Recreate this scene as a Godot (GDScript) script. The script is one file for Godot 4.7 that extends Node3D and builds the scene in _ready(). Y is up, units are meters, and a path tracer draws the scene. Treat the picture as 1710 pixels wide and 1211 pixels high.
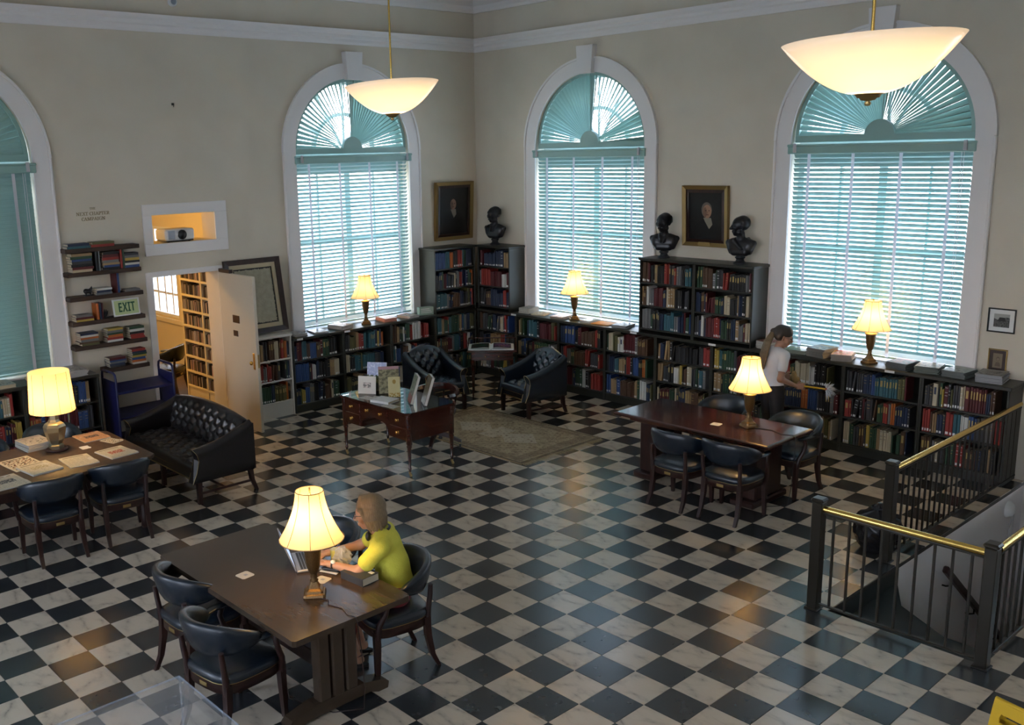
extends Node3D
# A library reading room: checkerboard marble floor, tall arched windows with blinds, low bookcases, reading tables and lamps.
# World: x runs along the window wall, z along the door wall, both parallel to the floor tiles; metres, y up.
const T := 0.3048          # one floor tile
const XW := -7.485         # face of the door wall
const ZW := -5.87          # face of the window wall
const XE := 8.0            # far ends of the hall, behind the camera
const ZE := 8.5
const HC := 6.25           # ceiling
const CAM := Vector3(4.471, 3.660, 5.439)

var M := {}
var taken := {}
var rng := RandomNumberGenerator.new()

class MB:
	static var count := 0
	var st := SurfaceTool.new()
	var xf := Transform3D.IDENTITY
	func _init() -> void:
		st.begin(Mesh.PRIMITIVE_TRIANGLES)
		flat()
	func flat() -> MB:
		st.set_smooth_group(-1)
		return self
	func soft() -> MB:
		count += 1
		st.set_smooth_group(count)
		return self
	func tint(c: Color) -> MB:
		st.set_color(c)
		return self
	func at(p: Vector3, yaw := 0.0) -> MB:
		xf = Transform3D(Basis(Vector3.UP, yaw), p)
		return self
	func tri(a: Vector3, b: Vector3, c: Vector3) -> void:
		st.add_vertex(xf * a)
		st.add_vertex(xf * b)
		st.add_vertex(xf * c)
	func q(a: Vector3, b: Vector3, c: Vector3, d: Vector3) -> void:
		tri(a, b, c)
		tri(a, c, d)
	func qn(a: Vector3, b: Vector3, c: Vector3, d: Vector3, n: Vector3) -> void:
		if (b - d).cross(a - c).dot(n) < 0.0:
			q(d, c, b, a)
		else:
			q(a, b, c, d)
	func tn(a: Vector3, b: Vector3, c: Vector3, n: Vector3) -> void:
		if (a - c).cross(a - b).dot(n) < 0.0:
			tri(c, b, a)
		else:
			tri(a, b, c)
	func box(c: Vector3, s: Vector3, b := 0.0) -> MB:
		flat()
		var h := s * 0.5
		b = minf(b, minf(h.x, minf(h.y, h.z)) * 0.9)
		var ax := [Vector3.RIGHT, Vector3.UP, Vector3.BACK]
		for a in 3:
			var u: int = (a + 1) % 3
			var w: int = (a + 2) % 3
			for s1 in [-1.0, 1.0]:
				var n: Vector3 = ax[a] * s1
				var o: Vector3 = c + n * h[a]
				var du: Vector3 = ax[u] * (h[u] - b)
				var dw: Vector3 = ax[w] * (h[w] - b)
				qn(o - du - dw, o + du - dw, o + du + dw, o - du + dw, n)
				if b > 0.0:
					for s2 in [-1.0, 1.0]:
						var m: Vector3 = ax[u] * s2
						var p1: Vector3 = c + n * h[a] + m * (h[u] - b)
						var p2: Vector3 = c + n * (h[a] - b) + m * h[u]
						qn(p1 - dw, p2 - dw, p2 + dw, p1 + dw, n + m)
		if b > 0.0:
			for sx in [-1.0, 1.0]:
				for sy in [-1.0, 1.0]:
					for sz in [-1.0, 1.0]:
						tn(c + Vector3(sx * h.x, sy * (h.y - b), sz * (h.z - b)), c + Vector3(sx * (h.x - b), sy * h.y, sz * (h.z - b)), c + Vector3(sx * (h.x - b), sy * (h.y - b), sz * h.z), Vector3(sx, sy, sz))
		return self
	func mm(a: Vector3, b: Vector3, bev := 0.0) -> MB:   # box from corner to corner
		return box((a + b) * 0.5, (b - a).abs(), bev)
	func bar(a: Vector3, b: Vector3, w: float, h: float, bev := 0.0, up := Vector3.UP) -> MB:   # box from a to b
		var keep := xf
		var d := (b - a).normalized()
		if absf(d.dot(up)) > 0.99:
			up = Vector3.RIGHT
		xf = keep * Transform3D(Basis.looking_at(d, up), (a + b) * 0.5)
		box(Vector3.ZERO, Vector3(w, h, a.distance_to(b)), bev)
		xf = keep
		return self
	func loft(rings: Array, cap := true, closed := true, smooth := true) -> MB:
		var sum := 0.0
		var mids: Array[Vector3] = []
		for r in rings:
			var c := Vector3.ZERO
			for p in r:
				c += p
			mids.append(c / r.size())
		var n: int = rings[0].size()
		var last: int = n if closed else n - 1
		for i in rings.size() - 1:
			for j in last:
				var a: Vector3 = rings[i][j]
				var b: Vector3 = rings[i][(j + 1) % n]
				var c2: Vector3 = rings[i + 1][(j + 1) % n]
				var d: Vector3 = rings[i + 1][j]
				sum += (b - d).cross(a - c2).dot((a + c2) * 0.5 - (mids[i] + mids[i + 1]) * 0.5)
		if smooth:
			soft()
		else:
			flat()
		for i in rings.size() - 1:
			for j in last:
				var a: Vector3 = rings[i][j]
				var b: Vector3 = rings[i][(j + 1) % n]
				var c2: Vector3 = rings[i + 1][(j + 1) % n]
				var d: Vector3 = rings[i + 1][j]
				if sum < 0.0:
					q(d, c2, b, a)
				else:
					q(a, b, c2, d)
		if cap and closed:
			flat()
			for e in [0, rings.size() - 1]:
				var out: Vector3 = mids[0] - mids[1] if e == 0 else mids[e] - mids[e - 1]
				for j in n:
					tn(mids[e], rings[e][j], rings[e][(j + 1) % n], out)
		return self
	func lathe(profile: Array, segs := 24, c := Vector3.ZERO, smooth := true, cap := true, turn := 0.0) -> MB:   # profile of (radius, height)
		var rings := []
		for p in profile:
			var r := PackedVector3Array()
			for k in segs:
				var t := TAU * k / segs + turn
				r.append(c + Vector3(cos(t) * p.x, p.y, sin(t) * p.x))
			rings.append(r)
		return loft(rings, cap, true, smooth)
	func tube(pts: Array, rad, segs := 10, cap := true, flatten := 1.0) -> MB:
		var rings := []
		var side := Vector3.ZERO
		for i in pts.size():
			var d: Vector3 = (pts[mini(i + 1, pts.size() - 1)] - pts[maxi(i - 1, 0)]).normalized()
			if side == Vector3.ZERO:
				side = d.cross(Vector3.UP if absf(d.y) < 0.95 else Vector3.RIGHT)
			side = (side - d * side.dot(d)).normalized()
			var up := side.cross(d).normalized()
			var r: float = rad[i] if rad is Array else rad
			var ring := PackedVector3Array()
			for k in segs:
				var t := TAU * k / segs
				ring.append(pts[i] + side * cos(t) * r + up * sin(t) * r * flatten)
			rings.append(ring)
		return loft(rings, cap)
	func ball(c: Vector3, r: Vector3, n := 12) -> MB:
		var rings := []
		for i in range(n / 2 + 1):
			var a := PI * clampf(float(i) / (n / 2), 0.02, 0.98)
			var ring := PackedVector3Array()
			for k in n:
				var t := TAU * k / n
				ring.append(c + Vector3(r.x * sin(a) * cos(t), -r.y * cos(a), r.z * sin(a) * sin(t)))
			rings.append(ring)
		return loft(rings, true)
	func slab(poly: PackedVector2Array, z0: float, z1: float) -> MB:   # polygon in xy, pulled along z
		flat()
		var ids := Geometry2D.triangulate_polygon(poly)
		for i in range(0, ids.size(), 3):
			for z in [z0, z1]:
				var a := poly[ids[i]]
				var b := poly[ids[i + 1]]
				var c := poly[ids[i + 2]]
				tn(Vector3(a.x, a.y, z), Vector3(b.x, b.y, z), Vector3(c.x, c.y, z), Vector3(0, 0, z - (z0 + z1) * 0.5))
		var cw := 1.0 if Geometry2D.is_polygon_clockwise(poly) else -1.0
		for i in poly.size():
			var a := poly[i]
			var b := poly[(i + 1) % poly.size()]
			var n := Vector3(a.y - b.y, b.x - a.x, 0) * cw
			qn(Vector3(a.x, a.y, z0), Vector3(b.x, b.y, z0), Vector3(b.x, b.y, z1), Vector3(a.x, a.y, z1), n)
		return self
	func grid(rows: Array, smooth := true, up := Vector3.UP) -> MB:   # open sheet of points
		var a0: Vector3 = rows[0][0]
		var s := 0.0
		for i in rows.size() - 1:
			for j in rows[0].size() - 1:
				s += (rows[i][j + 1] - rows[i + 1][j]).cross(rows[i][j] - rows[i + 1][j + 1]).dot(up)
		if smooth:
			soft()
		else:
			flat()
		for i in rows.size() - 1:
			for j in rows[0].size() - 1:
				if s < 0.0:
					q(rows[i + 1][j], rows[i + 1][j + 1], rows[i][j + 1], rows[i][j])
				else:
					q(rows[i][j], rows[i][j + 1], rows[i + 1][j + 1], rows[i + 1][j])
		return self
	func done() -> ArrayMesh:
		st.generate_normals()
		return st.commit()

# ---------- smooth bodies: a field of tapered capsules meshed as surface nets ----------
# a bone: [a, b, radius at a, radius at b, flattening axis, factor]
func nets(mb: MB, bones: Array, cell: float, k: float, smooth := true) -> void:
	var lo := Vector3.INF
	var hi := -Vector3.INF
	for b in bones:
		var r: float = maxf(b[2], b[3]) + cell * 2.5
		for p in [b[0], b[1]]:
			lo = lo.min(p - Vector3.ONE * r)
			hi = hi.max(p + Vector3.ONE * r)
	var nx := int((hi.x - lo.x) / cell) + 2
	var ny := int((hi.y - lo.y) / cell) + 2
	var nz := int((hi.z - lo.z) / cell) + 2
	var f := PackedFloat32Array()
	f.resize(nx * ny * nz)
	f.fill(1.0)
	for b in bones:
		var a: Vector3 = b[0]
		var ab: Vector3 = b[1] - a
		var ra: float = b[2]
		var rb: float = b[3]
		var l2 := maxf(ab.length_squared(), 1e-9)
		var ax: Vector3 = b[4] if b.size() > 4 else Vector3.ZERO
		var fac: float = (b[5] if b.size() > 5 else 1.0) - 1.0
		var reach := maxf(ra, rb) + k + cell * 2.0
		var p0 := (a.min(b[1]) - Vector3.ONE * reach - lo) / cell
		var p1 := (a.max(b[1]) + Vector3.ONE * reach - lo) / cell
		for x in range(maxi(0, int(p0.x)), mini(nx, int(p1.x) + 2)):
			for y in range(maxi(0, int(p0.y)), mini(ny, int(p1.y) + 2)):
				var base := (x * ny + y) * nz
				for z in range(maxi(0, int(p0.z)), mini(nz, int(p1.z) + 2)):
					var p := lo + Vector3(x, y, z) * cell - a
					var t := clampf(p.dot(ab) / l2, 0.0, 1.0)
					p -= ab * t
					if fac != 0.0:
						p += ax * p.dot(ax) * fac
					var d := p.length() - ra - (rb - ra) * t
					var e := f[base + z]
					var h := maxf(k - absf(d - e), 0.0) / k
					f[base + z] = minf(d, e) - h * h * k * 0.25
	var where := {}
	var s := [1, nz, ny * nz]
	for x in nx - 1:
		for y in ny - 1:
			for z in nz - 1:
				var o := (x * ny + y) * nz + z
				var c0 := f[o]
				if absf(c0) > cell * 2.2:
					continue
				var sum := Vector3.ZERO
				var n := 0
				for e in 12:
					var dx: int = [0, 0, 0, 0, 0, 0, 1, 1, 0, 1, 0, 1][e]
					var dy: int = [0, 0, 1, 1, 0, 0, 0, 0, 0, 0, 1, 1][e]
					var dz: int = [0, 0, 0, 0, 0, 1, 0, 1, 0, 0, 0, 0][e]
					if e < 4:      # along z at (x, y) corners
						dx = e & 1
						dy = e >> 1
						dz = 0
					elif e < 8:    # along y
						dx = e & 1
						dz = (e >> 1) & 1
						dy = 0
					else:          # along x
						dy = e & 1
						dz = (e >> 1) & 1
						dx = 0
					var i0: int = o + dx * s[2] + dy * nz + dz
					var st: int = s[0] if e < 4 else s[1] if e < 8 else s[2]
					var va := f[i0]
					var vb := f[i0 + st]
					if (va < 0.0) != (vb < 0.0):
						var t := va / (va - vb)
						var p := Vector3(dx, dy, dz)
						if e < 4:
							p.z += t
						elif e < 8:
							p.y += t
						else:
							p.x += t
						sum += p
						n += 1
				if n:
					where[o] = lo + (Vector3(x, y, z) + sum / n) * cell
	if smooth:
		mb.soft()
	else:
		mb.flat()
	for o: int in where:
		for axis in 3:
			var st: int = s[axis]
			var u: int = s[(axis + 1) % 3]
			var w: int = s[(axis + 2) % 3]
			if o + st >= f.size() or (f[o] < 0.0) == (f[o + st] < 0.0):
				continue
			if not (where.has(o - u) and where.has(o - w) and where.has(o - u - w)):
				continue
			if f[o] < 0.0:
				mb.q(where[o], where[o - u], where[o - u - w], where[o - w])
			else:
				mb.q(where[o], where[o - w], where[o - u - w], where[o - u])

# ---------- naming, parts and things ----------
func numbered(called: String) -> String:
	taken[called] = taken.get(called, -1) + 1
	return called if taken[called] == 0 else "%s_%03d" % [called, taken[called]]

func part(what, called: String, material: Material, parent: Node = null) -> MeshInstance3D:
	var o := MeshInstance3D.new()
	o.mesh = what.done() if what is MB else what
	o.material_override = material
	if parent == null:
		o.name = numbered(called)
		add_child(o)
	else:
		o.name = called
		parent.add_child(o, true)
	return o

func tag(o: Node, label: String, category: String, group := "", kind := "") -> Node:
	if label:
		o.set_meta("label", label)
	if category:
		o.set_meta("category", category)
	if group:
		o.set_meta("group", group)
	if kind:
		o.set_meta("kind", kind)
	return o

func thing(called: String, label: String, category: String, pos := Vector3.ZERO, yaw := 0.0, group := "") -> Node3D:
	var o := Node3D.new()
	o.name = numbered(called)
	add_child(o)
	o.position = pos
	o.rotation.y = yaw
	tag(o, label, category, group)
	return o

func struct(called: String, parent: Node = null) -> Node3D:
	var o := Node3D.new()
	o.name = numbered(called) if parent == null else called
	(self if parent == null else parent).add_child(o, true)
	if parent == null:
		o.set_meta("kind", "structure")
	return o

func smesh(what, called: String, material: Material) -> MeshInstance3D:
	var o := part(what, called, material)
	o.set_meta("kind", "structure")
	return o

func copy(src: Node3D, called: String, label: String, pos: Vector3, yaw: float, group := "") -> Node3D:
	var o: Node3D = src.duplicate()
	o.name = numbered(called)
	add_child(o)
	o.position = pos
	o.rotation = Vector3(0, yaw, 0)
	o.set_meta("label", label)
	if group:
		o.set_meta("group", group)
	elif o.has_meta("group"):
		o.remove_meta("group")
	return o

func kid(src: MeshInstance3D, called: String, parent: Node, at: Transform3D) -> MeshInstance3D:   # another part with the same mesh
	var o := MeshInstance3D.new()
	o.mesh = src.mesh
	o.material_override = src.material_override
	o.name = called
	parent.add_child(o, true)
	o.transform = at
	return o

# ---------- materials ----------
func lin(r: float, g: float, b: float, a := 1.0) -> Color:
	return Color(r, g, b, a).linear_to_srgb()

func mat(key: String, c: Color, rough := 0.6, metal := 0.0) -> StandardMaterial3D:
	var m := StandardMaterial3D.new()
	m.resource_name = key
	m.albedo_color = c
	m.roughness = rough
	m.metallic = metal
	M[key] = m
	return m

func noise(freq: float, kind: int, octaves: int, seed_: int, size := 512) -> NoiseTexture2D:
	var n := FastNoiseLite.new()
	n.seed = seed_
	n.noise_type = FastNoiseLite.TYPE_SIMPLEX_SMOOTH
	n.frequency = freq
	n.fractal_type = kind
	n.fractal_octaves = octaves
	var t := NoiseTexture2D.new()
	t.width = size
	t.height = size
	t.seamless = true
	t.noise = n
	return t

func ramp(t: NoiseTexture2D, stops: Array) -> NoiseTexture2D:
	var g := Gradient.new()
	var offs := PackedFloat32Array()
	var cols := PackedColorArray()
	for s in stops:
		offs.append(s[0])
		cols.append(s[1])
	g.offsets = offs
	g.colors = cols
	t.color_ramp = g
	return t

func grain(m: StandardMaterial3D, t: Texture2D, scale_: Vector3, world := true) -> StandardMaterial3D:
	m.albedo_texture = t
	m.uv1_triplanar = true
	m.uv1_world_triplanar = world
	m.uv1_scale = scale_
	return m

func bumpy(m: StandardMaterial3D, t: Texture2D, cm: float) -> StandardMaterial3D:
	m.heightmap_enabled = true
	m.heightmap_texture = t
	m.heightmap_scale = cm
	return m

func dup_mat(src: StandardMaterial3D, key: String, c: Color) -> StandardMaterial3D:
	var m: StandardMaterial3D = src.duplicate()
	m.resource_name = key
	m.albedo_color = c
	M[key] = m
	return m

# a flat printed face: a quad with its own picture; local frame: x right, y up, facing +z, centre at the origin
func print_quad(w: float, h: float) -> ArrayMesh:
	var st := SurfaceTool.new()
	st.begin(Mesh.PRIMITIVE_TRIANGLES)
	st.set_smooth_group(-1)
	var p := [Vector3(-w / 2, -h / 2, 0), Vector3(-w / 2, h / 2, 0), Vector3(w / 2, h / 2, 0), Vector3(w / 2, -h / 2, 0)]
	var uv := [Vector2(0, 1), Vector2(0, 0), Vector2(1, 0), Vector2(1, 1)]
	for i in [0, 1, 2, 0, 2, 3]:
		st.set_uv(uv[i])
		st.add_vertex(p[i])
	st.generate_normals()
	return st.commit()

func print_mat(key: String, im: Image, rough := 0.6) -> StandardMaterial3D:
	var m := mat(key, Color.WHITE, rough)
	m.albedo_texture = ImageTexture.create_from_image(im)
	m.texture_repeat = false
	return m

func disc(im: Image, c: Vector2, r: Vector2, col: Color) -> void:
	for y in range(maxi(0, int(c.y - r.y)), mini(im.get_height(), int(c.y + r.y) + 1)):
		for x in range(maxi(0, int(c.x - r.x)), mini(im.get_width(), int(c.x + r.x) + 1)):
			if pow((x - c.x) / r.x, 2) + pow((y - c.y) / r.y, 2) < 1.0:
				im.set_pixel(x, y, col)

func poly_fill(im: Image, poly: PackedVector2Array, col: Color) -> void:
	for y in im.get_height():
		for x in im.get_width():
			if Geometry2D.is_point_in_polygon(Vector2(x, y), poly):
				im.set_pixel(x, y, col)

# ---------- the hall ----------
func _ready() -> void:
	rng.seed = 7
	setup()
	materials()
	hall()
	windows()
	bookcases()
	stairwell()
	back_room()
	tables()
	seats()
	lamps()
	wall_things()
	desk_things()
	table_things()
	people()

func setup() -> void:
	var cam := Camera3D.new()
	cam.name = "camera"
	add_child(cam)
	var right := Vector3(0.66303128, -0.02372824, -0.74821554)
	var down := Vector3(0.14071855, -0.97772919, 0.15570459)
	var fwd := Vector3(-0.73524677, -0.20852481, -0.64492604)
	cam.transform = Transform3D(Basis(right, -down, -fwd), CAM).orthonormalized()
	cam.projection = Camera3D.PROJECTION_FRUSTUM
	cam.near = 0.1
	cam.far = 400.0
	cam.keep_aspect = Camera3D.KEEP_HEIGHT
	cam.size = 0.1 * 1211.0 / 1619.31
	cam.frustum_offset = Vector2(0.1 * 114.615 / 1619.31, -0.1 * 8.734 / 1619.31)
	cam.current = true
	var env := Environment.new()
	env.background_mode = Environment.BG_SKY
	var sky := Sky.new()
	var sm := ProceduralSkyMaterial.new()
	sm.sky_top_color = Color(0.72, 0.84, 1.0)
	sm.sky_horizon_color = Color(0.98, 0.98, 1.0)
	sm.sky_curve = 0.25
	sm.ground_bottom_color = Color(0.5, 0.5, 0.48)
	sm.ground_horizon_color = Color(0.9, 0.92, 0.93)
	sm.sky_energy_multiplier = 1.0
	sm.use_debanding = false
	sky.sky_material = sm
	env.sky = sky
	env.background_energy_multiplier = SKY
	env.tonemap_mode = Environment.TONE_MAPPER_LINEAR
	env.tonemap_exposure = EXPO
	env.sdfgi_enabled = true
	env.ssao_enabled = true
	env.ssil_enabled = true
	var we := WorldEnvironment.new()
	we.name = "environment"
	we.environment = env
	add_child(we)

const SKY := 9.0     # a bright overcast sky, no sun
const EXPO := 1.75

func materials() -> void:
	var cloud := noise(0.006, FastNoiseLite.FRACTAL_FBM, 4, 3)
	var fine := noise(0.08, FastNoiseLite.FRACTAL_FBM, 3, 5)
	M.fine = fine
	grain(mat("plaster", Color.WHITE, 0.85), ramp(noise(0.004, FastNoiseLite.FRACTAL_FBM, 4, 11), [[0.0, lin(0.63, 0.56, 0.455)], [0.5, lin(0.67, 0.60, 0.49)], [1.0, lin(0.70, 0.63, 0.52)]]), Vector3.ONE * 0.35)
	mat("trim", lin(0.80, 0.765, 0.75), 0.6)
	mat("ceiling", lin(0.66, 0.62, 0.54), 0.9)
	for i in 4:
		var mb_ := grain(mat("marble%d" % i, Color.WHITE, 0.22), ramp(noise(0.007, FastNoiseLite.FRACTAL_RIDGED, 5, 21 + i), [[0.0, lin(0.64, 0.535, 0.41)], [0.55, lin(0.60, 0.495, 0.375)], [0.82, lin(0.49, 0.405, 0.31)], [1.0, lin(0.23, 0.20, 0.165)]]), Vector3(0.55, 0.55, 0.9))
		mb_.uv1_offset = Vector3(0.31 * i, 0.17 * i, 0.53 * i)
		mb_.metallic_specular = 0.55
	for i in 2:
		var mb_ := grain(mat("slate%d" % i, Color.WHITE, 0.24), ramp(noise(0.02, FastNoiseLite.FRACTAL_FBM, 5, 31 + i), [[0.0, lin(0.020, 0.022, 0.024)], [0.6, lin(0.030, 0.032, 0.034)], [1.0, lin(0.055, 0.056, 0.056)]]), Vector3.ONE * 0.7)
		mb_.metallic_specular = 0.62
	mat("grout", lin(0.05, 0.045, 0.04), 0.9)
	mat("shelf", lin(0.020, 0.021, 0.016), 0.42)
	mat("shelf_edge", lin(0.026, 0.026, 0.020), 0.38)
	mat("white_wood", lin(0.66, 0.62, 0.55), 0.5)
	mat("teal", lin(0.28, 0.45, 0.41), 0.38)
	var slat := mat("slat", lin(0.29, 0.46, 0.44), 0.4)
	slat.backlight_enabled = true
	slat.backlight = lin(0.07, 0.11, 0.11)
	var tape := mat("tape", lin(0.66, 0.64, 0.66), 0.8)
	tape.backlight_enabled = true
	tape.backlight = lin(0.90, 0.88, 0.92)
	mat("sash", lin(0.62, 0.64, 0.62), 0.5)
	var g := mat("glass", Color(0.9, 1.0, 0.97, 0.06), 0.02)
	g.transparency = BaseMaterial3D.TRANSPARENCY_ALPHA
	var ac := mat("acrylic", Color(0.93, 0.96, 1.0, 0.035), 0.03)
	ac.transparency = BaseMaterial3D.TRANSPARENCY_ALPHA
	var navy := mat("leather", lin(0.007, 0.013, 0.022), 0.26)
	navy.clearcoat_enabled = true
	navy.clearcoat = 0.35
	navy.clearcoat_roughness = 0.22
	bumpy(navy, fine, 0.12)
	navy.uv1_triplanar = true
	navy.uv1_scale = Vector3.ONE * 6.0
	mat("leather_dark", lin(0.013, 0.011, 0.012), 0.30)
	var wood := noise(0.012, FastNoiseLite.FRACTAL_FBM, 5, 41)
	grain(mat("mahogany", Color.WHITE, 0.22), ramp(noise(0.012, FastNoiseLite.FRACTAL_FBM, 5, 42), [[0.0, lin(0.034, 0.008, 0.005)], [1.0, lin(0.066, 0.015, 0.008)]]), Vector3(0.5, 4.0, 4.0), false)
	M.mahogany.clearcoat_enabled = true
	M.mahogany.clearcoat = 0.6
	M.mahogany.clearcoat_roughness = 0.08
	grain(mat("dark_wood", Color.WHITE, 0.35), ramp(noise(0.012, FastNoiseLite.FRACTAL_FBM, 5, 43), [[0.0, lin(0.016, 0.006, 0.005)], [1.0, lin(0.042, 0.014, 0.010)]]), Vector3(3.0, 0.5, 3.0), false)
	grain(mat("oak", Color.WHITE, 0.22), ramp(noise(0.012, FastNoiseLite.FRACTAL_FBM, 5, 44), [[0.0, lin(0.056, 0.037, 0.025)], [1.0, lin(0.066, 0.043, 0.028)]]), Vector3(0.45, 3.0, 5.0), false)
	grain(mat("old_oak", Color.WHITE, 0.48), ramp(noise(0.012, FastNoiseLite.FRACTAL_FBM, 5, 45), [[0.0, lin(0.050, 0.028, 0.014)], [1.0, lin(0.13, 0.075, 0.040)]]), Vector3(5.0, 3.0, 0.45), false)
	grain(mat("plank", Color.WHITE, 0.6), ramp(noise(0.012, FastNoiseLite.FRACTAL_FBM, 5, 46), [[0.0, lin(0.025, 0.013, 0.008)], [1.0, lin(0.07, 0.036, 0.022)]]), Vector3(5.0, 5.0, 0.6), false)
	mat("brass", lin(0.80, 0.55, 0.16), 0.22, 1.0)
	mat("old_brass", lin(0.50, 0.36, 0.15), 0.40, 1.0)
	mat("gilt", lin(0.26, 0.17, 0.06), 0.42, 0.6)
	mat("bronze", lin(0.020, 0.020, 0.024), 0.30, 0.35)
	mat("iron", lin(0.022, 0.018, 0.012), 0.35, 0.3)
	grain(mat("urn", Color.WHITE, 0.34, 0.75), ramp(noise(0.05, FastNoiseLite.FRACTAL_FBM, 3, 51), [[0.0, lin(0.08, 0.045, 0.02)], [1.0, lin(0.34, 0.21, 0.08)]]), Vector3.ONE * 5.0, false)
	mat("pewter", lin(0.38, 0.34, 0.24), 0.28, 0.9)
	var sh := mat("shade", lin(0.80, 0.70, 0.50), 0.8)
	sh.backlight_enabled = true
	sh.backlight = lin(0.95, 0.79, 0.50)
	mat("piping", lin(0.30, 0.20, 0.09), 0.8)
	mat("paper", lin(0.62, 0.59, 0.52), 0.8)
	mat("pages", lin(0.55, 0.47, 0.34), 0.9)
	mat("white", lin(0.72, 0.72, 0.70), 0.5)
	mat("black", lin(0.012, 0.012, 0.013), 0.4)
	mat("rubber", lin(0.02, 0.02, 0.02), 0.8)
	mat("steel", lin(0.55, 0.55, 0.56), 0.3, 1.0)
	mat("silver", lin(0.34, 0.36, 0.42), 0.35, 0.4)
	mat("cart_blue", lin(0.012, 0.014, 0.075), 0.4)
	mat("yellow", lin(0.62, 0.38, 0.01), 0.4)
	mat("cream_paint", lin(0.66, 0.56, 0.36), 0.6)
	mat("door_paint", lin(0.60, 0.53, 0.42), 0.5)
	mat("skin", lin(0.50, 0.27, 0.17), 0.5)
	mat("skin_tan", lin(0.38, 0.20, 0.13), 0.5)
	M.skin.subsurf_scatter_enabled = true
	M.skin.subsurf_scatter_strength = 0.15
	mat("concrete", lin(0.55, 0.54, 0.50), 0.9)
	mat("leaf", lin(0.07, 0.16, 0.05), 0.7)
	mat("stair_rubber", lin(0.012, 0.018, 0.017), 0.5)

# a wall with openings; s runs along the wall. openings: {a, b, holes: [{y0, top: [[s, y]...]}]}
func wall_mesh(along: Vector3, inward: Vector3, origin: Vector3, s0: float, s1: float, h: float, thick: float, openings: Array) -> MB:
	var mb := MB.new()
	var pt := func(s: float, y: float, d: float) -> Vector3: return origin + along * s + Vector3.UP * y - inward * d
	var rect := func(a: float, b: float, y0: float, y1: float) -> void:
		if b - a > 1e-5 and y1 - y0 > 1e-5:
			mb.qn(pt.call(a, y0, 0), pt.call(b, y0, 0), pt.call(b, y1, 0), pt.call(a, y1, 0), inward)
			mb.qn(pt.call(a, y0, thick), pt.call(b, y0, thick), pt.call(b, y1, thick), pt.call(a, y1, thick), -inward)
	var s := s0
	for o in openings:
		rect.call(s, o.a, 0.0, h)
		s = o.b
		var prev := [[o.a, 0.0], [o.b, 0.0]]
		for hole in o.holes:
			# solid between the top of the one below and this hole's bottom
			fill_between(mb, pt, inward, thick, prev, [[o.a, hole.y0], [o.b, hole.y0]])
			prev = hole.top
			# reveals
			var c := Vector3((o.a + o.b) * 0.5, hole.y0, 0)
			if hole.y0 > 0.01:
				mb.qn(pt.call(o.a, hole.y0, 0), pt.call(o.b, hole.y0, 0), pt.call(o.b, hole.y0, thick), pt.call(o.a, hole.y0, thick), Vector3.UP)
			var side: Array = [[o.a, hole.y0]] + hole.top + [[o.b, hole.y0]]
			for i in side.size() - 1:
				var p: Array = side[i]
				var q2: Array = side[i + 1]
				if absf(p[0] - q2[0]) + absf(p[1] - q2[1]) < 1e-5:
					continue
				var mid: Vector3 = pt.call((p[0] + q2[0]) * 0.5, (p[1] + q2[1]) * 0.5, 0)
				var cc: Vector3 = pt.call(c.x, maxf(hole.y0 + 0.1, minf(mid.y, hole.top[0][1])), 0)
				mb.qn(pt.call(p[0], p[1], 0), pt.call(q2[0], q2[1], 0), pt.call(q2[0], q2[1], thick), pt.call(p[0], p[1], thick), cc - mid)
		fill_between(mb, pt, inward, thick, prev, [[o.a, h], [o.b, h]])
	rect.call(s, s1, 0.0, h)
	return mb

func fill_between(mb: MB, pt: Callable, inward: Vector3, thick: float, low: Array, high: Array) -> void:
	# low and high are polylines over the same span; sampled at the denser one's points
	var ss := []
	for p in (low if low.size() > high.size() else high):
		ss.append(p[0])
	for i in ss.size() - 1:
		var a: float = ss[i]
		var b: float = ss[i + 1]
		if b - a < 1e-5:
			continue
		var la := level(low, a)
		var lb := level(low, b)
		var ha := level(high, a)
		var hb := level(high, b)
		if ha - la < 1e-5 and hb - lb < 1e-5:
			continue
		for d in [0.0, thick]:
			mb.qn(pt.call(a, la, d), pt.call(b, lb, d), pt.call(b, hb, d), pt.call(a, ha, d), inward if d == 0.0 else -inward)

func level(line: Array, s: float) -> float:
	for i in line.size() - 1:
		if s >= line[i][0] - 1e-6 and s <= line[i + 1][0] + 1e-6:
			var t: float = 0.0 if line[i + 1][0] - line[i][0] < 1e-6 else (s - line[i][0]) / (line[i + 1][0] - line[i][0])
			return lerpf(line[i][1], line[i + 1][1], t)
	return line[-1][1]

func arch(c: float, r: float, spring: float) -> Array:
	var pts := []
	for i in 33:
		var t := PI - PI * i / 32.0
		pts.append([c + cos(t) * r, spring + sin(t) * r])
	return pts

# windows: [centre along the wall, half width, sill, spring]; W1 and W0 on the door wall (s = -z), W2 and W3 on the window wall (s = x)
const SILL := 1.10
const SPRING := 3.68
var WIN := [
	{"n": 1, "wall": "left", "c": 3.375, "r": 1.045},
	{"n": 0, "wall": "left", "c": -2.38, "r": 1.045},
	{"n": 2, "wall": "right", "c": -5.075, "r": 1.045},
	{"n": 3, "wall": "right", "c": -0.765, "r": 1.06},
	{"n": 4, "wall": "right", "c": 3.545, "r": 1.06},
]
const BACK_FILL_WIN := [-3.5, 1.2, 5.6]   # unseen arched windows added in the wall behind the camera for fill light

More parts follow.
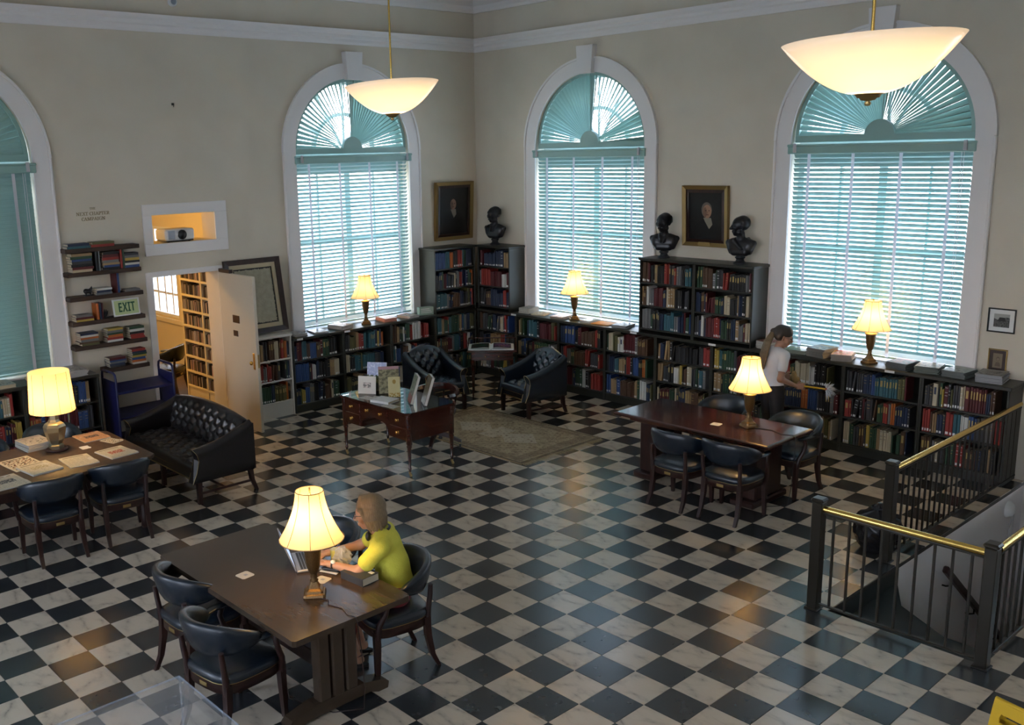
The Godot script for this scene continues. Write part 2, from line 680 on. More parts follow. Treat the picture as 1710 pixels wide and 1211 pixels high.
func frame_of(w: Dictionary) -> Transform3D:   # window frame: x along the wall to the right as seen from inside, y up, z into the room; origin on the floor at its middle
	if w.wall == "left":
		return Transform3D(Basis(Vector3(0, 0, -1), Vector3.UP, Vector3(1, 0, 0)), Vector3(XW, 0, -w.c))
	if w.wall == "back":
		return Transform3D(Basis(Vector3(-1, 0, 0), Vector3.UP, Vector3(0, 0, -1)), Vector3(w.c, 0, ZE))
	return Transform3D(Basis(Vector3(1, 0, 0), Vector3.UP, Vector3(0, 0, 1)), Vector3(w.c, 0, ZW))

func hall() -> void:
	# door wall: s = -z
	var door := {"a": 0.035, "b": 0.985, "holes": [{"y0": 0.0, "top": [[0.035, 2.13], [0.985, 2.13]]}, {"y0": 2.555, "top": [[0.035, 2.93], [0.985, 2.93]]}]}
	var lw := []
	for w in [WIN[1], WIN[0]]:
		lw.append({"a": w.c - w.r, "b": w.c + w.r, "holes": [{"y0": SILL, "top": arch(w.c, w.r, SPRING)}]})
	smesh(wall_mesh(Vector3(0, 0, -1), Vector3(1, 0, 0), Vector3(XW, 0, 0), -ZE, -ZW, HC, 0.35, [lw[0], door, lw[1]]), "wall_left", M.plaster)
	var rw := []
	for w in [WIN[2], WIN[3], WIN[4]]:
		rw.append({"a": w.c - w.r, "b": w.c + w.r, "holes": [{"y0": SILL, "top": arch(w.c, w.r, SPRING)}]})
	smesh(wall_mesh(Vector3(1, 0, 0), Vector3(0, 0, 1), Vector3(0, 0, ZW), XW - 0.35, XE, HC, 0.35, rw), "wall_right", M.plaster)
	smesh(MB.new().mm(Vector3(XE, -3.0, ZW - 0.35), Vector3(XE + 0.3, HC, ZE + 0.3)), "wall_east", M.plaster)
	var bw := []
	for i in 3:
		var c: float = -BACK_FILL_WIN[2 - i]
		bw.append({"a": c - 1.06, "b": c + 1.06, "holes": [{"y0": SILL, "top": arch(c, 1.06, SPRING)}]})
	smesh(wall_mesh(Vector3(-1, 0, 0), Vector3(0, 0, -1), Vector3(0, 0, ZE), -XE, -(XW - 0.35), HC, 0.35, bw), "wall_back", M.plaster)
	smesh(MB.new().mm(Vector3(XW - 0.35, HC, ZW - 0.35), Vector3(XE + 0.3, HC + 0.3, ZE + 0.3)), "ceiling", M.ceiling)
	# mouldings: the frieze band and the crown under the ceiling
	var band := [Vector2(0, 5.20), Vector2(0.035, 5.20), Vector2(0.05, 5.23), Vector2(0.05, 5.27), Vector2(0.075, 5.29), Vector2(0.075, 5.33), Vector2(0.11, 5.36), Vector2(0.13, 5.40), Vector2(0, 5.42)]
	var crown := [Vector2(0, 5.80), Vector2(0.04, 5.80), Vector2(0.06, 5.84), Vector2(0.06, 5.90), Vector2(0.11, 5.95), Vector2(0.16, 6.0), Vector2(0.16, 6.06), Vector2(0.26, 6.16), Vector2(0.30, 6.25), Vector2(0, 6.25)]
	for i in 2:
		var prof: Array = [band, crown][i]
		var mb := MB.new()
		var r0 := PackedVector3Array()
		var r1 := PackedVector3Array()
		var r2 := PackedVector3Array()
		for p in prof:
			r0.append(Vector3(XW + p.x, p.y, ZE))
			r1.append(Vector3(XW + p.x, p.y, ZW + p.x))
			r2.append(Vector3(XE, p.y, ZW + p.x))
		mb.loft([r0, r1, r2], false, true, false)
		smesh(mb, "trim_%d" % (10 + i), M.trim)
	# floor: a bed with the stair opening left free, and the marble tiles
	var hx0 := 1.10
	var hx1 := 2.26
	var hz1 := -1.524
	var fl := MB.new()
	fl.mm(Vector3(XW - 0.3, -0.045, ZW - 0.35), Vector3(hx0, -0.012, ZE + 0.3))
	fl.mm(Vector3(hx1, -0.045, ZW - 0.35), Vector3(XE + 0.3, -0.012, ZE + 0.3))
	fl.mm(Vector3(hx0, -0.045, hz1), Vector3(hx1, -0.012, ZE + 0.3))
	var floor_ := smesh(fl, "floor", M.grout)
	var cells := []
	for i in range(int(floor(XW / T)), int(ceil(XE / T))):
		for j in range(int(floor(ZW / T)), int(ceil(ZE / T))):
			var x0 := maxf(i * T, XW)
			var x1 := minf((i + 1) * T, XE)
			var z0 := maxf(j * T, ZW)
			var z1 := minf((j + 1) * T, ZE)
			if z0 < hz1 - 0.01 and x1 > hx0 and x0 < hx1:
				if x0 < hx0 - 0.02:
					x1 = hx0
				elif x1 > hx1 + 0.02:
					x0 = hx1
				else:
					continue
			if x1 - x0 < 0.02 or z1 - z0 < 0.02:
				continue
			var c := Vector3((x0 + x1) / 2, 0, (z0 + z1) / 2)
			cells.append([seen_size(c), i, j, x0, x1, z0, z1])
	cells.sort_custom(func(a, b): return a[0] > b[0])
	var whole := MB.new().box(Vector3(0, -0.006, 0), Vector3(T - 0.003, 0.012, T - 0.003), 0.0015).done()
	var rest_l := MB.new()
	var rest_d := MB.new()
	for n in cells.size():
		var c: Array = cells[n]
		var dark: bool = posmod(c[1] + c[2], 2) == 0
		if n < 300 and c[4] - c[3] > 0.3 and c[6] - c[5] > 0.3:
			var m: Material = M["slate%d" % posmod(c[1] * 7 + c[2] * 3, 2)] if dark else M["marble%d" % posmod(c[1] * 5 + c[2] * 11 + c[1] * c[2], 4)]
			var o := part(whole, "tile", m, floor_)
			o.position = Vector3((c[3] + c[4]) / 2, rng.randf_range(-0.0006, 0.0), (c[5] + c[6]) / 2)
		else:
			var mb: MB = rest_d if dark else rest_l
			mb.mm(Vector3(c[3] + 0.0015, -0.012, c[5] + 0.0015), Vector3(c[4] - 0.0015, rng.randf_range(-0.0006, 0.0), c[6] - 0.0015))
	var two := rest_l.done()
	var dk := rest_d.done()
	two.add_surface_from_arrays(Mesh.PRIMITIVE_TRIANGLES, dk.surface_get_arrays(0))
	two.surface_set_material(0, M.marble1)
	two.surface_set_material(1, M.slate0)
	var ro := MeshInstance3D.new()
	ro.mesh = two
	ro.name = "remaining_tiles"
	ro.set_meta("kind", "stuff")
	floor_.add_child(ro, true)

func to_px(p: Vector3) -> Vector3:   # pixel in the 1710 x 1211 frame and depth; only used to rank repeats by the size at which they show
	var d := p - CAM
	var z := d.dot(Vector3(-0.73524677, -0.20852481, -0.64492604))
	return Vector3(740.4 + 1619.31 * d.dot(Vector3(0.66303128, -0.02372824, -0.74821554)) / z, 596.8 + 1619.31 * d.dot(Vector3(0.14071855, -0.97772919, 0.15570459)) / z, z)

func seen_size(p: Vector3) -> float:
	var s := to_px(p)
	if s.z < 0.3 or s.x < -30 or s.x > 1740 or s.y < -30 or s.y > 1240:
		return 0.0
	return 1.0 / s.z

func windows() -> void:
	# outside: pale paving
	var out := smesh(MB.new().mm(Vector3(-120, -1.6, -120), Vector3(XW - 0.36, -1.4, 120)), "ground_west", M.concrete)
	smesh(MB.new().mm(Vector3(XW - 0.36, -1.6, -120), Vector3(120, -1.4, ZW - 0.36)), "ground_north", M.concrete)
	smesh(MB.new().mm(Vector3(XW - 0.36, -1.6, ZE + 0.36), Vector3(120, -1.4, 120)), "ground_south", M.concrete)
	var all := WIN.duplicate()
	for i in 3:
		all.append({"n": 5 + i, "wall": "back", "c": BACK_FILL_WIN[i], "r": 1.06})  # unseen windows, added to bring more daylight in from behind
	for w in all:
		var f := frame_of(w)
		var r: float = w.r
		var n: int = w.n
		# sash window deep in the opening
		var win := struct("window_%d" % (n + 1 if n < 4 else n + 2))
		win.transform = f
		var d := -0.26
		var fr := MB.new()
		for s in [-1.0, 1.0]:
			fr.mm(Vector3(s * (r - 0.07), SILL, d - 0.05), Vector3(s * r, SPRING, d + 0.05))
		fr.mm(Vector3(-r, SILL, d - 0.06), Vector3(r, SILL + 0.09, d + 0.06))
		fr.mm(Vector3(-r, SPRING - 0.30, d - 0.06), Vector3(r, SPRING + 0.04, d + 0.06))
		fr.mm(Vector3(-r, 2.355, d - 0.03), Vector3(r, 2.395, d + 0.03))
		fr.mm(Vector3(-0.05, SILL, d - 0.05), Vector3(0.05, SPRING, d + 0.05))
		ring(fr, 0.0, SPRING, r - 0.07, r, d - 0.05, d + 0.05)
		ring(fr, 0.0, SPRING, r * 0.50, r * 0.50 + 0.05, d - 0.03, d + 0.03)
		part(fr, "frame", M.sash, win)
		for x in [-r * 0.5, r * 0.5]:
			part(MB.new().mm(Vector3(x - 0.015, SILL + 0.09, d - 0.02), Vector3(x + 0.015, SPRING - 0.06, d + 0.02)), "glazing_bar", M.sash, win)
		for y in [1.75, 3.02]:
			part(MB.new().mm(Vector3(-r + 0.07, y - 0.007, d - 0.012), Vector3(r - 0.07, y + 0.007, d + 0.012)), "glazing_bar", M.sash, win)
		for k in range(1, 6):
			var t := PI * k / 6.0
			part(MB.new().bar(Vector3(cos(t) * 0.1, SPRING + sin(t) * 0.1, d), Vector3(cos(t) * (r - 0.05), SPRING + sin(t) * (r - 0.05), d), 0.03, 0.03, 0.0, Vector3.BACK), "glazing_bar", M.sash, win)
		for x in 4:
			for y in 4:
				var ys := [SILL + 0.09, 1.75, 2.37, 3.02, SPRING - 0.06]
				var x0 := -r + 0.07 + (2 * r - 0.14) * x / 4.0
				var pm := MB.new()
				pm.qn(Vector3(x0, ys[y], d), Vector3(x0 + (2 * r - 0.14) / 4.0, ys[y], d), Vector3(x0 + (2 * r - 0.14) / 4.0, ys[y + 1], d), Vector3(x0, ys[y + 1], d), Vector3.BACK)
				part(pm, "pane", M.glass, win)
		for k in 6:
			var pm := MB.new()
			for e in 4:
				var t0 := PI * (k + e / 4.0) / 6.0
				var t1 := PI * (k + (e + 1) / 4.0) / 6.0
				pm.tn(Vector3(0, SPRING, d), Vector3(cos(t0) * r, SPRING + sin(t0) * r, d), Vector3(cos(t1) * r, SPRING + sin(t1) * r, d), Vector3.BACK)
			part(pm, "pane", M.glass, win)
		# inner sill board
		part(MB.new().mm(Vector3(-r - 0.02, SILL - 0.035, -0.34), Vector3(r + 0.02, SILL, 0.02), 0.006), "sill_board", M.trim, win)
		# architrave with keystone
		var tr := struct("trim_%d" % (n + 1))
		tr.transform = f
		var am := MB.new()
		var bead := MB.new()
		var wd := 0.19
		for s in [-1.0, 1.0]:
			am.mm(Vector3(s * r, SILL, 0), Vector3(s * (r + wd), SPRING, 0.028))
			bead.mm(Vector3(s * (r + wd), SILL, 0), Vector3(s * (r + wd + 0.03), SPRING, 0.05), 0.008)
		ring(am, 0, SPRING, r, r + wd, 0.0, 0.028)
		ring(bead, 0, SPRING, r + wd, r + wd + 0.03, 0.0, 0.05)
		part(am, "architrave", M.trim, tr)
		part(bead, "bead", M.trim, tr)
		var ky := MB.new()
		ky.slab(PackedVector2Array([Vector2(-0.125, SPRING + r - 0.02), Vector2(0.125, SPRING + r - 0.02), Vector2(0.155, SPRING + r + 0.37), Vector2(-0.155, SPRING + r + 0.37)]), 0.0, 0.10)
		part(ky, "keystone", M.trim, tr)
		if n < 5:
			sunburst(w, f)
			blind(w, f)

func ring(mb: MB, cx: float, cy: float, r0: float, r1: float, z0: float, z1: float, segs := 40) -> void:   # half ring
	var rings := []
	for i in segs + 1:
		var t := PI * i / segs
		var c := Vector2(cos(t), sin(t))
		rings.append(PackedVector3Array([Vector3(cx + c.x * r0, cy + c.y * r0, z0), Vector3(cx + c.x * r1, cy + c.y * r1, z0), Vector3(cx + c.x * r1, cy + c.y * r1, z1), Vector3(cx + c.x * r0, cy + c.y * r0, z1)]))
	mb.loft(rings, true, true, false)

const SUN_LABEL := {
	0: "closed green sunburst shutter in the arch beyond the shelves of stacked books",
	1: "teal sunburst shutter in the arch behind the smaller pendant lamp",
	2: "teal sunburst shutter in the arch over the lamp beside the corner bookcase",
	3: "teal sunburst shutter in the arch behind the larger pendant lamp",
	4: "teal sunburst shutter in the arch past the stair railing"}
const BLIND_LABEL := {
	0: "closed green venetian blind beside the floating shelves of books",
	1: "teal venetian blind over the window between the door and the corner portrait",
	2: "teal venetian blind over the window between the corner bust and the paired busts",
	3: "wide teal venetian blind over the window behind the woman with the duster",
	4: "teal venetian blind over the window past the stair railing"}

func sunburst(w: Dictionary, f: Transform3D) -> void:
	var n: int = w.n
	var r: float = w.r - 0.02
	var y0 := SPRING + 0.02
	var m: Material = M.teal
	var t := thing("sunburst_shutter", SUN_LABEL[n], "shutter")
	t.transform = f
	var fr := MB.new()
	ring(fr, 0, y0, r - 0.045, r, -0.085, -0.035)
	part(fr, "arched_frame", m, t)
	part(MB.new().mm(Vector3(-r, y0 - 0.05, -0.085), Vector3(r, y0 + 0.035, -0.03), 0.006), "bottom_rail", m, t)
	var hub := MB.new()
	var pts := PackedVector2Array()
	for i in 17:
		var a := PI * i / 16.0
		pts.append(Vector2(cos(a) * 0.175, y0 + 0.02 + sin(a) * 0.175))
	hub.slab(pts, -0.08, -0.025)
	part(hub, "hub", m, t)
	var count := 42
	for k in count:
		var a := PI * (k + 0.5) / count
		var dirv := Vector3(cos(a), sin(a), 0)
		var side := Vector3(-sin(a), cos(a), 0)
		var open: float = [0.16, 0.5, 0.25, 0.45, 0.6][n]
		if n == 1:
			open = 0.60 if a > PI * 0.5 else -0.80
		if n == 2:
			open = -0.55 if a < PI * 0.48 and a > 0.45 else 0.80
		if n == 3:
			open = -0.40 if a < PI * 0.48 else 0.75
		open += rng.randf_range(-0.04, 0.04)
		var tw := side * cos(open) + Vector3.BACK * sin(open)
		var nn := side.cross(dirv) * cos(open) - side * sin(open)
		nn = tw.cross(dirv).normalized()
		var c := Vector3(0, y0 + 0.02, -0.058)
		var r0 := 0.15
		var r1 := r - 0.035
		var w0 := PI * r0 / count * 0.58
		var w1 := minf(PI * r1 / count * 0.58, 0.055)
		var sl := MB.new()
		var ra := PackedVector3Array()
		var rb := PackedVector3Array()
		for q in [[-1.0, 0.0], [-0.5, 0.75], [0.0, 1.0], [0.5, 0.75], [1.0, 0.0], [0.5, 0.3], [0.0, 0.45], [-0.5, 0.3]]:   # a bowed slat
			ra.append(c + dirv * r0 + tw * w0 * q[0] + nn * 0.004 * q[1])
			rb.append(c + dirv * r1 + tw * w1 * q[0] + nn * 0.009 * q[1])
		sl.loft([ra, rb], true, true, true)
		part(sl, "slat", M.teal, t)

func blind(w: Dictionary, f: Transform3D) -> void:
	var n: int = w.n
	var r: float = w.r - 0.025
	var t := thing("venetian_blind", BLIND_LABEL[n], "blind")
	t.transform = f
	var m: Material = M.teal
	var top := SPRING - 0.05
	part(MB.new().mm(Vector3(-r - 0.05, top - 0.115, -0.02), Vector3(r + 0.05, top - 0.005, 0.055), 0.008), "valance", m, t)
	part(MB.new().mm(Vector3(-r - 0.055, top - 0.03, -0.02), Vector3(r + 0.055, top, 0.065), 0.008), "valance_cap", m, t)
	for s in [-1.0, 1.0]:
		part(MB.new().mm(Vector3(s * (r - 0.07), top - 0.10, 0.055), Vector3(s * (r - 0.03), top + 0.01, 0.075), 0.004), "valance_clip", M.tape, t)
	var tilt: float = [1.36, 0.78, 1.02, 0.98, 0.6][n]
	var pitch := 0.0565 if n > 0 else 0.047
	var mesh := MB.new()
	var rings := []
	for e in [-1.0, 1.0]:
		var ringp := PackedVector3Array()
		for k in 5:
			var u := (k / 4.0 - 0.5) * 0.051
			var bow := 0.004 * (1.0 - pow(u / 0.0255, 2))
			ringp.append(Vector3(e * r, bow + 0.0013, u))
		for k in 5:
			var u := (0.5 - k / 4.0) * 0.051
			var bow := 0.004 * (1.0 - pow(u / 0.0255, 2))
			ringp.append(Vector3(e * r, bow - 0.0013, u))
		rings.append(ringp)
	mesh.loft(rings, true, true, true)
	var slat := mesh.done()
	var y := top - 0.14
	var low := SILL + 0.075
	while y > low:
		var o := part(slat, "slat", M.slat, t)
		o.position = Vector3(0, y, -0.035)
		o.rotation.x = -(tilt + rng.randf_range(-0.03, 0.03))   # the room-side edge up, the outer edge down
		y -= pitch
	part(MB.new().mm(Vector3(-r, low - 0.045, -0.055), Vector3(r, low - 0.022, -0.010), 0.005), "bottom_rail", m, t)
	for x in [-0.80, -0.27, 0.27, 0.80]:
		part(MB.new().mm(Vector3(x * r - 0.019, low - 0.03, -0.004), Vector3(x * r + 0.019, top - 0.11, -0.0025)), "ladder_tape", M.tape, t)
	for x in [r - 0.10, r - 0.075]:
		part(MB.new().tube([Vector3(x, top - 0.1, 0.012), Vector3(x + 0.004, 2.4, 0.014), Vector3(x - 0.004, 1.55 + x * 0.2, 0.012)], 0.0035, 5), "pull_cord", M.tape, t)

# ---------- bookcases and their books ----------
const COVER := [
	["navy", 0.014, 0.024, 0.060, 9], ["black", 0.012, 0.012, 0.013, 8], ["maroon", 0.085, 0.011, 0.014, 7], ["red", 0.27, 0.028, 0.022, 5],
	["brown", 0.085, 0.042, 0.020, 6], ["tan", 0.32, 0.21, 0.105, 4], ["cream", 0.48, 0.41, 0.28, 4], ["green", 0.020, 0.058, 0.030, 6],
	["teal", 0.028, 0.10, 0.125, 4], ["blue", 0.026, 0.062, 0.18, 3], ["grey", 0.15, 0.15, 0.15, 4], ["charcoal", 0.038, 0.038, 0.042, 8],
	["yellow", 0.44, 0.31, 0.06, 1], ["white", 0.58, 0.57, 0.53, 3], ["orange", 0.42, 0.11, 0.02, 1], ["olive", 0.09, 0.085, 0.03, 3]]
var BK := []
var book_mesh := []
var cover_mat := []

func book_shape(kind: int) -> ArrayMesh:   # unit book: x thickness, y height, z depth with the spine at +z
	var c := MB.new()
	var x := 0.5
	c.qn(Vector3(-x, -0.5, -0.5), Vector3(-x, 0.5, -0.5), Vector3(-x, 0.5, 0.46), Vector3(-x, -0.5, 0.46), Vector3.LEFT)
	c.qn(Vector3(x, -0.5, -0.5), Vector3(x, 0.5, -0.5), Vector3(x, 0.5, 0.46), Vector3(x, -0.5, 0.46), Vector3.RIGHT)
	c.qn(Vector3(-x, -0.5, 0.46), Vector3(-x, 0.5, 0.46), Vector3(-0.3, 0.5, 0.5), Vector3(-0.3, -0.5, 0.5), Vector3.BACK)
	c.qn(Vector3(-0.3, -0.5, 0.5), Vector3(-0.3, 0.5, 0.5), Vector3(0.3, 0.5, 0.5), Vector3(0.3, -0.5, 0.5), Vector3.BACK)
	c.qn(Vector3(0.3, -0.5, 0.5), Vector3(0.3, 0.5, 0.5), Vector3(x, 0.5, 0.46), Vector3(x, -0.5, 0.46), Vector3.BACK)
	for y in [-0.5, 0.5]:
		var n := Vector3(0, y, 0)
		c.qn(Vector3(-x, y, 0.42), Vector3(x, y, 0.42), Vector3(0.3, y, 0.5), Vector3(-0.3, y, 0.5), n)
		for s in [-1.0, 1.0]:
			c.qn(Vector3(s * 0.5, y, -0.5), Vector3(s * 0.40, y, -0.5), Vector3(s * 0.40, y, 0.42), Vector3(s * 0.5, y, 0.42), n)
	for s in [-1.0, 1.0]:
		c.qn(Vector3(s * 0.40, -0.5, -0.5), Vector3(s * 0.40, 0.5, -0.5), Vector3(s * 0.40, 0.5, 0.42), Vector3(s * 0.40, -0.5, 0.42), Vector3(-s, 0, 0))
	var out := c.done()
	var p := MB.new()
	p.mm(Vector3(-0.40, -0.485, -0.47), Vector3(0.40, 0.485, 0.42))
	out.add_surface_from_arrays(Mesh.PRIMITIVE_TRIANGLES, p.done().surface_get_arrays(0))
	var l := MB.new()
	var z := 0.503
	if kind == 1 or kind == 3:
		l.qn(Vector3(-0.32, -0.44, z), Vector3(0.32, -0.44, z), Vector3(0.32, -0.33, z), Vector3(-0.32, -0.33, z), Vector3.BACK)
	if kind == 2 or kind == 3:
		for y in [0.42, 0.20, 0.05]:
			l.qn(Vector3(-0.31, y, z), Vector3(0.31, y, z), Vector3(0.31, y + 0.018, z), Vector3(-0.31, y + 0.018, z), Vector3.BACK)
	if kind == 4:
		l.qn(Vector3(-0.24, 0.02, z), Vector3(0.24, 0.02, z), Vector3(0.24, 0.34, z), Vector3(-0.24, 0.34, z), Vector3.BACK)
	if kind > 0:
		out.add_surface_from_arrays(Mesh.PRIMITIVE_TRIANGLES, l.done().surface_get_arrays(0))
	return out

func pick_cover() -> int:
	var sum := 0
	for c in COVER:
		sum += c[4]
	var k := rng.randi_range(0, sum - 1)
	for i in COVER.size():
		k -= COVER[i][4]
		if k < 0:
			return i
	return 0

# a row of books; o: left end of the shelf at its front edge, u: along the shelf, n: towards the room
func fill_row(o: Vector3, u: Vector3, n: Vector3, length: float, room: float, place: String, full := 0.94, tone := -1) -> void:
	var s := 0.006
	var first := BK.size()
	var stop := length * full
	var hold := 0
	var kind := 0
	var hue := 0
	var hh := 0.22
	while s < stop:
		if hold <= 0:
			hue = pick_cover() if tone < 0 else tone
			hold = rng.randi_range(1, 3) if rng.randf() < 0.86 else rng.randi_range(4, 9)
			kind = rng.randi_range(0, 4)
			hh = minf(room - 0.02, rng.randf_range(0.205, 0.285))
			tone = -1
		hold -= 1
		var w := rng.randf_range(0.017, 0.034) if rng.randf() < 0.8 else rng.randf_range(0.034, 0.055)
		var h := minf(room - 0.015, hh + rng.randf_range(-0.012, 0.012))
		var d := minf(0.23, h * rng.randf_range(0.66, 0.78))
		var set_back := rng.randf_range(0.012, 0.03)
		if s + w > length - 0.004:
			break
		var lean := 0.0
		if rng.randf() < 0.035 and s + w + 0.05 < stop:
			lean = rng.randf_range(0.06, 0.16)
		var b := Basis(u, Vector3.UP, n) * Basis(Vector3.BACK, -lean)
		var c := o + u * (s + w * 0.5 + sin(lean) * h * 0.5) - n * (set_back + d * 0.5) + Vector3.UP * (h * 0.5 * cos(lean) + w * 0.5 * sin(lean))
		BK.append({"b": b, "c": c, "s": Vector3(w - 0.0012, h, d), "hue": hue, "kind": kind, "place": place, "at": seen_size(c) * seen_size(c) * w * h})
		s += w + (sin(lean) * h if lean > 0.0 else 0.0)
		if rng.randf() < 0.012:
			s += rng.randf_range(0.02, 0.07)
	for i in range(first, BK.size()):
		var l: String = COVER[BK[i - 1].hue][0] if i > first else ""
		var r: String = COVER[BK[i + 1].hue][0] if i + 1 < BK.size() else ""
		BK[i]["next"] = "between %s and %s" % [l, r] if l and r else "at the end of its row"

func place_books() -> void:
	for k in 5:
		book_mesh.append(book_shape(k))
	for c in COVER:
		cover_mat.append(mat("cover_" + c[0].replace(" ", "_"), lin(c[1], c[2], c[3]), 0.5))
	var gilt_line := mat("gilt_line", lin(0.45, 0.33, 0.12), 0.4, 0.5)
	BK.sort_custom(func(a, b): return a.at > b.at)
	var rest := MB.new()
	for i in BK.size():
		var k: Dictionary = BK[i]
		if i < 300:
			var o := MeshInstance3D.new()
			o.name = numbered("book")
			o.mesh = book_mesh[k.kind]
			o.transform = Transform3D(k.b * Basis.from_scale(k.s), k.c)
			o.set_surface_override_material(0, cover_mat[k.hue])
			o.set_surface_override_material(1, M.pages)
			if k.kind > 0:
				o.set_surface_override_material(2, M.white if k.kind in [1, 3] else gilt_line if k.hue != 6 and k.hue != 13 else cover_mat[0])
			add_child(o)
			var lab := "%s book %s, %s" % [COVER[k.hue][0], k.next, k.place]
			if lab.split(" ", false).size() > 16:
				lab = "%s book, %s" % [COVER[k.hue][0], k.place]
			tag(o, lab, "book", lab)
		else:
			var c: Array = COVER[k.hue]
			rest.xf = Transform3D(k.b * Basis.from_scale(k.s), k.c)
			rest.tint(Color(c[1], c[2], c[3]))
			rest.flat()
			rest.qn(Vector3(-0.5, -0.5, -0.5), Vector3(-0.5, 0.5, -0.5), Vector3(-0.5, 0.5, 0.46), Vector3(-0.5, -0.5, 0.46), Vector3.LEFT)
			rest.qn(Vector3(0.5, -0.5, -0.5), Vector3(0.5, 0.5, -0.5), Vector3(0.5, 0.5, 0.46), Vector3(0.5, -0.5, 0.46), Vector3.RIGHT)
			rest.qn(Vector3(-0.5, -0.5, 0.46), Vector3(-0.5, 0.5, 0.46), Vector3(-0.25, 0.5, 0.5), Vector3(-0.25, -0.5, 0.5), Vector3.BACK)
			rest.qn(Vector3(-0.25, -0.5, 0.5), Vector3(-0.25, 0.5, 0.5), Vector3(0.25, 0.5, 0.5), Vector3(0.25, -0.5, 0.5), Vector3.BACK)
			rest.qn(Vector3(0.25, -0.5, 0.5), Vector3(0.25, 0.5, 0.5), Vector3(0.5, 0.5, 0.46), Vector3(0.5, -0.5, 0.46), Vector3.BACK)
			rest.tint(Color(0.55, 0.47, 0.34))
			rest.qn(Vector3(-0.5, 0.48, -0.5), Vector3(0.5, 0.48, -0.5), Vector3(0.5, 0.48, 0.42), Vector3(-0.5, 0.48, 0.42), Vector3.UP)
			if k.kind in [1, 3]:
				rest.tint(Color(0.68, 0.68, 0.66))
				rest.qn(Vector3(-0.3, -0.44, 0.503), Vector3(0.3, -0.44, 0.503), Vector3(0.3, -0.34, 0.503), Vector3(-0.3, -0.34, 0.503), Vector3.BACK)
			elif k.kind == 4:
				rest.tint(Color(0.42, 0.31, 0.12))
				rest.qn(Vector3(-0.22, 0.05, 0.503), Vector3(0.22, 0.05, 0.503), Vector3(0.22, 0.32, 0.503), Vector3(-0.22, 0.32, 0.503), Vector3.BACK)
	rest.xf = Transform3D.IDENTITY
	var vm := mat("book_cloth", Color.WHITE, 0.5)
	vm.vertex_color_use_as_albedo = true
	var ro := part(rest, "shelved_library_books", vm)
	tag(ro, "many more library books filling the remaining shelves along both walls", "books", "", "stuff")

# one bay; fr: frame with origin at the floor under the left end of its front, x along, y up, z to the room
func bay(called: String, label: String, fr: Transform3D, w: float, y0: float, y1: float, boards: Array, depth: float, m: Material, em: Material, place: String, rows: Array, group := "", closed_top := false) -> Node3D:
	var t := thing(called, label, "bookcase", Vector3.ZERO, 0.0, group)
	t.transform = fr
	var th := 0.024
	for s in [0.0, 1.0]:
		part(MB.new().mm(Vector3(s * (w - th), y0, -depth), Vector3(s * (w - th) + th, y1, 0.0), 0.003), "side_panel", em, t)
	part(MB.new().mm(Vector3(th, y0, -depth), Vector3(w - th, y1, -depth + 0.012)), "back_panel", m, t)
	if y0 < 0.05:
		part(MB.new().mm(Vector3(th, y0, -0.05), Vector3(w - th, boards[0] - 0.022, -0.012)), "plinth", m, t)
	for b in boards:
		part(MB.new().mm(Vector3(th, b - 0.022, -depth + 0.012), Vector3(w - th, b, -0.004), 0.003), "shelf", em, t)
	if closed_top:
		part(MB.new().mm(Vector3(-0.012, y1, -depth), Vector3(w + 0.012, y1 + 0.035, 0.018), 0.005), "top_board", em, t)
	for i in boards.size():
		var hi: float = (boards[i + 1] - 0.022 if i + 1 < boards.size() else y1 - (0.0 if closed_top else 0.0)) - boards[i]
		var level_name: String = ["bottom", "middle", "top", "topmost"][i + (3 - boards.size() if boards.size() < 3 else 0)]
		if rows[i] > 0.0:
			fill_row(fr * Vector3(th + 0.002, boards[i], 0.0), fr.basis.x, fr.basis.z, w - th * 2 - 0.004, hi - 0.01, "%s shelf %s" % [level_name, place], rows[i])
	return t

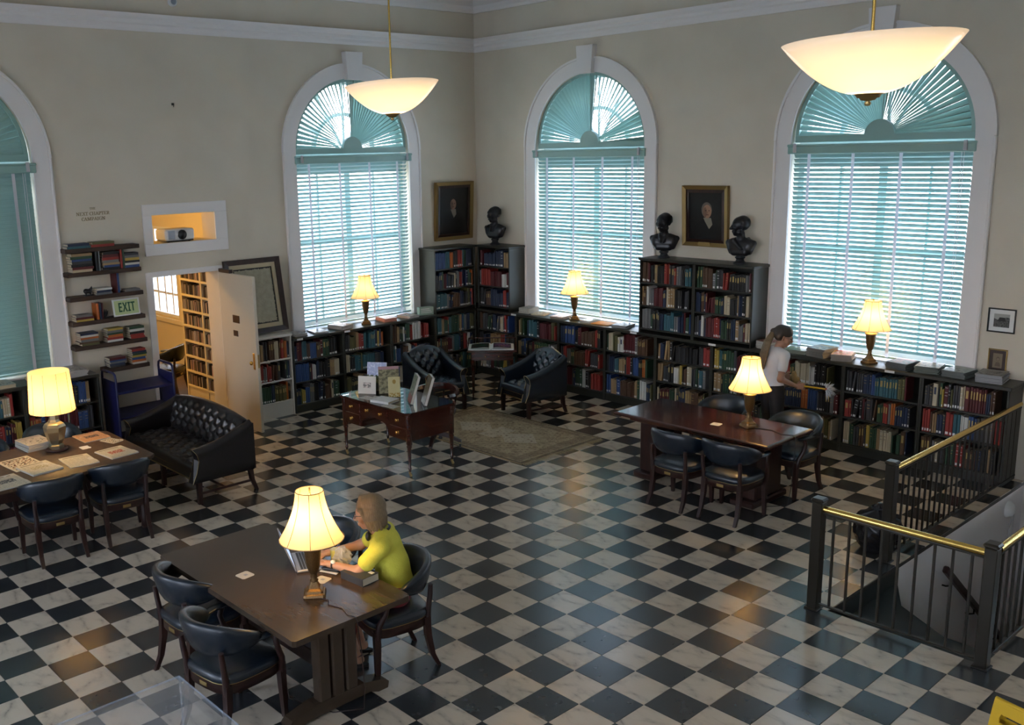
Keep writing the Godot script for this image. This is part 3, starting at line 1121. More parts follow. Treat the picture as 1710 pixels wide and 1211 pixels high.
func bookcases() -> void:
	var zf := -5.47
	var xf_ := -7.085
	var right_labels := [
		["low dark bookcase in the corner under the left bust", "in the bust's corner"],
		["low dark bookcase beside the corner, behind the open picture book", "behind the open book"],
		["low dark bookcase under the window lamp, behind the facing tufted armchair", "behind the facing armchair"],
		["low dark bookcase right of the facing tufted armchair", "right of the facing armchair"],
		["low dark bookcase under the left half of the tall case with busts", "under the left tall case"],
		["low dark bookcase under the right half of the tall case with busts", "under the right tall case"],
		["low dark bookcase behind the woman holding the duster", "behind the woman with the duster"],
		["low dark bookcase under the wide window, right of the duster", "right of the duster"],
		["low dark bookcase at the end of the wall behind the stair railing", "behind the railing"]]
	var xs := [-7.085, -6.20, -5.30, -4.40, -3.50, -2.60, -1.70, -0.80, 0.10, 1.0]
	for i in 9:
		var fr := Transform3D(Basis.IDENTITY, Vector3(xs[i], 0, zf))
		bay("low_bookcase", right_labels[i][0], fr, xs[i + 1] - xs[i], 0.0, 1.06, [0.12, 0.45, 0.76], 0.398, M.shelf, M.shelf_edge, right_labels[i][1], [rng.randf_range(0.86, 0.97), rng.randf_range(0.82, 0.97), rng.randf_range(0.75, 0.97)], "low bookcases along the window wall")
	var top := thing("bookcase_counter", "long dark counter along the low bookcases under the two right windows", "counter")
	part(MB.new().mm(Vector3(XW, 1.06, ZW + 0.001), Vector3(1.02, 1.10, zf + 0.025), 0.006), "counter_top", M.shelf_edge, top)
	for x in [-6.22, -3.86, -2.58, -1.66, -0.25]:
		part(MB.new().mm(Vector3(x - 0.055, 1.066, zf + 0.0252), Vector3(x + 0.055, 1.094, zf + 0.027)), "shelf_label", M.white, top)
	var left_labels := [
		["low dark bookcase beside the small white bookcase", "by the white bookcase"],
		["low dark bookcase under the window lamp of the door wall", "under the lamp on the door wall"],
		["low dark bookcase behind the shadowed tufted armchair", "behind the shadowed armchair"],
		["low dark bookcase in the corner under the gilt portrait", "in the portrait's corner"]]
	var zs := [-1.86, -2.75, -3.65, -4.55, -5.445]
	for i in 4:
		var fr := Transform3D(Basis(Vector3(0, 0, -1), Vector3.UP, Vector3(1, 0, 0)), Vector3(xf_, 0, zs[i]))
		bay("low_bookcase", left_labels[i][0], fr, zs[i] - zs[i + 1], 0.0, 1.06, [0.12, 0.45, 0.76], 0.398, M.shelf, M.shelf_edge, left_labels[i][1], [rng.randf_range(0.86, 0.97), rng.randf_range(0.82, 0.97), rng.randf_range(0.75, 0.97)], "low bookcases along the door wall")
	var ltop := thing("bookcase_counter", "dark counter along the low bookcases under the window beside the door", "counter")
	part(MB.new().mm(Vector3(XW + 0.001, 1.06, -5.444), Vector3(xf_ + 0.025, 1.10, -1.86), 0.006), "counter_top", M.shelf_edge, ltop)
	for z in [-1.97, -2.8]:
		part(MB.new().mm(Vector3(xf_ + 0.0252, 1.066, z - 0.05), Vector3(xf_ + 0.027, 1.094, z + 0.05)), "shelf_label", M.white, ltop)
	# tall cases on the counter
	var tall := [1.165, 1.49, 1.81]
	for i in 2:
		bay("tall_bookcase", ["tall dark bookcase below the left of the paired busts, on the counter", "tall dark bookcase below the right of the paired busts, on the counter"][i], Transform3D(Basis.IDENTITY, Vector3(-3.79 + 0.88 * i, 0, zf)), 0.88, 1.10, 2.11, tall, 0.398, M.shelf, M.shelf_edge, ["in the left tall case", "in the right tall case"][i], [0.96, 0.93, 0.95], "tall bookcases between the windows", true)
	bay("tall_bookcase", "tall dark corner bookcase under the single bust, on the counter", Transform3D(Basis.IDENTITY, Vector3(-7.06, 0, zf)), 0.73, 1.10, 2.11, tall, 0.398, M.shelf, M.shelf_edge, "in the bust's corner case", [0.95, 0.95, 0.95], "", true)
	bay("tall_bookcase", "tall dark corner bookcase under the small portrait, on the counter", Transform3D(Basis(Vector3(0, 0, -1), Vector3.UP, Vector3(1, 0, 0)), Vector3(xf_, 0, -4.56)), 0.885, 1.10, 2.11, tall, 0.398, M.shelf, M.shelf_edge, "in the portrait's corner case", [0.95, 0.95, 0.95], "", true)
	# small white bookcase by the door
	bay("white_bookcase", "small white painted bookcase between the open door and dark shelves", Transform3D(Basis(Vector3(0, 0, -1), Vector3.UP, Vector3(1, 0, 0)), Vector3(xf_ - 0.01, 0, -1.03)), 0.82, 0.0, 1.15, [0.23, 0.54, 0.84], 0.388, M.white_wood, M.white_wood, "in the small white bookcase", [0.97, 0.95, 0.95], "", true)
	# the case on the other side of the door
	for i in 3:
		bay("low_bookcase", ["low dark bookcase behind the table of newspapers, beside the book cart", "low dark bookcase under the closed dark blind", "low dark bookcase at the far end under the closed dark blind"][i], Transform3D(Basis(Vector3(0, 0, -1), Vector3.UP, Vector3(1, 0, 0)), Vector3(xf_, 0, 1.85 + 0.9 * i)), 0.9, 0.0, 1.04, [0.10, 0.42, 0.74], 0.398, M.shelf, M.shelf_edge, ["beside the blue book cart", "under the closed dark blind", "under the closed dark blind"][i], [0.9, 0.9, 0.88])
	var dtop := thing("bookcase_counter", "dark counter under the closed blind behind the newspaper table", "counter")
	part(MB.new().mm(Vector3(XW + 0.001, 1.04, 0.95), Vector3(xf_ + 0.025, 1.08, 3.66), 0.006), "counter_top", M.shelf_edge, dtop)
	var rl := thing("wall_ledge", "short dark ledge on the wall past the last bookcase", "ledge")
	part(MB.new().mm(Vector3(1.03, 1.07, ZW + 0.001), Vector3(2.15, 1.11, ZW + 0.16), 0.006), "ledge_board", M.shelf_edge, rl)
	place_books()

# ---------- stairs and railings ----------
func stairwell() -> void:
	# the white wall below the floor edge, the far wall and the other side
	smesh(MB.new().mm(Vector3(0.95, -3.4, ZW), Vector3(1.10, -0.046, -2.80)), "wall_stair_inner", M.trim)
	smesh(MB.new().mm(Vector3(2.26, -3.4, ZW), Vector3(2.42, -0.046, -1.524)), "wall_stair_outer", M.trim)
	smesh(MB.new().mm(Vector3(0.95, -3.4, ZW - 0.3), Vector3(2.42, -0.046, ZW)), "wall_stair_end", M.trim)
	smesh(MB.new().mm(Vector3(0.95, -3.4, -1.524), Vector3(2.42, -0.046, -1.40)), "wall_stair_front", M.trim)
	smesh(MB.new().mm(Vector3(0.95, -3.4, -2.80), Vector3(1.10, -0.046, -1.524)), "wall_stair_entry", M.stair_rubber)
	smesh(MB.new().mm(Vector3(0.95, -3.5, ZW - 0.3), Vector3(2.42, -3.4, -1.40)), "floor_below", M.grout)
	var st := thing("staircase", "dark staircase going down beside the white wall inside the brass railing", "stairs")
	# three winders turn about the wall's end, then a straight flight towards the window wall
	var pv := Vector2(1.103, -2.797)
	var wed := [[pv, Vector2(1.103, -1.527), Vector2(1.77, -1.527)], [pv, Vector2(1.77, -1.527), Vector2(2.257, -1.527), Vector2(2.257, -2.06)], [pv, Vector2(2.257, -2.06), Vector2(2.257, -2.797)]]
	for k in 3:
		var poly := PackedVector2Array()
		for p in wed[k]:
			poly.append(Vector2(p.x, p.y))
		var o := part(MB.new().slab(poly, 0.18 * (k + 1), 3.39), "winder", M.stair_rubber, st)
		o.transform = Transform3D(Basis(Vector3.RIGHT, PI / 2), Vector3.ZERO)
	for k in 12:
		var y := -0.54 - 0.182 * (k + 1)
		var z := -2.80 - 0.25 * k
		part(MB.new().mm(Vector3(1.103, -3.39, z - 0.25), Vector3(2.257, y, z), 0.006), "step", M.stair_rubber, st)
	var hr := thing("stair_handrail", "dark wooden handrail sloping down the white stair wall", "handrail")
	part(MB.new().bar(Vector3(1.18, -0.30, -3.66), Vector3(1.18, -1.62, -5.34), 0.055, 0.07, 0.012), "rail", M.dark_wood, hr)
	for k in 3:
		var a := Vector3(1.18, -0.30, -3.66).lerp(Vector3(1.18, -1.62, -5.34), 0.10 + 0.4 * k)
		part(MB.new().tube([a + Vector3(0, -0.035, 0), a + Vector3(0, -0.09, 0), a + Vector3(-0.045, -0.11, 0), a + Vector3(-0.08, -0.11, 0)], 0.009, 8), "bracket", M.iron, hr)
	var fx := thing("wall_fixture", "small white dome fixture with hanging wires on the stair wall", "fixture", Vector3(1.10, -0.20, -5.42))
	part(MB.new().lathe([Vector2(0.09, 0.0), Vector2(0.088, 0.02), Vector2(0.06, 0.06), Vector2(0.02, 0.075), Vector2(0.001, 0.076)], 20), "dome", M.white, fx).rotation.z = -PI / 2
	part(MB.new().tube([Vector3(0.02, -0.05, -0.06), Vector3(0.02, -0.15, -0.08), Vector3(0.02, -0.26, -0.05), Vector3(0.02, -0.33, -0.1), Vector3(0.02, -0.24, -0.14), Vector3(0.02, -0.1, -0.17)], 0.006, 6), "wire", M.white, fx)
	part(MB.new().mm(Vector3(0.0, -0.36, -0.20), Vector3(0.02, -0.24, -0.10), 0.004), "outlet", M.white, fx)
	# railings
	railing("stair_railing", "brass topped iron railing along the stair opening, facing the room", Vector3(1.0, 0, -1.49), Vector3(2.26, 0, -1.49), true, true, 9)
	railing("stair_railing", "brass topped iron railing running to the wall behind the stair opening", Vector3(0.995, 0, -2.77), Vector3(0.995, 0, ZW + 0.02), true, false, 24)
	railing("stair_railing", "brass topped iron railing on the far side of the stair opening", Vector3(2.26, 0, -1.58), Vector3(2.26, 0, ZW + 0.02), false, false, 33)

func railing(called: String, label: String, a: Vector3, b: Vector3, post_a: bool, post_b: bool, n: int) -> void:
	var t := thing(called, label, "railing", Vector3.ZERO, 0.0, "stair railings")
	var d := (b - a).normalized()
	for e in [[a, post_a], [b, post_b]]:
		if e[1]:
			var p: Vector3 = e[0]
			var o := part(MB.new().mm(p + Vector3(-0.042, 0, -0.042), p + Vector3(0.042, 0.90, 0.042), 0.005), "post", M.iron, t)
			part(MB.new().mm(p + Vector3(-0.052, 0.90, -0.052), p + Vector3(0.052, 0.935, 0.052), 0.012), "cap", M.iron, o)
			part(MB.new().mm(p + Vector3(-0.055, 0, -0.055), p + Vector3(0.055, 0.012, 0.055), 0.003), "foot_plate", M.iron, o)
	part(MB.new().tube([a + d * 0.03 + Vector3.UP * 0.85, b - d * 0.01 + Vector3.UP * 0.85], 0.026, 16), "brass_rail", M.brass, t)
	part(MB.new().bar(a + Vector3.UP * 0.815, b + Vector3.UP * 0.815, 0.03, 0.012, 0.0), "top_strip", M.iron, t)
	part(MB.new().bar(a + Vector3.UP * 0.05, b + Vector3.UP * 0.05, 0.032, 0.014, 0.003), "bottom_strip", M.iron, t)
	var src: MeshInstance3D = null
	for k in n:
		var p := a.lerp(b, (k + 1.0) / (n + 1.0))
		if src == null:
			src = part(MB.new().mm(Vector3(-0.009, 0.05, -0.009), Vector3(0.009, 0.81, 0.009), 0.002), "baluster", M.iron, t)
			src.position = p
		else:
			kid(src, "baluster", t, Transform3D(Basis.IDENTITY, p))

# ---------- the room behind the door ----------
func back_room() -> void:
	var x0 := -12.4
	var x1 := XW - 0.35
	smesh(MB.new().mm(Vector3(x0 - 0.2, -0.2, -2.2), Vector3(x1, -0.005, 1.9)), "floor_back_room", M.old_oak)
	smesh(MB.new().mm(Vector3(x0 - 0.2, 0, -2.2), Vector3(x0, 3.3, 1.9)), "wall_back_room_far", M.cream_paint)
	smesh(MB.new().mm(Vector3(x0, 0, 1.7), Vector3(x1, 3.3, 1.9)), "wall_back_room_side", M.cream_paint)
	smesh(MB.new().mm(Vector3(x0 - 0.2, 3.1, -2.2), Vector3(x1, 3.3, 1.9)), "ceiling_back_room", M.cream_paint)
	# end wall with its window
	var wm := wall_mesh(Vector3(1, 0, 0), Vector3(0, 0, 1), Vector3(0, 0, -2.0), x0, x1, 3.1, 0.2, [{"a": -11.95, "b": -10.85, "holes": [{"y0": 0.95, "top": [[-11.95, 2.5], [-10.85, 2.5]]}]}])
	smesh(wm, "wall_back_room_end", M.cream_paint)
	var win := struct("window_5")
	var fr := MB.new()
	fr.mm(Vector3(-11.95, 0.95, -2.12), Vector3(-10.85, 1.0, -2.0))
	fr.mm(Vector3(-11.95, 2.45, -2.12), Vector3(-10.85, 2.5, -2.0))
	for x in [-11.95, -11.68, -11.40, -11.13, -10.90]:
		fr.mm(Vector3(x, 0.95, -2.1), Vector3(x + 0.05, 2.5, -2.04))
	for y in [1.32, 1.70, 2.08]:
		fr.mm(Vector3(-11.95, y, -2.1), Vector3(-10.85, y + 0.04, -2.05))
	part(fr, "frame", M.white, win)
	for k in 4:
		var pm := MB.new()
		pm.qn(Vector3(-11.95 + 0.275 * k, 0.97, -2.08), Vector3(-11.675 + 0.275 * k, 0.97, -2.08), Vector3(-11.675 + 0.275 * k, 2.48, -2.08), Vector3(-11.95 + 0.275 * k, 2.48, -2.08), Vector3.BACK)
		part(pm, "pane", M.glass, win)
	part(MB.new().mm(Vector3(x0, 0.84, -2.0), Vector3(x1, 0.92, -1.96), 0.006), "dado_rail", M.cream_paint, win)
	# the disc shelves
	var t := thing("disc_shelves", "cream wall shelves full of discs seen through the open door", "shelves", Vector3(-8.74, 0, -1.02))
	for x in [0.0, 0.62, 0.90]:
		part(MB.new().mm(Vector3(x, 0, -0.22), Vector3(x + 0.045, 2.35, 0.0), 0.004), "upright", M.cream_paint, t)
	part(MB.new().mm(Vector3(0, 0.0, -0.22), Vector3(0.94, 0.30, -0.01), 0.004), "base", M.cream_paint, t)
	part(MB.new().mm(Vector3(0.0, 0.0, -0.235), Vector3(0.94, 2.35, -0.22)), "back_board", M.cream_paint, t)
	var discs := MB.new()
	for k in 9:
		var y := 0.30 + 0.228 * k
		part(MB.new().mm(Vector3(0.02, y, -0.22), Vector3(0.93, y + 0.03, 0.004), 0.003), "shelf", M.cream_paint, t)
		if k < 8:
			for seg in [[0.05, 0.615], [0.67, 0.895]]:
				var s: float = seg[0]
				while s < seg[1] - 0.012:
					var w := rng.randf_range(0.008, 0.015)
					var g: float = [0.03, 0.05, 0.1, 0.3, 0.5][rng.randi_range(0, 4)]
					discs.tint(Color(g * rng.randf_range(0.8, 1.3), g * 0.8, g * rng.randf_range(0.5, 0.9)))
					discs.mm(Vector3(s, y + 0.03, -0.15), Vector3(s + w, y + 0.03 + rng.randf_range(0.13, 0.165), rng.randf_range(-0.03, -0.015)))
					s += w + 0.001
	var dm := mat("disc_cases", Color.WHITE, 0.4)
	dm.vertex_color_use_as_albedo = true
	tag(part(discs, "disc_cases", dm, t), "", "", "", "stuff")
	# its ceiling lamp
	var lp := thing("ceiling_lamp", "warm round ceiling lamp in the room behind the door", "lamp", Vector3(-9.6, 3.06, 0.1))
	var gm := mat("lamp_globe", lin(0.8, 0.7, 0.5), 0.5)
	gm.emission_enabled = true
	gm.emission = Color(1.0, 0.80, 0.45)
	gm.emission_energy_multiplier = 3.0
	part(MB.new().lathe([Vector2(0.02, 0.04), Vector2(0.16, 0.03), Vector2(0.17, 0.0), Vector2(0.13, -0.06), Vector2(0.05, -0.09), Vector2(0.002, -0.095)], 24), "globe", gm, lp)
	var ol := OmniLight3D.new()
	ol.name = "ceiling_lamp_light"
	ol.position = Vector3(-9.6, 3.02, 0.1)
	ol.light_color = Color(1.0, 0.78, 0.44)
	ol.light_energy = 2.2
	ol.light_size = 0.15
	ol.omni_range = 14.0
	ol.omni_attenuation = 2.0
	ol.shadow_enabled = true
	add_child(ol)
	# door: casing, jamb and the leaf standing open
	var dr := struct("door_1")
	var cs := MB.new()
	cs.mm(Vector3(XW, 0, -0.035), Vector3(XW + 0.02, 2.13, 0.06), 0.004)
	cs.mm(Vector3(XW, 0, -1.05), Vector3(XW + 0.02, 2.13, -0.985), 0.004)
	cs.mm(Vector3(XW, 2.13, -1.05), Vector3(XW + 0.022, 2.20, 0.06), 0.004)
	part(cs, "casing", M.trim, dr)
	var leaf := part(MB.new().mm(Vector3(XW + 0.03, 0.012, -1.015), Vector3(-6.565, 2.115, -0.972), 0.004), "leaf", M.door_paint, dr)
	part(MB.new().mm(Vector3(-7.13, 1.455, -0.972), Vector3(-6.955, 1.56, -0.966), 0.002), "plaque", M.dark_wood, leaf)
	part(MB.new().mm(Vector3(-7.135, 1.27, -0.972), Vector3(-7.015, 1.35, -0.966), 0.002), "plaque", M.dark_wood, leaf)
	part(MB.new().mm(Vector3(-6.665, 0.87, -0.972), Vector3(-6.615, 1.09, -0.967), 0.002), "lock_plate", M.brass, leaf)
	part(MB.new().mm(Vector3(-6.5652, 0.90, -1.008), Vector3(-6.563, 1.08, -0.980), 0.0005), "latch_plate", M.old_brass, leaf)
	part(MB.new().ball(Vector3(-6.64, 0.965, -0.925), Vector3(0.028, 0.028, 0.022), 14), "knob", M.brass, leaf)
	part(MB.new().mm(Vector3(XW + 0.05, 2.115, -1.02), Vector3(XW + 0.35, 2.165, -0.965), 0.006), "door_closer", M.dark_wood, leaf)
	# niche frame over the door, projector in it
	var nf := struct("trim_20")
	var nm := MB.new()
	for r in [[Vector2(0.035, 2.41), Vector2(-1.165, 2.56)], [Vector2(0.035, 2.93), Vector2(-1.165, 3.07)], [Vector2(0.035, 2.56), Vector2(-0.085, 2.93)], [Vector2(-0.985, 2.56), Vector2(-1.165, 2.93)]]:
		nm.mm(Vector3(XW, r[0].y, r[0].x), Vector3(XW + 0.03, r[1].y, r[1].x), 0.004)
	part(nm, "niche_frame", M.trim, nf)
	part(MB.new().mm(Vector3(XW - 0.5, 2.53, -0.985), Vector3(XW - 0.001, 2.556, -0.035)), "niche_shelf", M.cream_paint, nf)
	var pj := thing("projector", "white video projector standing in the lit niche over the door", "projector", Vector3(XW - 0.20, 2.557, -0.50), PI / 2)
	part(MB.new().box(Vector3(0, 0.095, 0), Vector3(0.42, 0.15, 0.30), 0.02), "body", M.white, pj)
	part(MB.new().box(Vector3(0, 0.015, 0), Vector3(0.40, 0.012, 0.28), 0.004), "base", M.black, pj)
	var lens := MB.new().lathe([Vector2(0.062, 0.0), Vector2(0.062, 0.03), Vector2(0.05, 0.032), Vector2(0.045, 0.01), Vector2(0.001, 0.012)], 24)
	var lo := part(lens, "lens", M.black, pj)
	lo.rotation.x = PI / 2
	lo.position = Vector3(0.02, 0.095, 0.148)
	part(MB.new().lathe([Vector2(0.064, 0.0), Vector2(0.068, 0.018), Vector2(0.064, 0.02)], 24, Vector3.ZERO, true, false), "lens_ring", M.steel, lo)
	part(MB.new().mm(Vector3(-0.17, 0.04, 0.150), Vector3(-0.075, 0.15, 0.153), 0.001), "grille", M.silver, pj)
	for x in [-0.15, 0.15]:
		part(MB.new().lathe([Vector2(0.015, 0.0), Vector2(0.015, 0.012)], 10, Vector3(x, 0.0, 0.1)), "foot", M.rubber, pj)

# ---------- tables ----------
func tables() -> void:
	# oak trestle table at the front
	var t := thing("reading_table", "long oak trestle table where the woman in yellow works", "table", Vector3(-1.155, 0, 2.115))
	part(MB.new().slab(clipped(0.915, 0.465, 0.02), 0.0, 0.04), "tabletop", M.oak, t).transform = Transform3D(Basis(Vector3.RIGHT, PI / 2), Vector3(0, 0.745, 0))
	part(MB.new().mm(Vector3(-0.80, 0.64, -0.33), Vector3(0.80, 0.705, 0.33), 0.004), "under_frame", M.dark_wood, t)
	for s in [-1.0, 1.0]:
		var x: float = 0.66 * s
		for z in [-0.11, 0.0, 0.11]:
			part(MB.new().mm(Vector3(x - 0.045, 0.10, z - 0.048), Vector3(x + 0.045, 0.66, z + 0.048), 0.012), "column", M.oak, t)
		var foot := PackedVector2Array([Vector2(-0.40, 0.0), Vector2(-0.32, 0.0), Vector2(-0.25, 0.028), Vector2(0.25, 0.028), Vector2(0.32, 0.0), Vector2(0.40, 0.0), Vector2(0.41, 0.045), Vector2(0.38, 0.075), Vector2(0.20, 0.115), Vector2(-0.20, 0.115), Vector2(-0.38, 0.075), Vector2(-0.41, 0.045)])
		var fo := part(MB.new().slab(foot, -0.05, 0.05), "foot", M.oak, t)
		fo.transform = Transform3D(Basis(Vector3.UP, PI / 2), Vector3(x, 0, 0))
	part(MB.new().mm(Vector3(-0.62, 0.22, -0.035), Vector3(0.62, 0.34, 0.035), 0.006), "stretcher", M.dark_wood, t)
	# mahogany table
	t = thing("reading_table", "polished mahogany table with slab pedestals near the window bookcases", "table", Vector3(-1.235, 0, -3.37))
	var top := MB.new()
	var rings := []
	for k in [[0.955, 0.44, 0.712], [0.955, 0.44, 0.728], [0.948, 0.433, 0.738], [0.93, 0.415, 0.745]]:
		rings.append(PackedVector3Array([Vector3(-k[0], k[2], -k[1]), Vector3(k[0], k[2], -k[1]), Vector3(k[0], k[2], k[1]), Vector3(-k[0], k[2], k[1])]))
	top.loft(rings, true, true, false)
	part(top, "tabletop", M.mahogany, t)
	part(MB.new().mm(Vector3(-0.84, 0.64, -0.30), Vector3(0.84, 0.712, 0.30), 0.006), "apron", M.mahogany, t)
	for s in [-1.0, 1.0]:
		part(MB.new().mm(Vector3(0.62 * s - 0.11, 0.07, -0.25), Vector3(0.62 * s + 0.11, 0.66, 0.25), 0.012), "pedestal", M.dark_wood, t)
		part(MB.new().mm(Vector3(0.62 * s - 0.14, 0.0, -0.33), Vector3(0.62 * s + 0.14, 0.07, 0.33), 0.014), "pedestal_foot", M.dark_wood, t)
	# old table for newspapers
	t = thing("newspaper_table", "old brown oak table with turned legs, covered with newspapers", "table", Vector3(-5.065, 0, 2.72))
	part(MB.new().slab(clipped(0.635, 1.24, 0.06), 0.0, 0.032), "tabletop", M.old_oak, t).transform = Transform3D(Basis(Vector3.RIGHT, PI / 2), Vector3(0, 0.75, 0))
	for s in [-1.0, 1.0]:
		part(MB.new().mm(Vector3(s * 0.54 - 0.014, 0.60, -1.10), Vector3(s * 0.54 + 0.014, 0.718, 1.10)), "apron_board", M.dark_wood, t)
		part(MB.new().mm(Vector3(-0.54, 0.60, s * 1.12 - 0.014), Vector3(0.54, 0.718, s * 1.12 + 0.014)), "apron_board", M.dark_wood, t)
		for q in [-1.0, 1.0]:
			var lg := MB.new()
			lg.lathe([Vector2(0.03, 0.0), Vector2(0.042, 0.02), Vector2(0.036, 0.07), Vector2(0.05, 0.12), Vector2(0.038, 0.16), Vector2(0.056, 0.34), Vector2(0.062, 0.46), Vector2(0.045, 0.52), Vector2(0.06, 0.56), Vector2(0.06, 0.60)], 16, Vector3(s * 0.54, 0, q * 1.10))
			lg.mm(Vector3(s * 0.54 - 0.055, 0.56, q * 1.10 - 0.055), Vector3(s * 0.54 + 0.055, 0.718, q * 1.10 + 0.055), 0.006)
			part(lg, "leg", M.dark_wood, t)
	writing_desk()
	book_stand()
	# rug
	var rg := thing("rug", "worn beige oriental rug with fringed ends in front of the armchairs", "rug", Vector3(-4.33, 0, -3.19))
	var pile := MB.new()
	pile.mm(Vector3(-1.15, 0.0012, -0.73), Vector3(1.15, 0.010, 0.73), 0.003)
	var rm := mat("rug_pile", Color.WHITE, 0.95)
	rm.albedo_texture = rug_picture()
	rm.uv1_triplanar = true
	rm.uv1_scale = Vector3(1.0 / 2.3, 1.0, 1.0 / 1.46)
	rm.uv1_offset = Vector3(0.5, 0.5, 0.5)
	rm.uv1_triplanar_sharpness = 8.0
	bumpy(rm, M.fine, 0.3)
	part(pile, "pile", rm, rg)
	var fringe := MB.new()
	for s in [-1.0, 1.0]:
		for k in 210:
			var z := -0.72 + 1.44 * k / 209.0
			var l := rng.randf_range(0.05, 0.085)
			var dz := rng.randf_range(-0.012, 0.012)
			fringe.qn(Vector3(s * 1.145, 0.006, z - 0.0025), Vector3(s * 1.145, 0.006, z + 0.0025), Vector3(s * (1.15 + l), 0.002, z + 0.002 + dz), Vector3(s * (1.15 + l), 0.002, z - 0.002 + dz), Vector3.UP)
	tag(part(fringe, "fringe", mat("fringe", lin(0.42, 0.32, 0.17), 0.95), rg), "", "", "", "stuff")
	part(MB.new().mm(Vector3(-1.155, 0.001, -0.74), Vector3(1.155, 0.009, -0.725)), "bound_edge", M.piping, rg)
	part(MB.new().mm(Vector3(-1.155, 0.001, 0.725), Vector3(1.155, 0.009, 0.74)), "bound_edge", M.piping, rg)

func clipped(hx: float, hy: float, c: float) -> PackedVector2Array:
	return PackedVector2Array([Vector2(-hx + c, -hy), Vector2(hx - c, -hy), Vector2(hx, -hy + c), Vector2(hx, hy - c), Vector2(hx - c, hy), Vector2(-hx + c, hy), Vector2(-hx, hy - c), Vector2(-hx, -hy + c)])

func rug_picture() -> ImageTexture:
	var im := Image.create(512, 320, false, Image.FORMAT_RGB8)
	var a := FastNoiseLite.new()
	a.seed = 4
	a.frequency = 0.035
	a.fractal_octaves = 4
	var b := FastNoiseLite.new()
	b.seed = 9
	b.frequency = 0.16
	for y in 320:
		for x in 512:
			var u := absf(x / 511.0 - 0.5) * 2.0
			var v := absf(y / 319.0 - 0.5) * 2.0
			var edge := maxf(u * 1.0, v * 1.0)
			var p := 0.5 + 0.5 * sin(x * 0.09 + 3.0 * a.get_noise_2d(x, y)) * sin(y * 0.10 + 3.0 * a.get_noise_2d(x + 90, y))
			var c := Color(0.68, 0.60, 0.47).lerp(Color(0.55, 0.47, 0.36), p)
			var dd := absf(u - 0.35) + v * 0.8
			if dd < 0.28 or (u < 0.12 and v < 0.3):
				c = c.lerp(Color(0.74, 0.68, 0.60), 0.65)
			if (x / 9 + y / 9) % 3 == 0 and a.get_noise_2d(x * 2, y * 2) > 0.12:
				c = c.lerp(Color(0.36, 0.27, 0.21), 0.6)
			if edge > 0.80 and edge < 0.93:
				c = c.lerp(Color(0.40, 0.32, 0.24), 0.45 + 0.3 * b.get_noise_2d(x, y))
			if edge > 0.955:
				c = Color(0.40, 0.33, 0.24)
			c = c.lerp(Color(0.78, 0.70, 0.57), clampf(b.get_noise_2d(x * 1.3, y * 1.3) * 0.5 + a.get_noise_2d(x * 0.6, y * 0.6) * 0.5, 0.0, 0.6))
			im.set_pixel(x, y, c)
	return ImageTexture.create_from_image(im)

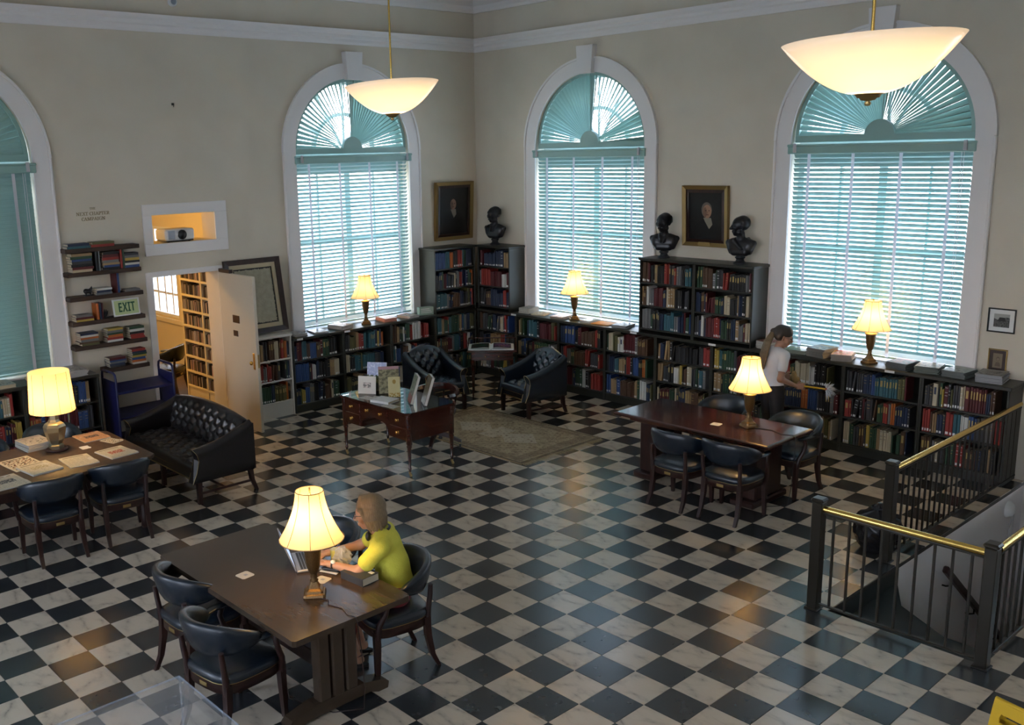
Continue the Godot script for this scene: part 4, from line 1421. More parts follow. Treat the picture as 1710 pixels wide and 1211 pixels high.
func writing_desk() -> void:
	var t := thing("writing_desk", "mahogany kneehole desk with brass knobs and a glass top", "desk", Vector3(-4.41, 0, -1.585))
	var prof := PackedVector2Array([Vector2(-0.63, 0.42), Vector2(-0.27, 0.42), Vector2(-0.262, 0.47), Vector2(-0.235, 0.515), Vector2(-0.18, 0.552), Vector2(-0.09, 0.574), Vector2(0.0, 0.582), Vector2(0.09, 0.574), Vector2(0.18, 0.552), Vector2(0.235, 0.515), Vector2(0.262, 0.47), Vector2(0.27, 0.42), Vector2(0.63, 0.42), Vector2(0.63, 0.73), Vector2(-0.63, 0.73)])
	part(MB.new().slab(prof, -0.335, 0.335), "carcass", M.mahogany, t)
	part(MB.new().slab(clipped(0.672, 0.385, 0.05), 0.0, 0.028), "top", M.mahogany, t).transform = Transform3D(Basis(Vector3.RIGHT, PI / 2), Vector3(0, 0.758, 0))
	var gt := mat("desk_glass", Color(0.16, 0.20, 0.19, 0.55), 0.02)
	gt.transparency = BaseMaterial3D.TRANSPARENCY_ALPHA
	gt.metallic_specular = 0.75
	part(MB.new().slab(clipped(0.668, 0.381, 0.05), 0.0, 0.006), "glass_sheet", gt, t).transform = Transform3D(Basis(Vector3.RIGHT, PI / 2), Vector3(0, 0.7645, 0))
	for d in [[-0.445, 0.645, 0.31, 0.125], [-0.445, 0.50, 0.31, 0.125], [0.0, 0.655, 0.50, 0.11], [0.445, 0.645, 0.31, 0.125], [0.445, 0.50, 0.31, 0.125]]:
		var dr := part(MB.new().box(Vector3(d[0], d[1], 0.339), Vector3(d[2], d[3], 0.014), 0.004), "drawer", M.mahogany, t)
		for kx in ([-0.13, 0.13] if d[0] == 0.0 else [0.0]):
			var kn := MB.new()
			kn.lathe([Vector2(0.020, 0.0), Vector2(0.021, 0.004), Vector2(0.009, 0.007), Vector2(0.009, 0.016), Vector2(0.019, 0.021), Vector2(0.021, 0.027), Vector2(0.014, 0.033), Vector2(0.001, 0.035)], 16)
			var ko := part(kn, "knob", M.brass, dr)
			ko.transform = Transform3D(Basis(Vector3.RIGHT, PI / 2), Vector3(d[0] + kx, d[1], 0.346))
	for sx in [-1.0, 1.0]:
		for sz in [-1.0, 1.0]:
			var c := Vector3(sx * 0.615, 0, sz * 0.325)
			var lg := MB.new()
			lg.lathe([Vector2(0.012, 0.055), Vector2(0.014, 0.08), Vector2(0.019, 0.085), Vector2(0.019, 0.10), Vector2(0.015, 0.105), Vector2(0.024, 0.34), Vector2(0.032, 0.355), Vector2(0.024, 0.375), Vector2(0.034, 0.39), Vector2(0.034, 0.725)], 16, c)
			var lo := part(lg, "leg", M.mahogany, t)
			var ca := MB.new()
			ca.lathe([Vector2(0.015, 0.03), Vector2(0.016, 0.056)], 12, c)
			part(ca, "caster_cup", M.old_brass, lo)
			var wh := part(MB.new().lathe([Vector2(0.008, -0.010), Vector2(0.018, -0.008), Vector2(0.018, 0.008), Vector2(0.008, 0.010)], 14), "caster_wheel", M.old_brass, lo)
			wh.transform = Transform3D(Basis(Vector3.RIGHT, PI / 2), c + Vector3(0.014, 0.018, 0))

func book_stand() -> void:
	var t := thing("book_stand", "small mahogany reading stand with a gallery rail between the armchairs", "stand", Vector3(-5.85, 0, -4.60), PI / 4)
	part(MB.new().mm(Vector3(-0.37, 0.70, -0.25), Vector3(0.37, 0.725, 0.25), 0.006), "top", M.mahogany, t)
	part(MB.new().mm(Vector3(-0.31, 0.57, -0.21), Vector3(0.31, 0.70, 0.21), 0.004), "frieze", M.mahogany, t)
	var dr := part(MB.new().mm(Vector3(-0.24, 0.585, 0.205), Vector3(0.24, 0.69, 0.216), 0.003), "drawer", M.mahogany, t)
	for x in [-0.10, 0.10]:
		part(MB.new().ball(Vector3(x, 0.637, 0.226), Vector3.ONE * 0.012, 10), "knob", M.brass, dr)
	for sx in [-1.0, 1.0]:
		for sz in [-1.0, 1.0]:
			part(MB.new().lathe([Vector2(0.010, 0.0), Vector2(0.014, 0.03), Vector2(0.012, 0.05), Vector2(0.024, 0.50), Vector2(0.028, 0.53), Vector2(0.028, 0.58)], 12, Vector3(sx * 0.29, 0, sz * 0.19)), "leg", M.mahogany, t)
	var g := MB.new()
	g.bar(Vector3(-0.36, 0.83, -0.24), Vector3(0.36, 0.83, -0.24), 0.014, 0.014, 0.004)
	for s in [-1.0, 1.0]:
		g.bar(Vector3(s * 0.36, 0.83, -0.24), Vector3(s * 0.36, 0.80, 0.05), 0.014, 0.014, 0.004)
	for k in 9:
		g.tube([Vector3(-0.352 + 0.088 * k, 0.725, -0.24), Vector3(-0.352 + 0.088 * k, 0.828, -0.24)], 0.004, 6)
	for s in [-1.0, 1.0]:
		for k in 3:
			g.tube([Vector3(s * 0.36, 0.725, -0.15 + 0.09 * k), Vector3(s * 0.36, 0.815, -0.15 + 0.09 * k)], 0.004, 6)
	part(g, "gallery_rail", M.mahogany, t)

# ---------- seats ----------
func outline(hw: float, hd: float, taper: float, n := 28) -> Array:   # rounded seat outline, wider at the front
	var pts := []
	for k in n:
		var a := TAU * k / n
		var x := signf(cos(a)) * pow(absf(cos(a)), 0.55) * hw
		var z := signf(sin(a)) * pow(absf(sin(a)), 0.55) * hd
		pts.append(Vector2(x * (1.0 + taper * z / hd), z))
	return pts

func pad(mb: MB, o: Array, levels: Array, c := Vector3.ZERO) -> void:
	var rings := []
	for l in levels:
		var r := PackedVector3Array()
		for p in o:
			r.append(c + Vector3(p.x * l[0], l[1], p.y * l[0]))
		rings.append(r)
	mb.loft(rings)

func captain_chair(label: String) -> Node3D:
	var t := thing("reading_chair", label, "chair")
	var o := outline(0.255, 0.245, 0.08)
	var mb := MB.new()
	pad(mb, o, [[0.97, 0.405], [1.02, 0.42], [1.03, 0.44], [1.0, 0.462], [0.9, 0.478], [0.6, 0.490], [0.25, 0.495], [0.02, 0.496]])
	part(mb, "seat_cushion", M.leather, t)
	mb = MB.new()
	pad(mb, o, [[0.93, 0.335], [0.97, 0.338], [0.97, 0.405]])
	part(mb, "seat_rail", M.dark_wood, t)
	# padded crest that curls round into the arms
	mb = MB.new()
	var rings := []
	var n := 33
	for i in n:
		var u := -1.0 + 2.0 * i / (n - 1)
		var th := u * deg_to_rad(104)
		var au := absf(u)
		var ends := sqrt(maxf(0.0, 1.0 - pow(maxf(0.0, (au - 0.90) / 0.10), 2.0))) * 0.75 + 0.25
		var yt := 0.825 - 0.135 * pow(au, 2.4)
		var yb := 0.575 + 0.065 * pow(au, 2.0)
		var yc := (yt + yb) / 2
		var hy := (yt - yb) / 2 * ends
		var hr := (0.042 - 0.010 * au) * ends
		var dirv := Vector3(sin(th), 0, -cos(th))
		var c := Vector3(0.268 * sin(th), yc, -0.02 - 0.235 * cos(th))
		var r := PackedVector3Array()
		for k in 14:
			var a := TAU * k / 14.0
			var ry := signf(sin(a)) * pow(absf(sin(a)), 0.75) * hy
			var rr := signf(cos(a)) * pow(absf(cos(a)), 0.8) * hr
			var lean := (ry / maxf((yt - yb) / 2, 0.01)) * 0.035 * (1.0 - au * 0.6)
			var roll := 0.018 * maxf(0.0, sin(a)) * (1.0 - au)
			r.append(c + Vector3.UP * ry + dirv * (rr * (1.0 + roll * 8.0) + lean))
		rings.append(r)
	mb.loft(rings)
	part(mb, "back_pad", M.leather, t)
	for s in [-1.0, 1.0]:
		var am := MB.new()
		var rr := []
		for k in 9:
			var p := k / 8.0
			var c := Vector3(s * (0.262 + 0.024 * sin(p * PI)), 0.662 + 0.006 * sin(p * PI), -0.02 + 0.235 * p)
			var hw := 0.030 + 0.006 * sin(p * PI)
			if k == 8:
				hw *= 0.6
			var r := PackedVector3Array()
			for q in 10:
				var a := TAU * q / 10.0
				r.append(c + Vector3(cos(a) * hw, sin(a) * 0.016, 0))
			rr.append(r)
		am.loft(rr)
		part(am, "armrest", M.leather, t)
		var sp := MB.new()
		sp.tube([Vector3(s * 0.245, 0.345, 0.205), Vector3(s * 0.262, 0.45, 0.195), Vector3(s * 0.283, 0.53, 0.155), Vector3(s * 0.286, 0.60, 0.135), Vector3(s * 0.280, 0.652, 0.150)], [0.024, 0.023, 0.020, 0.019, 0.021], 8)
		part(sp, "arm_support", M.dark_wood, t)
		var bp := MB.new()
		bp.tube([Vector3(s * 0.195, 0.335, -0.205), Vector3(s * 0.200, 0.45, -0.215), Vector3(s * 0.205, 0.56, -0.228), Vector3(s * 0.205, 0.64, -0.235)], [0.024, 0.021, 0.020, 0.018], 8)
		part(bp, "back_post", M.dark_wood, t)
		var fl := MB.new()
		fl.loft([sq(Vector3(s * 0.235, 0.40, 0.205), 0.024), sq(Vector3(s * 0.237, 0.25, 0.207), 0.022), sq(Vector3(s * 0.240, 0.0, 0.212), 0.015)], true, true, false)
		part(fl, "leg", M.dark_wood, t)
		var rl := MB.new()
		rl.loft([sq(Vector3(s * 0.195, 0.40, -0.200), 0.024), sq(Vector3(s * 0.197, 0.25, -0.208), 0.022), sq(Vector3(s * 0.200, 0.10, -0.238), 0.018), sq(Vector3(s * 0.203, 0.0, -0.285), 0.015)], true, true, false)
		part(rl, "leg", M.dark_wood, t)
	part(MB.new().box(Vector3(0, 0.368, -0.239), Vector3(0.075, 0.028, 0.004), 0.001), "brass_plate", M.old_brass, t)
	# row of nail heads under the cushion
	var nails := MB.new()
	var rn := PackedVector3Array()
	var pts := []
	for k in 29:
		var p: Vector2 = o[k % 28]
		pts.append(Vector3(p.x * 0.985, 0.408, p.y * 0.985))
	nails.tube(pts, 0.0022, 5, false)
	part(nails, "nailhead_trim", M.old_brass, t)
	return t

func sq(c: Vector3, h: float) -> PackedVector3Array:
	return PackedVector3Array([c + Vector3(-h, 0, -h), c + Vector3(h, 0, -h), c + Vector3(h, 0, h), c + Vector3(-h, 0, h)])

func tuft(u: float, v: float, a: float, b: float) -> float:   # depth of a buttoned pad over a diamond lattice of spacing a x b
	var best := 9.0
	var i0 := roundf(u / a)
	var j0 := roundf(v / b)
	best = Vector2(u - i0 * a, v - j0 * b).length()
	var i1 := floorf(u / a) + 0.5
	var j1 := floorf(v / b) + 0.5
	best = minf(best, Vector2(u - i1 * a, v - j1 * b).length())
	var f1 := fposmod(u / a + v / b + 0.5, 1.0) - 0.5
	var f2 := fposmod(u / a - v / b + 0.5, 1.0) - 0.5
	var fold := exp(-pow(f1 / 0.10, 2.0)) + exp(-pow(f2 / 0.10, 2.0))
	return 0.034 * (1.0 - exp(-pow(best / 0.045, 2.0))) - 0.010 * minf(fold, 1.0)

func tufted_seat(called: String, label: String, cat: String, w: float, d: float, hb: float, leather: Material, pos: Vector3, yaw: float, middle: bool) -> Node3D:
	var t := thing(called, label, cat, pos, yaw)
	var wi := w / 2 - 0.10
	var camel := func(x: float) -> float: return hb - 0.075 * pow(absf(x) / wi, 2.2)
	# tufted back, rolled over the top edge
	var rows := []
	var step := 0.0125
	var nx := int(2 * wi / step)
	var front := []
	for j in 46:
		var row := PackedVector3Array()
		for i in nx + 1:
			var x := -wi + 2 * wi * i / nx
			var top: float = camel.call(x)
			var p := j / 36.0
			var fade := clampf(minf((wi - absf(x)) / 0.05, p * 8.0), 0.0, 1.0)
			if p <= 1.0:
				var y := 0.40 + (top - 0.05 - 0.40) * p
				var z := -d / 2 + 0.175 - 0.085 * p
				var bulge := 0.02 * sin(p * PI * 0.9)
				row.append(Vector3(x, y, z + bulge + tuft(x, y - 0.45, 0.155, 0.175) * fade * clampf((1.06 - p) * 8.0, 0.0, 1.0)))
			else:
				var a := (p - 1.0) / 0.25 * PI
				row.append(Vector3(x, top - 0.05 + 0.048 * sin(a), -d / 2 + 0.090 - 0.048 + 0.048 * cos(a) + 0.003))
		front.append(row)
	var mb := MB.new()
	mb.grid(front, true, Vector3.BACK)
	part(mb, "tufted_back", leather, t)
	var back := PackedVector2Array([Vector2(-w / 2 + 0.03, 0.25), Vector2(w / 2 - 0.03, 0.25)])
	for i in 21:
		var x := (w / 2 - 0.03) * (1.0 - i / 10.0)
		back.append(Vector2(x, camel.call(clampf(x, -wi, wi)) - 0.035))
	part(MB.new().slab(back, -d / 2 - 0.012, -d / 2 + 0.045), "back_panel", leather, t)
	# seat
	var seat := []
	var nz := int((d - 0.14) / step)
	for j in nz + 7:
		var row := PackedVector3Array()
		for i in nx + 1:
			var x := -wi - 0.005 + (2 * wi + 0.01) * i / nx
			var z := -d / 2 + 0.13 + (d - 0.17) * minf(float(j) / nz, 1.0)
			var fade := clampf(minf((wi - absf(x)) / 0.04, float(nz - j) / 3.0), 0.0, 1.0)
			if j <= nz:
				row.append(Vector3(x, 0.425 + 0.012 * cos(x / wi * 1.4) + tuft(x, z, 0.155, 0.175) * fade * 0.9, z))
			else:
				var a := (j - nz) / 6.0 * PI / 2
				row.append(Vector3(x, 0.425 - 0.05 + 0.05 * cos(a) + 0.012 * cos(x / wi * 1.4) - (0.04 if j == nz + 6 else 0.0), z + 0.035 * sin(a)))
		seat.append(row)
	mb = MB.new()
	mb.grid(seat, true, Vector3.UP)
	part(mb, "tufted_seat", leather, t)
	part(MB.new().mm(Vector3(-w / 2 + 0.06, 0.245, -d / 2 + 0.03), Vector3(w / 2 - 0.06, 0.36, d / 2 - 0.03), 0.012), "seat_frame", leather, t)
	# sloping arms with scrolled fronts
	for s in [-1.0, 1.0]:
		var rings := []
		var n := 18
		var trim := []
		for i in n + 1:
			var p := float(i) / n
			var z := -d / 2 + 0.02 + (d - 0.03) * p
			var ht := 0.615 + (hb - 0.075 - 0.615) * pow(1.0 - p, 1.7)
			var xi := w / 2 - 0.115
			var xo := w / 2 - 0.012
			var prof := [Vector2(xi, 0.25), Vector2(xi, ht - 0.10)]
			var cc := Vector2(xi + 0.050, ht - 0.052)
			for k in 10:
				var a := PI - (PI + 0.75) * k / 9.0
				prof.append(cc + Vector2(cos(a), sin(a)) * 0.056)
			prof.append(Vector2(xo - 0.012, ht - 0.13))
			prof.append(Vector2(xo, 0.36))
			prof.append(Vector2(xo, 0.25))
			var r := PackedVector3Array()
			for q in prof:
				var f := clampf((ht - q.y) / (ht - 0.25), 0.0, 1.0)
				var dz := (-0.075 * sin(minf(f * 1.15, 1.0) * PI) + 0.035 * f) * pow(p, 5.0)
				r.append(Vector3(s * q.x, q.y, z + dz))
			rings.append(r)
			if i == n:
				for q in r:
					trim.append(q + Vector3(0, 0, 0.002))
		mb = MB.new()
		mb.loft(rings)
		part(mb, "arm", leather, t)
		part(MB.new().tube(trim, 0.003, 6), "nailhead_trim", M.old_brass, t)
	part(MB.new().bar(Vector3(-w / 2 + 0.09, 0.335, d / 2 - 0.027), Vector3(w / 2 - 0.09, 0.335, d / 2 - 0.027), 0.008, 0.008), "nailhead_trim", M.old_brass, t)
	part(MB.new().bar(Vector3(-w / 2 + 0.09, 0.262, d / 2 - 0.027), Vector3(w / 2 - 0.09, 0.262, d / 2 - 0.027), 0.008, 0.008), "nailhead_trim", M.old_brass, t)
	# legs and stretchers
	var xs := [-w / 2 + 0.055, w / 2 - 0.055]
	if middle:
		xs.append(0.0)
	for x in xs:
		part(MB.new().loft([sq(Vector3(x, 0.26, d / 2 - 0.065), 0.026), sq(Vector3(x, 0.0, d / 2 - 0.06), 0.022)], true, true, false), "leg", M.dark_wood, t)
		part(MB.new().loft([sq(Vector3(x, 0.27, -d / 2 + 0.055), 0.026), sq(Vector3(x, 0.12, -d / 2 + 0.035), 0.023), sq(Vector3(x, 0.0, -d / 2 - 0.015), 0.018)], true, true, false), "leg", M.dark_wood, t)
		part(MB.new().bar(Vector3(x, 0.115, d / 2 - 0.065), Vector3(x, 0.115, -d / 2 + 0.035), 0.018, 0.028, 0.004), "stretcher", M.dark_wood, t)
	part(MB.new().bar(Vector3(xs[0], 0.115, 0.0), Vector3(xs[1], 0.115, 0.0), 0.018, 0.028, 0.004), "stretcher", M.dark_wood, t)
	return t

func seats() -> void:
	var c := captain_chair("navy leather reading chair turned from the oak table, foremost by the clear case")
	c.position = Vector3(-0.845, 0, 2.68)
	c.rotation.y = PI + 0.16
	var spots := [
		["navy leather reading chair opposite the laptop, pushed under the oak table", Vector3(-1.62, 0, 2.50), PI + 0.05],
		["navy leather reading chair in which the woman in yellow sits", Vector3(-0.70, 0, 1.48), -0.25],
		["empty navy leather reading chair beside the woman in yellow, behind the lamp", Vector3(-1.50, 0, 1.52), 0.0],
		["navy leather reading chair at the mahogany table, left of its nearer pair", Vector3(-1.15, 0, -2.745), PI],
		["navy leather reading chair at the mahogany table, right of its nearer pair", Vector3(-0.575, 0, -2.80), PI + 0.03],
		["navy leather reading chair at the far corner of the mahogany table, below the duster", Vector3(-0.55, 0, -3.86), -0.15],
		["navy leather reading chair behind the mahogany table lamp", Vector3(-1.45, 0, -3.93), 0.05],
		["navy leather reading chair at the newspaper table, farther from the sofa", Vector3(-4.49, 0, 2.53), -PI / 2 - 0.06],
		["navy leather reading chair at the newspaper table, beside the sofa", Vector3(-4.50, 0, 1.87), -PI / 2 - 0.12],
		["navy leather reading chair behind the drum shade lamp", Vector3(-5.95, 0, 1.95), PI / 2],
		["navy leather reading chair behind the newspaper table, under the dark blind", Vector3(-5.95, 0, 2.72), PI / 2],
		["dark leather chair standing in the room behind the door", Vector3(-9.45, 0, -1.05), -0.9]]
	for s in spots:
		copy(c, "reading_chair", s[0], s[1], s[2])
	tufted_seat("sofa", "dark buttoned leather sofa with sloping scroll arms before the open door", "sofa", 1.82, 0.74, 0.88, M.leather_dark, Vector3(-5.57, 0, 0.60), 0.0, true)
	tufted_seat("tufted_armchair", "navy buttoned leather armchair facing the room, right of the book stand", "armchair", 0.72, 0.70, 0.90, M.leather, Vector3(-4.73, 0, -4.29), -0.17, false)
	tufted_seat("tufted_armchair", "navy buttoned leather armchair in shadow left of the book stand", "armchair", 0.72, 0.70, 0.90, M.leather, Vector3(-5.84, 0, -3.44), 1.42, false)
	swivel_chair()

func swivel_chair() -> void:
	var t := thing("swivel_chair", "wooden swivel armchair on casters behind the writing desk", "chair", Vector3(-4.45, 0, -2.22), 0.35)
	for k in 4:
		var a := TAU * k / 4.0 + 0.3
		var dv := Vector3(sin(a), 0, cos(a))
		var lg := MB.new()
		lg.loft([ringq(dv * 0.03 + Vector3.UP * 0.19, dv, 0.028, 0.03), ringq(dv * 0.17 + Vector3.UP * 0.155, dv, 0.027, 0.024), ringq(dv * 0.33 + Vector3.UP * 0.085, dv, 0.022, 0.016)], true, true, false)
		var o := part(lg, "star_leg", M.dark_wood, t)
		part(MB.new().lathe([Vector2(0.010, -0.012), Vector2(0.026, -0.010), Vector2(0.026, 0.010), Vector2(0.010, 0.012)], 12), "caster", M.black, o).transform = Transform3D(Basis(dv.cross(Vector3.UP), PI / 2), dv * 0.315 + Vector3.UP * 0.027)
		part(MB.new().lathe([Vector2(0.008, 0.03), Vector2(0.008, 0.08)], 8, dv * 0.315), "caster_stem", M.old_brass, o)
	part(MB.new().lathe([Vector2(0.03, 0.15), Vector2(0.035, 0.22), Vector2(0.018, 0.24), Vector2(0.018, 0.40), Vector2(0.12, 0.42)], 16), "column", M.dark_wood, t)
	var s := MB.new()
	pad(s, outline(0.25, 0.24, 0.06), [[0.95, 0.42], [1.0, 0.44], [1.0, 0.47], [0.9, 0.49], [0.4, 0.50], [0.02, 0.50]])
	part(s, "seat", M.leather, t)
	var rail := MB.new()
	var rings := []
	for i in 25:
		var u := -1.0 + i / 12.0
		var th := u * deg_to_rad(118)
		var dv := Vector3(sin(th), 0, -cos(th))
		var hgt := 0.035 + 0.045 * pow(maxf(0.0, cos(th)), 2.0)
		var c := Vector3(0.30 * sin(th), 0.70 + hgt * 0.5, -0.26 * cos(th))
		rings.append(PackedVector3Array([c + Vector3.UP * hgt * 0.5 + dv * 0.018, c + Vector3.UP * hgt * 0.5 - dv * 0.018, c - Vector3.UP * hgt * 0.5 - dv * 0.028, c - Vector3.UP * hgt * 0.5 + dv * 0.028]))
	rail.loft(rings, true, true, false)
	part(rail, "curved_rail", M.mahogany, t)
	for k in 9:
		var th := deg_to_rad(-104 + 26 * k)
		var p := Vector3(0.24 * sin(th), 0.45, -0.22 * cos(th))
		part(MB.new().tube([p, Vector3(0.295 * sin(th), 0.695, -0.255 * cos(th))], 0.011, 8), "spindle", M.mahogany, t)

func ringq(c: Vector3, along: Vector3, hw: float, hh: float) -> PackedVector3Array:
	var s := along.cross(Vector3.UP).normalized()
	return PackedVector3Array([c - s * hw - Vector3.UP * hh, c + s * hw - Vector3.UP * hh, c + s * hw * 0.8 + Vector3.UP * hh, c - s * hw * 0.8 + Vector3.UP * hh])

# ---------- lamps ----------
var bell_src: Node3D = null

func bell_lamp(label: String, pos: Vector3, yaw: float, energy: float) -> void:
	var t: Node3D
	if bell_src == null:
		t = thing("table_lamp", label, "lamp", pos, yaw, "")
		bell_src = t
		var fo := MB.new()
		fo.loft([oct(0.082, 0.0), oct(0.086, 0.008), oct(0.080, 0.022), oct(0.068, 0.028), oct(0.064, 0.045), oct(0.044, 0.058), oct(0.030, 0.085), oct(0.024, 0.098)], true, true, false)
		part(fo, "foot", M.urn, t)
		var st := MB.new()
		st.lathe([Vector2(0.022, 0.095), Vector2(0.030, 0.108), Vector2(0.019, 0.118), Vector2(0.026, 0.135), Vector2(0.020, 0.150), Vector2(0.030, 0.165), Vector2(0.036, 0.178), Vector2(0.044, 0.205), Vector2(0.053, 0.27), Vector2(0.058, 0.325), Vector2(0.060, 0.340)], 24)
		part(st, "urn", M.urn, t)
		var li := MB.new()
		li.lathe([Vector2(0.058, 0.338), Vector2(0.068, 0.343), Vector2(0.070, 0.355), Vector2(0.062, 0.360), Vector2(0.030, 0.366), Vector2(0.014, 0.385), Vector2(0.012, 0.43)], 24)
		part(li, "rim", M.old_brass, t)
		var so := MB.new()
		so.lathe([Vector2(0.014, 0.43), Vector2(0.017, 0.44), Vector2(0.017, 0.475), Vector2(0.012, 0.485)], 14)
		part(so, "socket", M.old_brass, t)
		var prof := []
		for k in 15:
			var p := k / 14.0
			prof.append(Vector2(0.092 + 0.122 * pow(1.0 - p, 1.75), 0.405 + 0.335 * p))
		var sh := MB.new()
		var rings := []
		for q in prof:
			var r := PackedVector3Array()
			for k in 48:
				var a := TAU * k / 48.0
				var scal := 1.0 - 0.025 * absf(sin(a * 4.0)) + 0.02
				r.append(Vector3(cos(a) * q.x * scal, q.y, sin(a) * q.x * scal))
			rings.append(r)
		sh.loft(rings, false)
		part(sh, "shade", M.shade, t)
		for k in 8:
			var a := TAU * k / 8.0
			var pts := []
			for q in prof:
				pts.append(Vector3(cos(a) * q.x * 1.024, q.y, sin(a) * q.x * 1.024))
			part(MB.new().tube(pts, 0.0022, 5), "shade_rib", M.piping, t)
		for e in [0, 14]:
			var pts := []
			for k in 33:
				var a := TAU * k / 32.0
				pts.append(Vector3(cos(a) * prof[e].x * 1.012, prof[e].y, sin(a) * prof[e].x * 1.012))
			part(MB.new().tube(pts, 0.0032, 5, false), "shade_piping", M.piping, t)
		part(MB.new().tube([Vector3(0, 0.48, 0), Vector3(0.05, 0.56, 0), Vector3(0.05, 0.66, 0), Vector3(0, 0.735, 0), Vector3(-0.05, 0.66, 0), Vector3(-0.05, 0.56, 0), Vector3(0, 0.48, 0)], 0.002, 5), "harp", M.old_brass, t)
		part(MB.new().ball(Vector3(0, 0.748, 0), Vector3(0.008, 0.014, 0.008), 10), "finial", M.old_brass, t)
		part(MB.new().ball(Vector3(0, 0.545, 0), Vector3(0.028, 0.045, 0.028), 14), "bulb", M.bulb, t)
	else:
		t = copy(bell_src, "table_lamp", label, pos, yaw)
	glow(pos + Vector3(0, 0.545, 0), energy)

func oct(r: float, y: float) -> PackedVector3Array:
	var p := PackedVector3Array()
	for k in 8:
		var a := TAU * k / 8.0 + (0.28 if k % 2 else -0.28) + PI / 8
		p.append(Vector3(cos(a) * r * 1.12, y, sin(a) * r * 1.12))
	return p

func glow(p: Vector3, energy: float, tone := Color(1.0, 0.80, 0.50)) -> void:
	var l := OmniLight3D.new()
	l.name = "lamp_light"
	l.position = p
	l.light_color = tone
	l.light_energy = energy
	l.light_size = 0.03
	l.omni_range = 20.0
	l.omni_attenuation = 2.0
	l.shadow_enabled = true
	add_child(l, true)

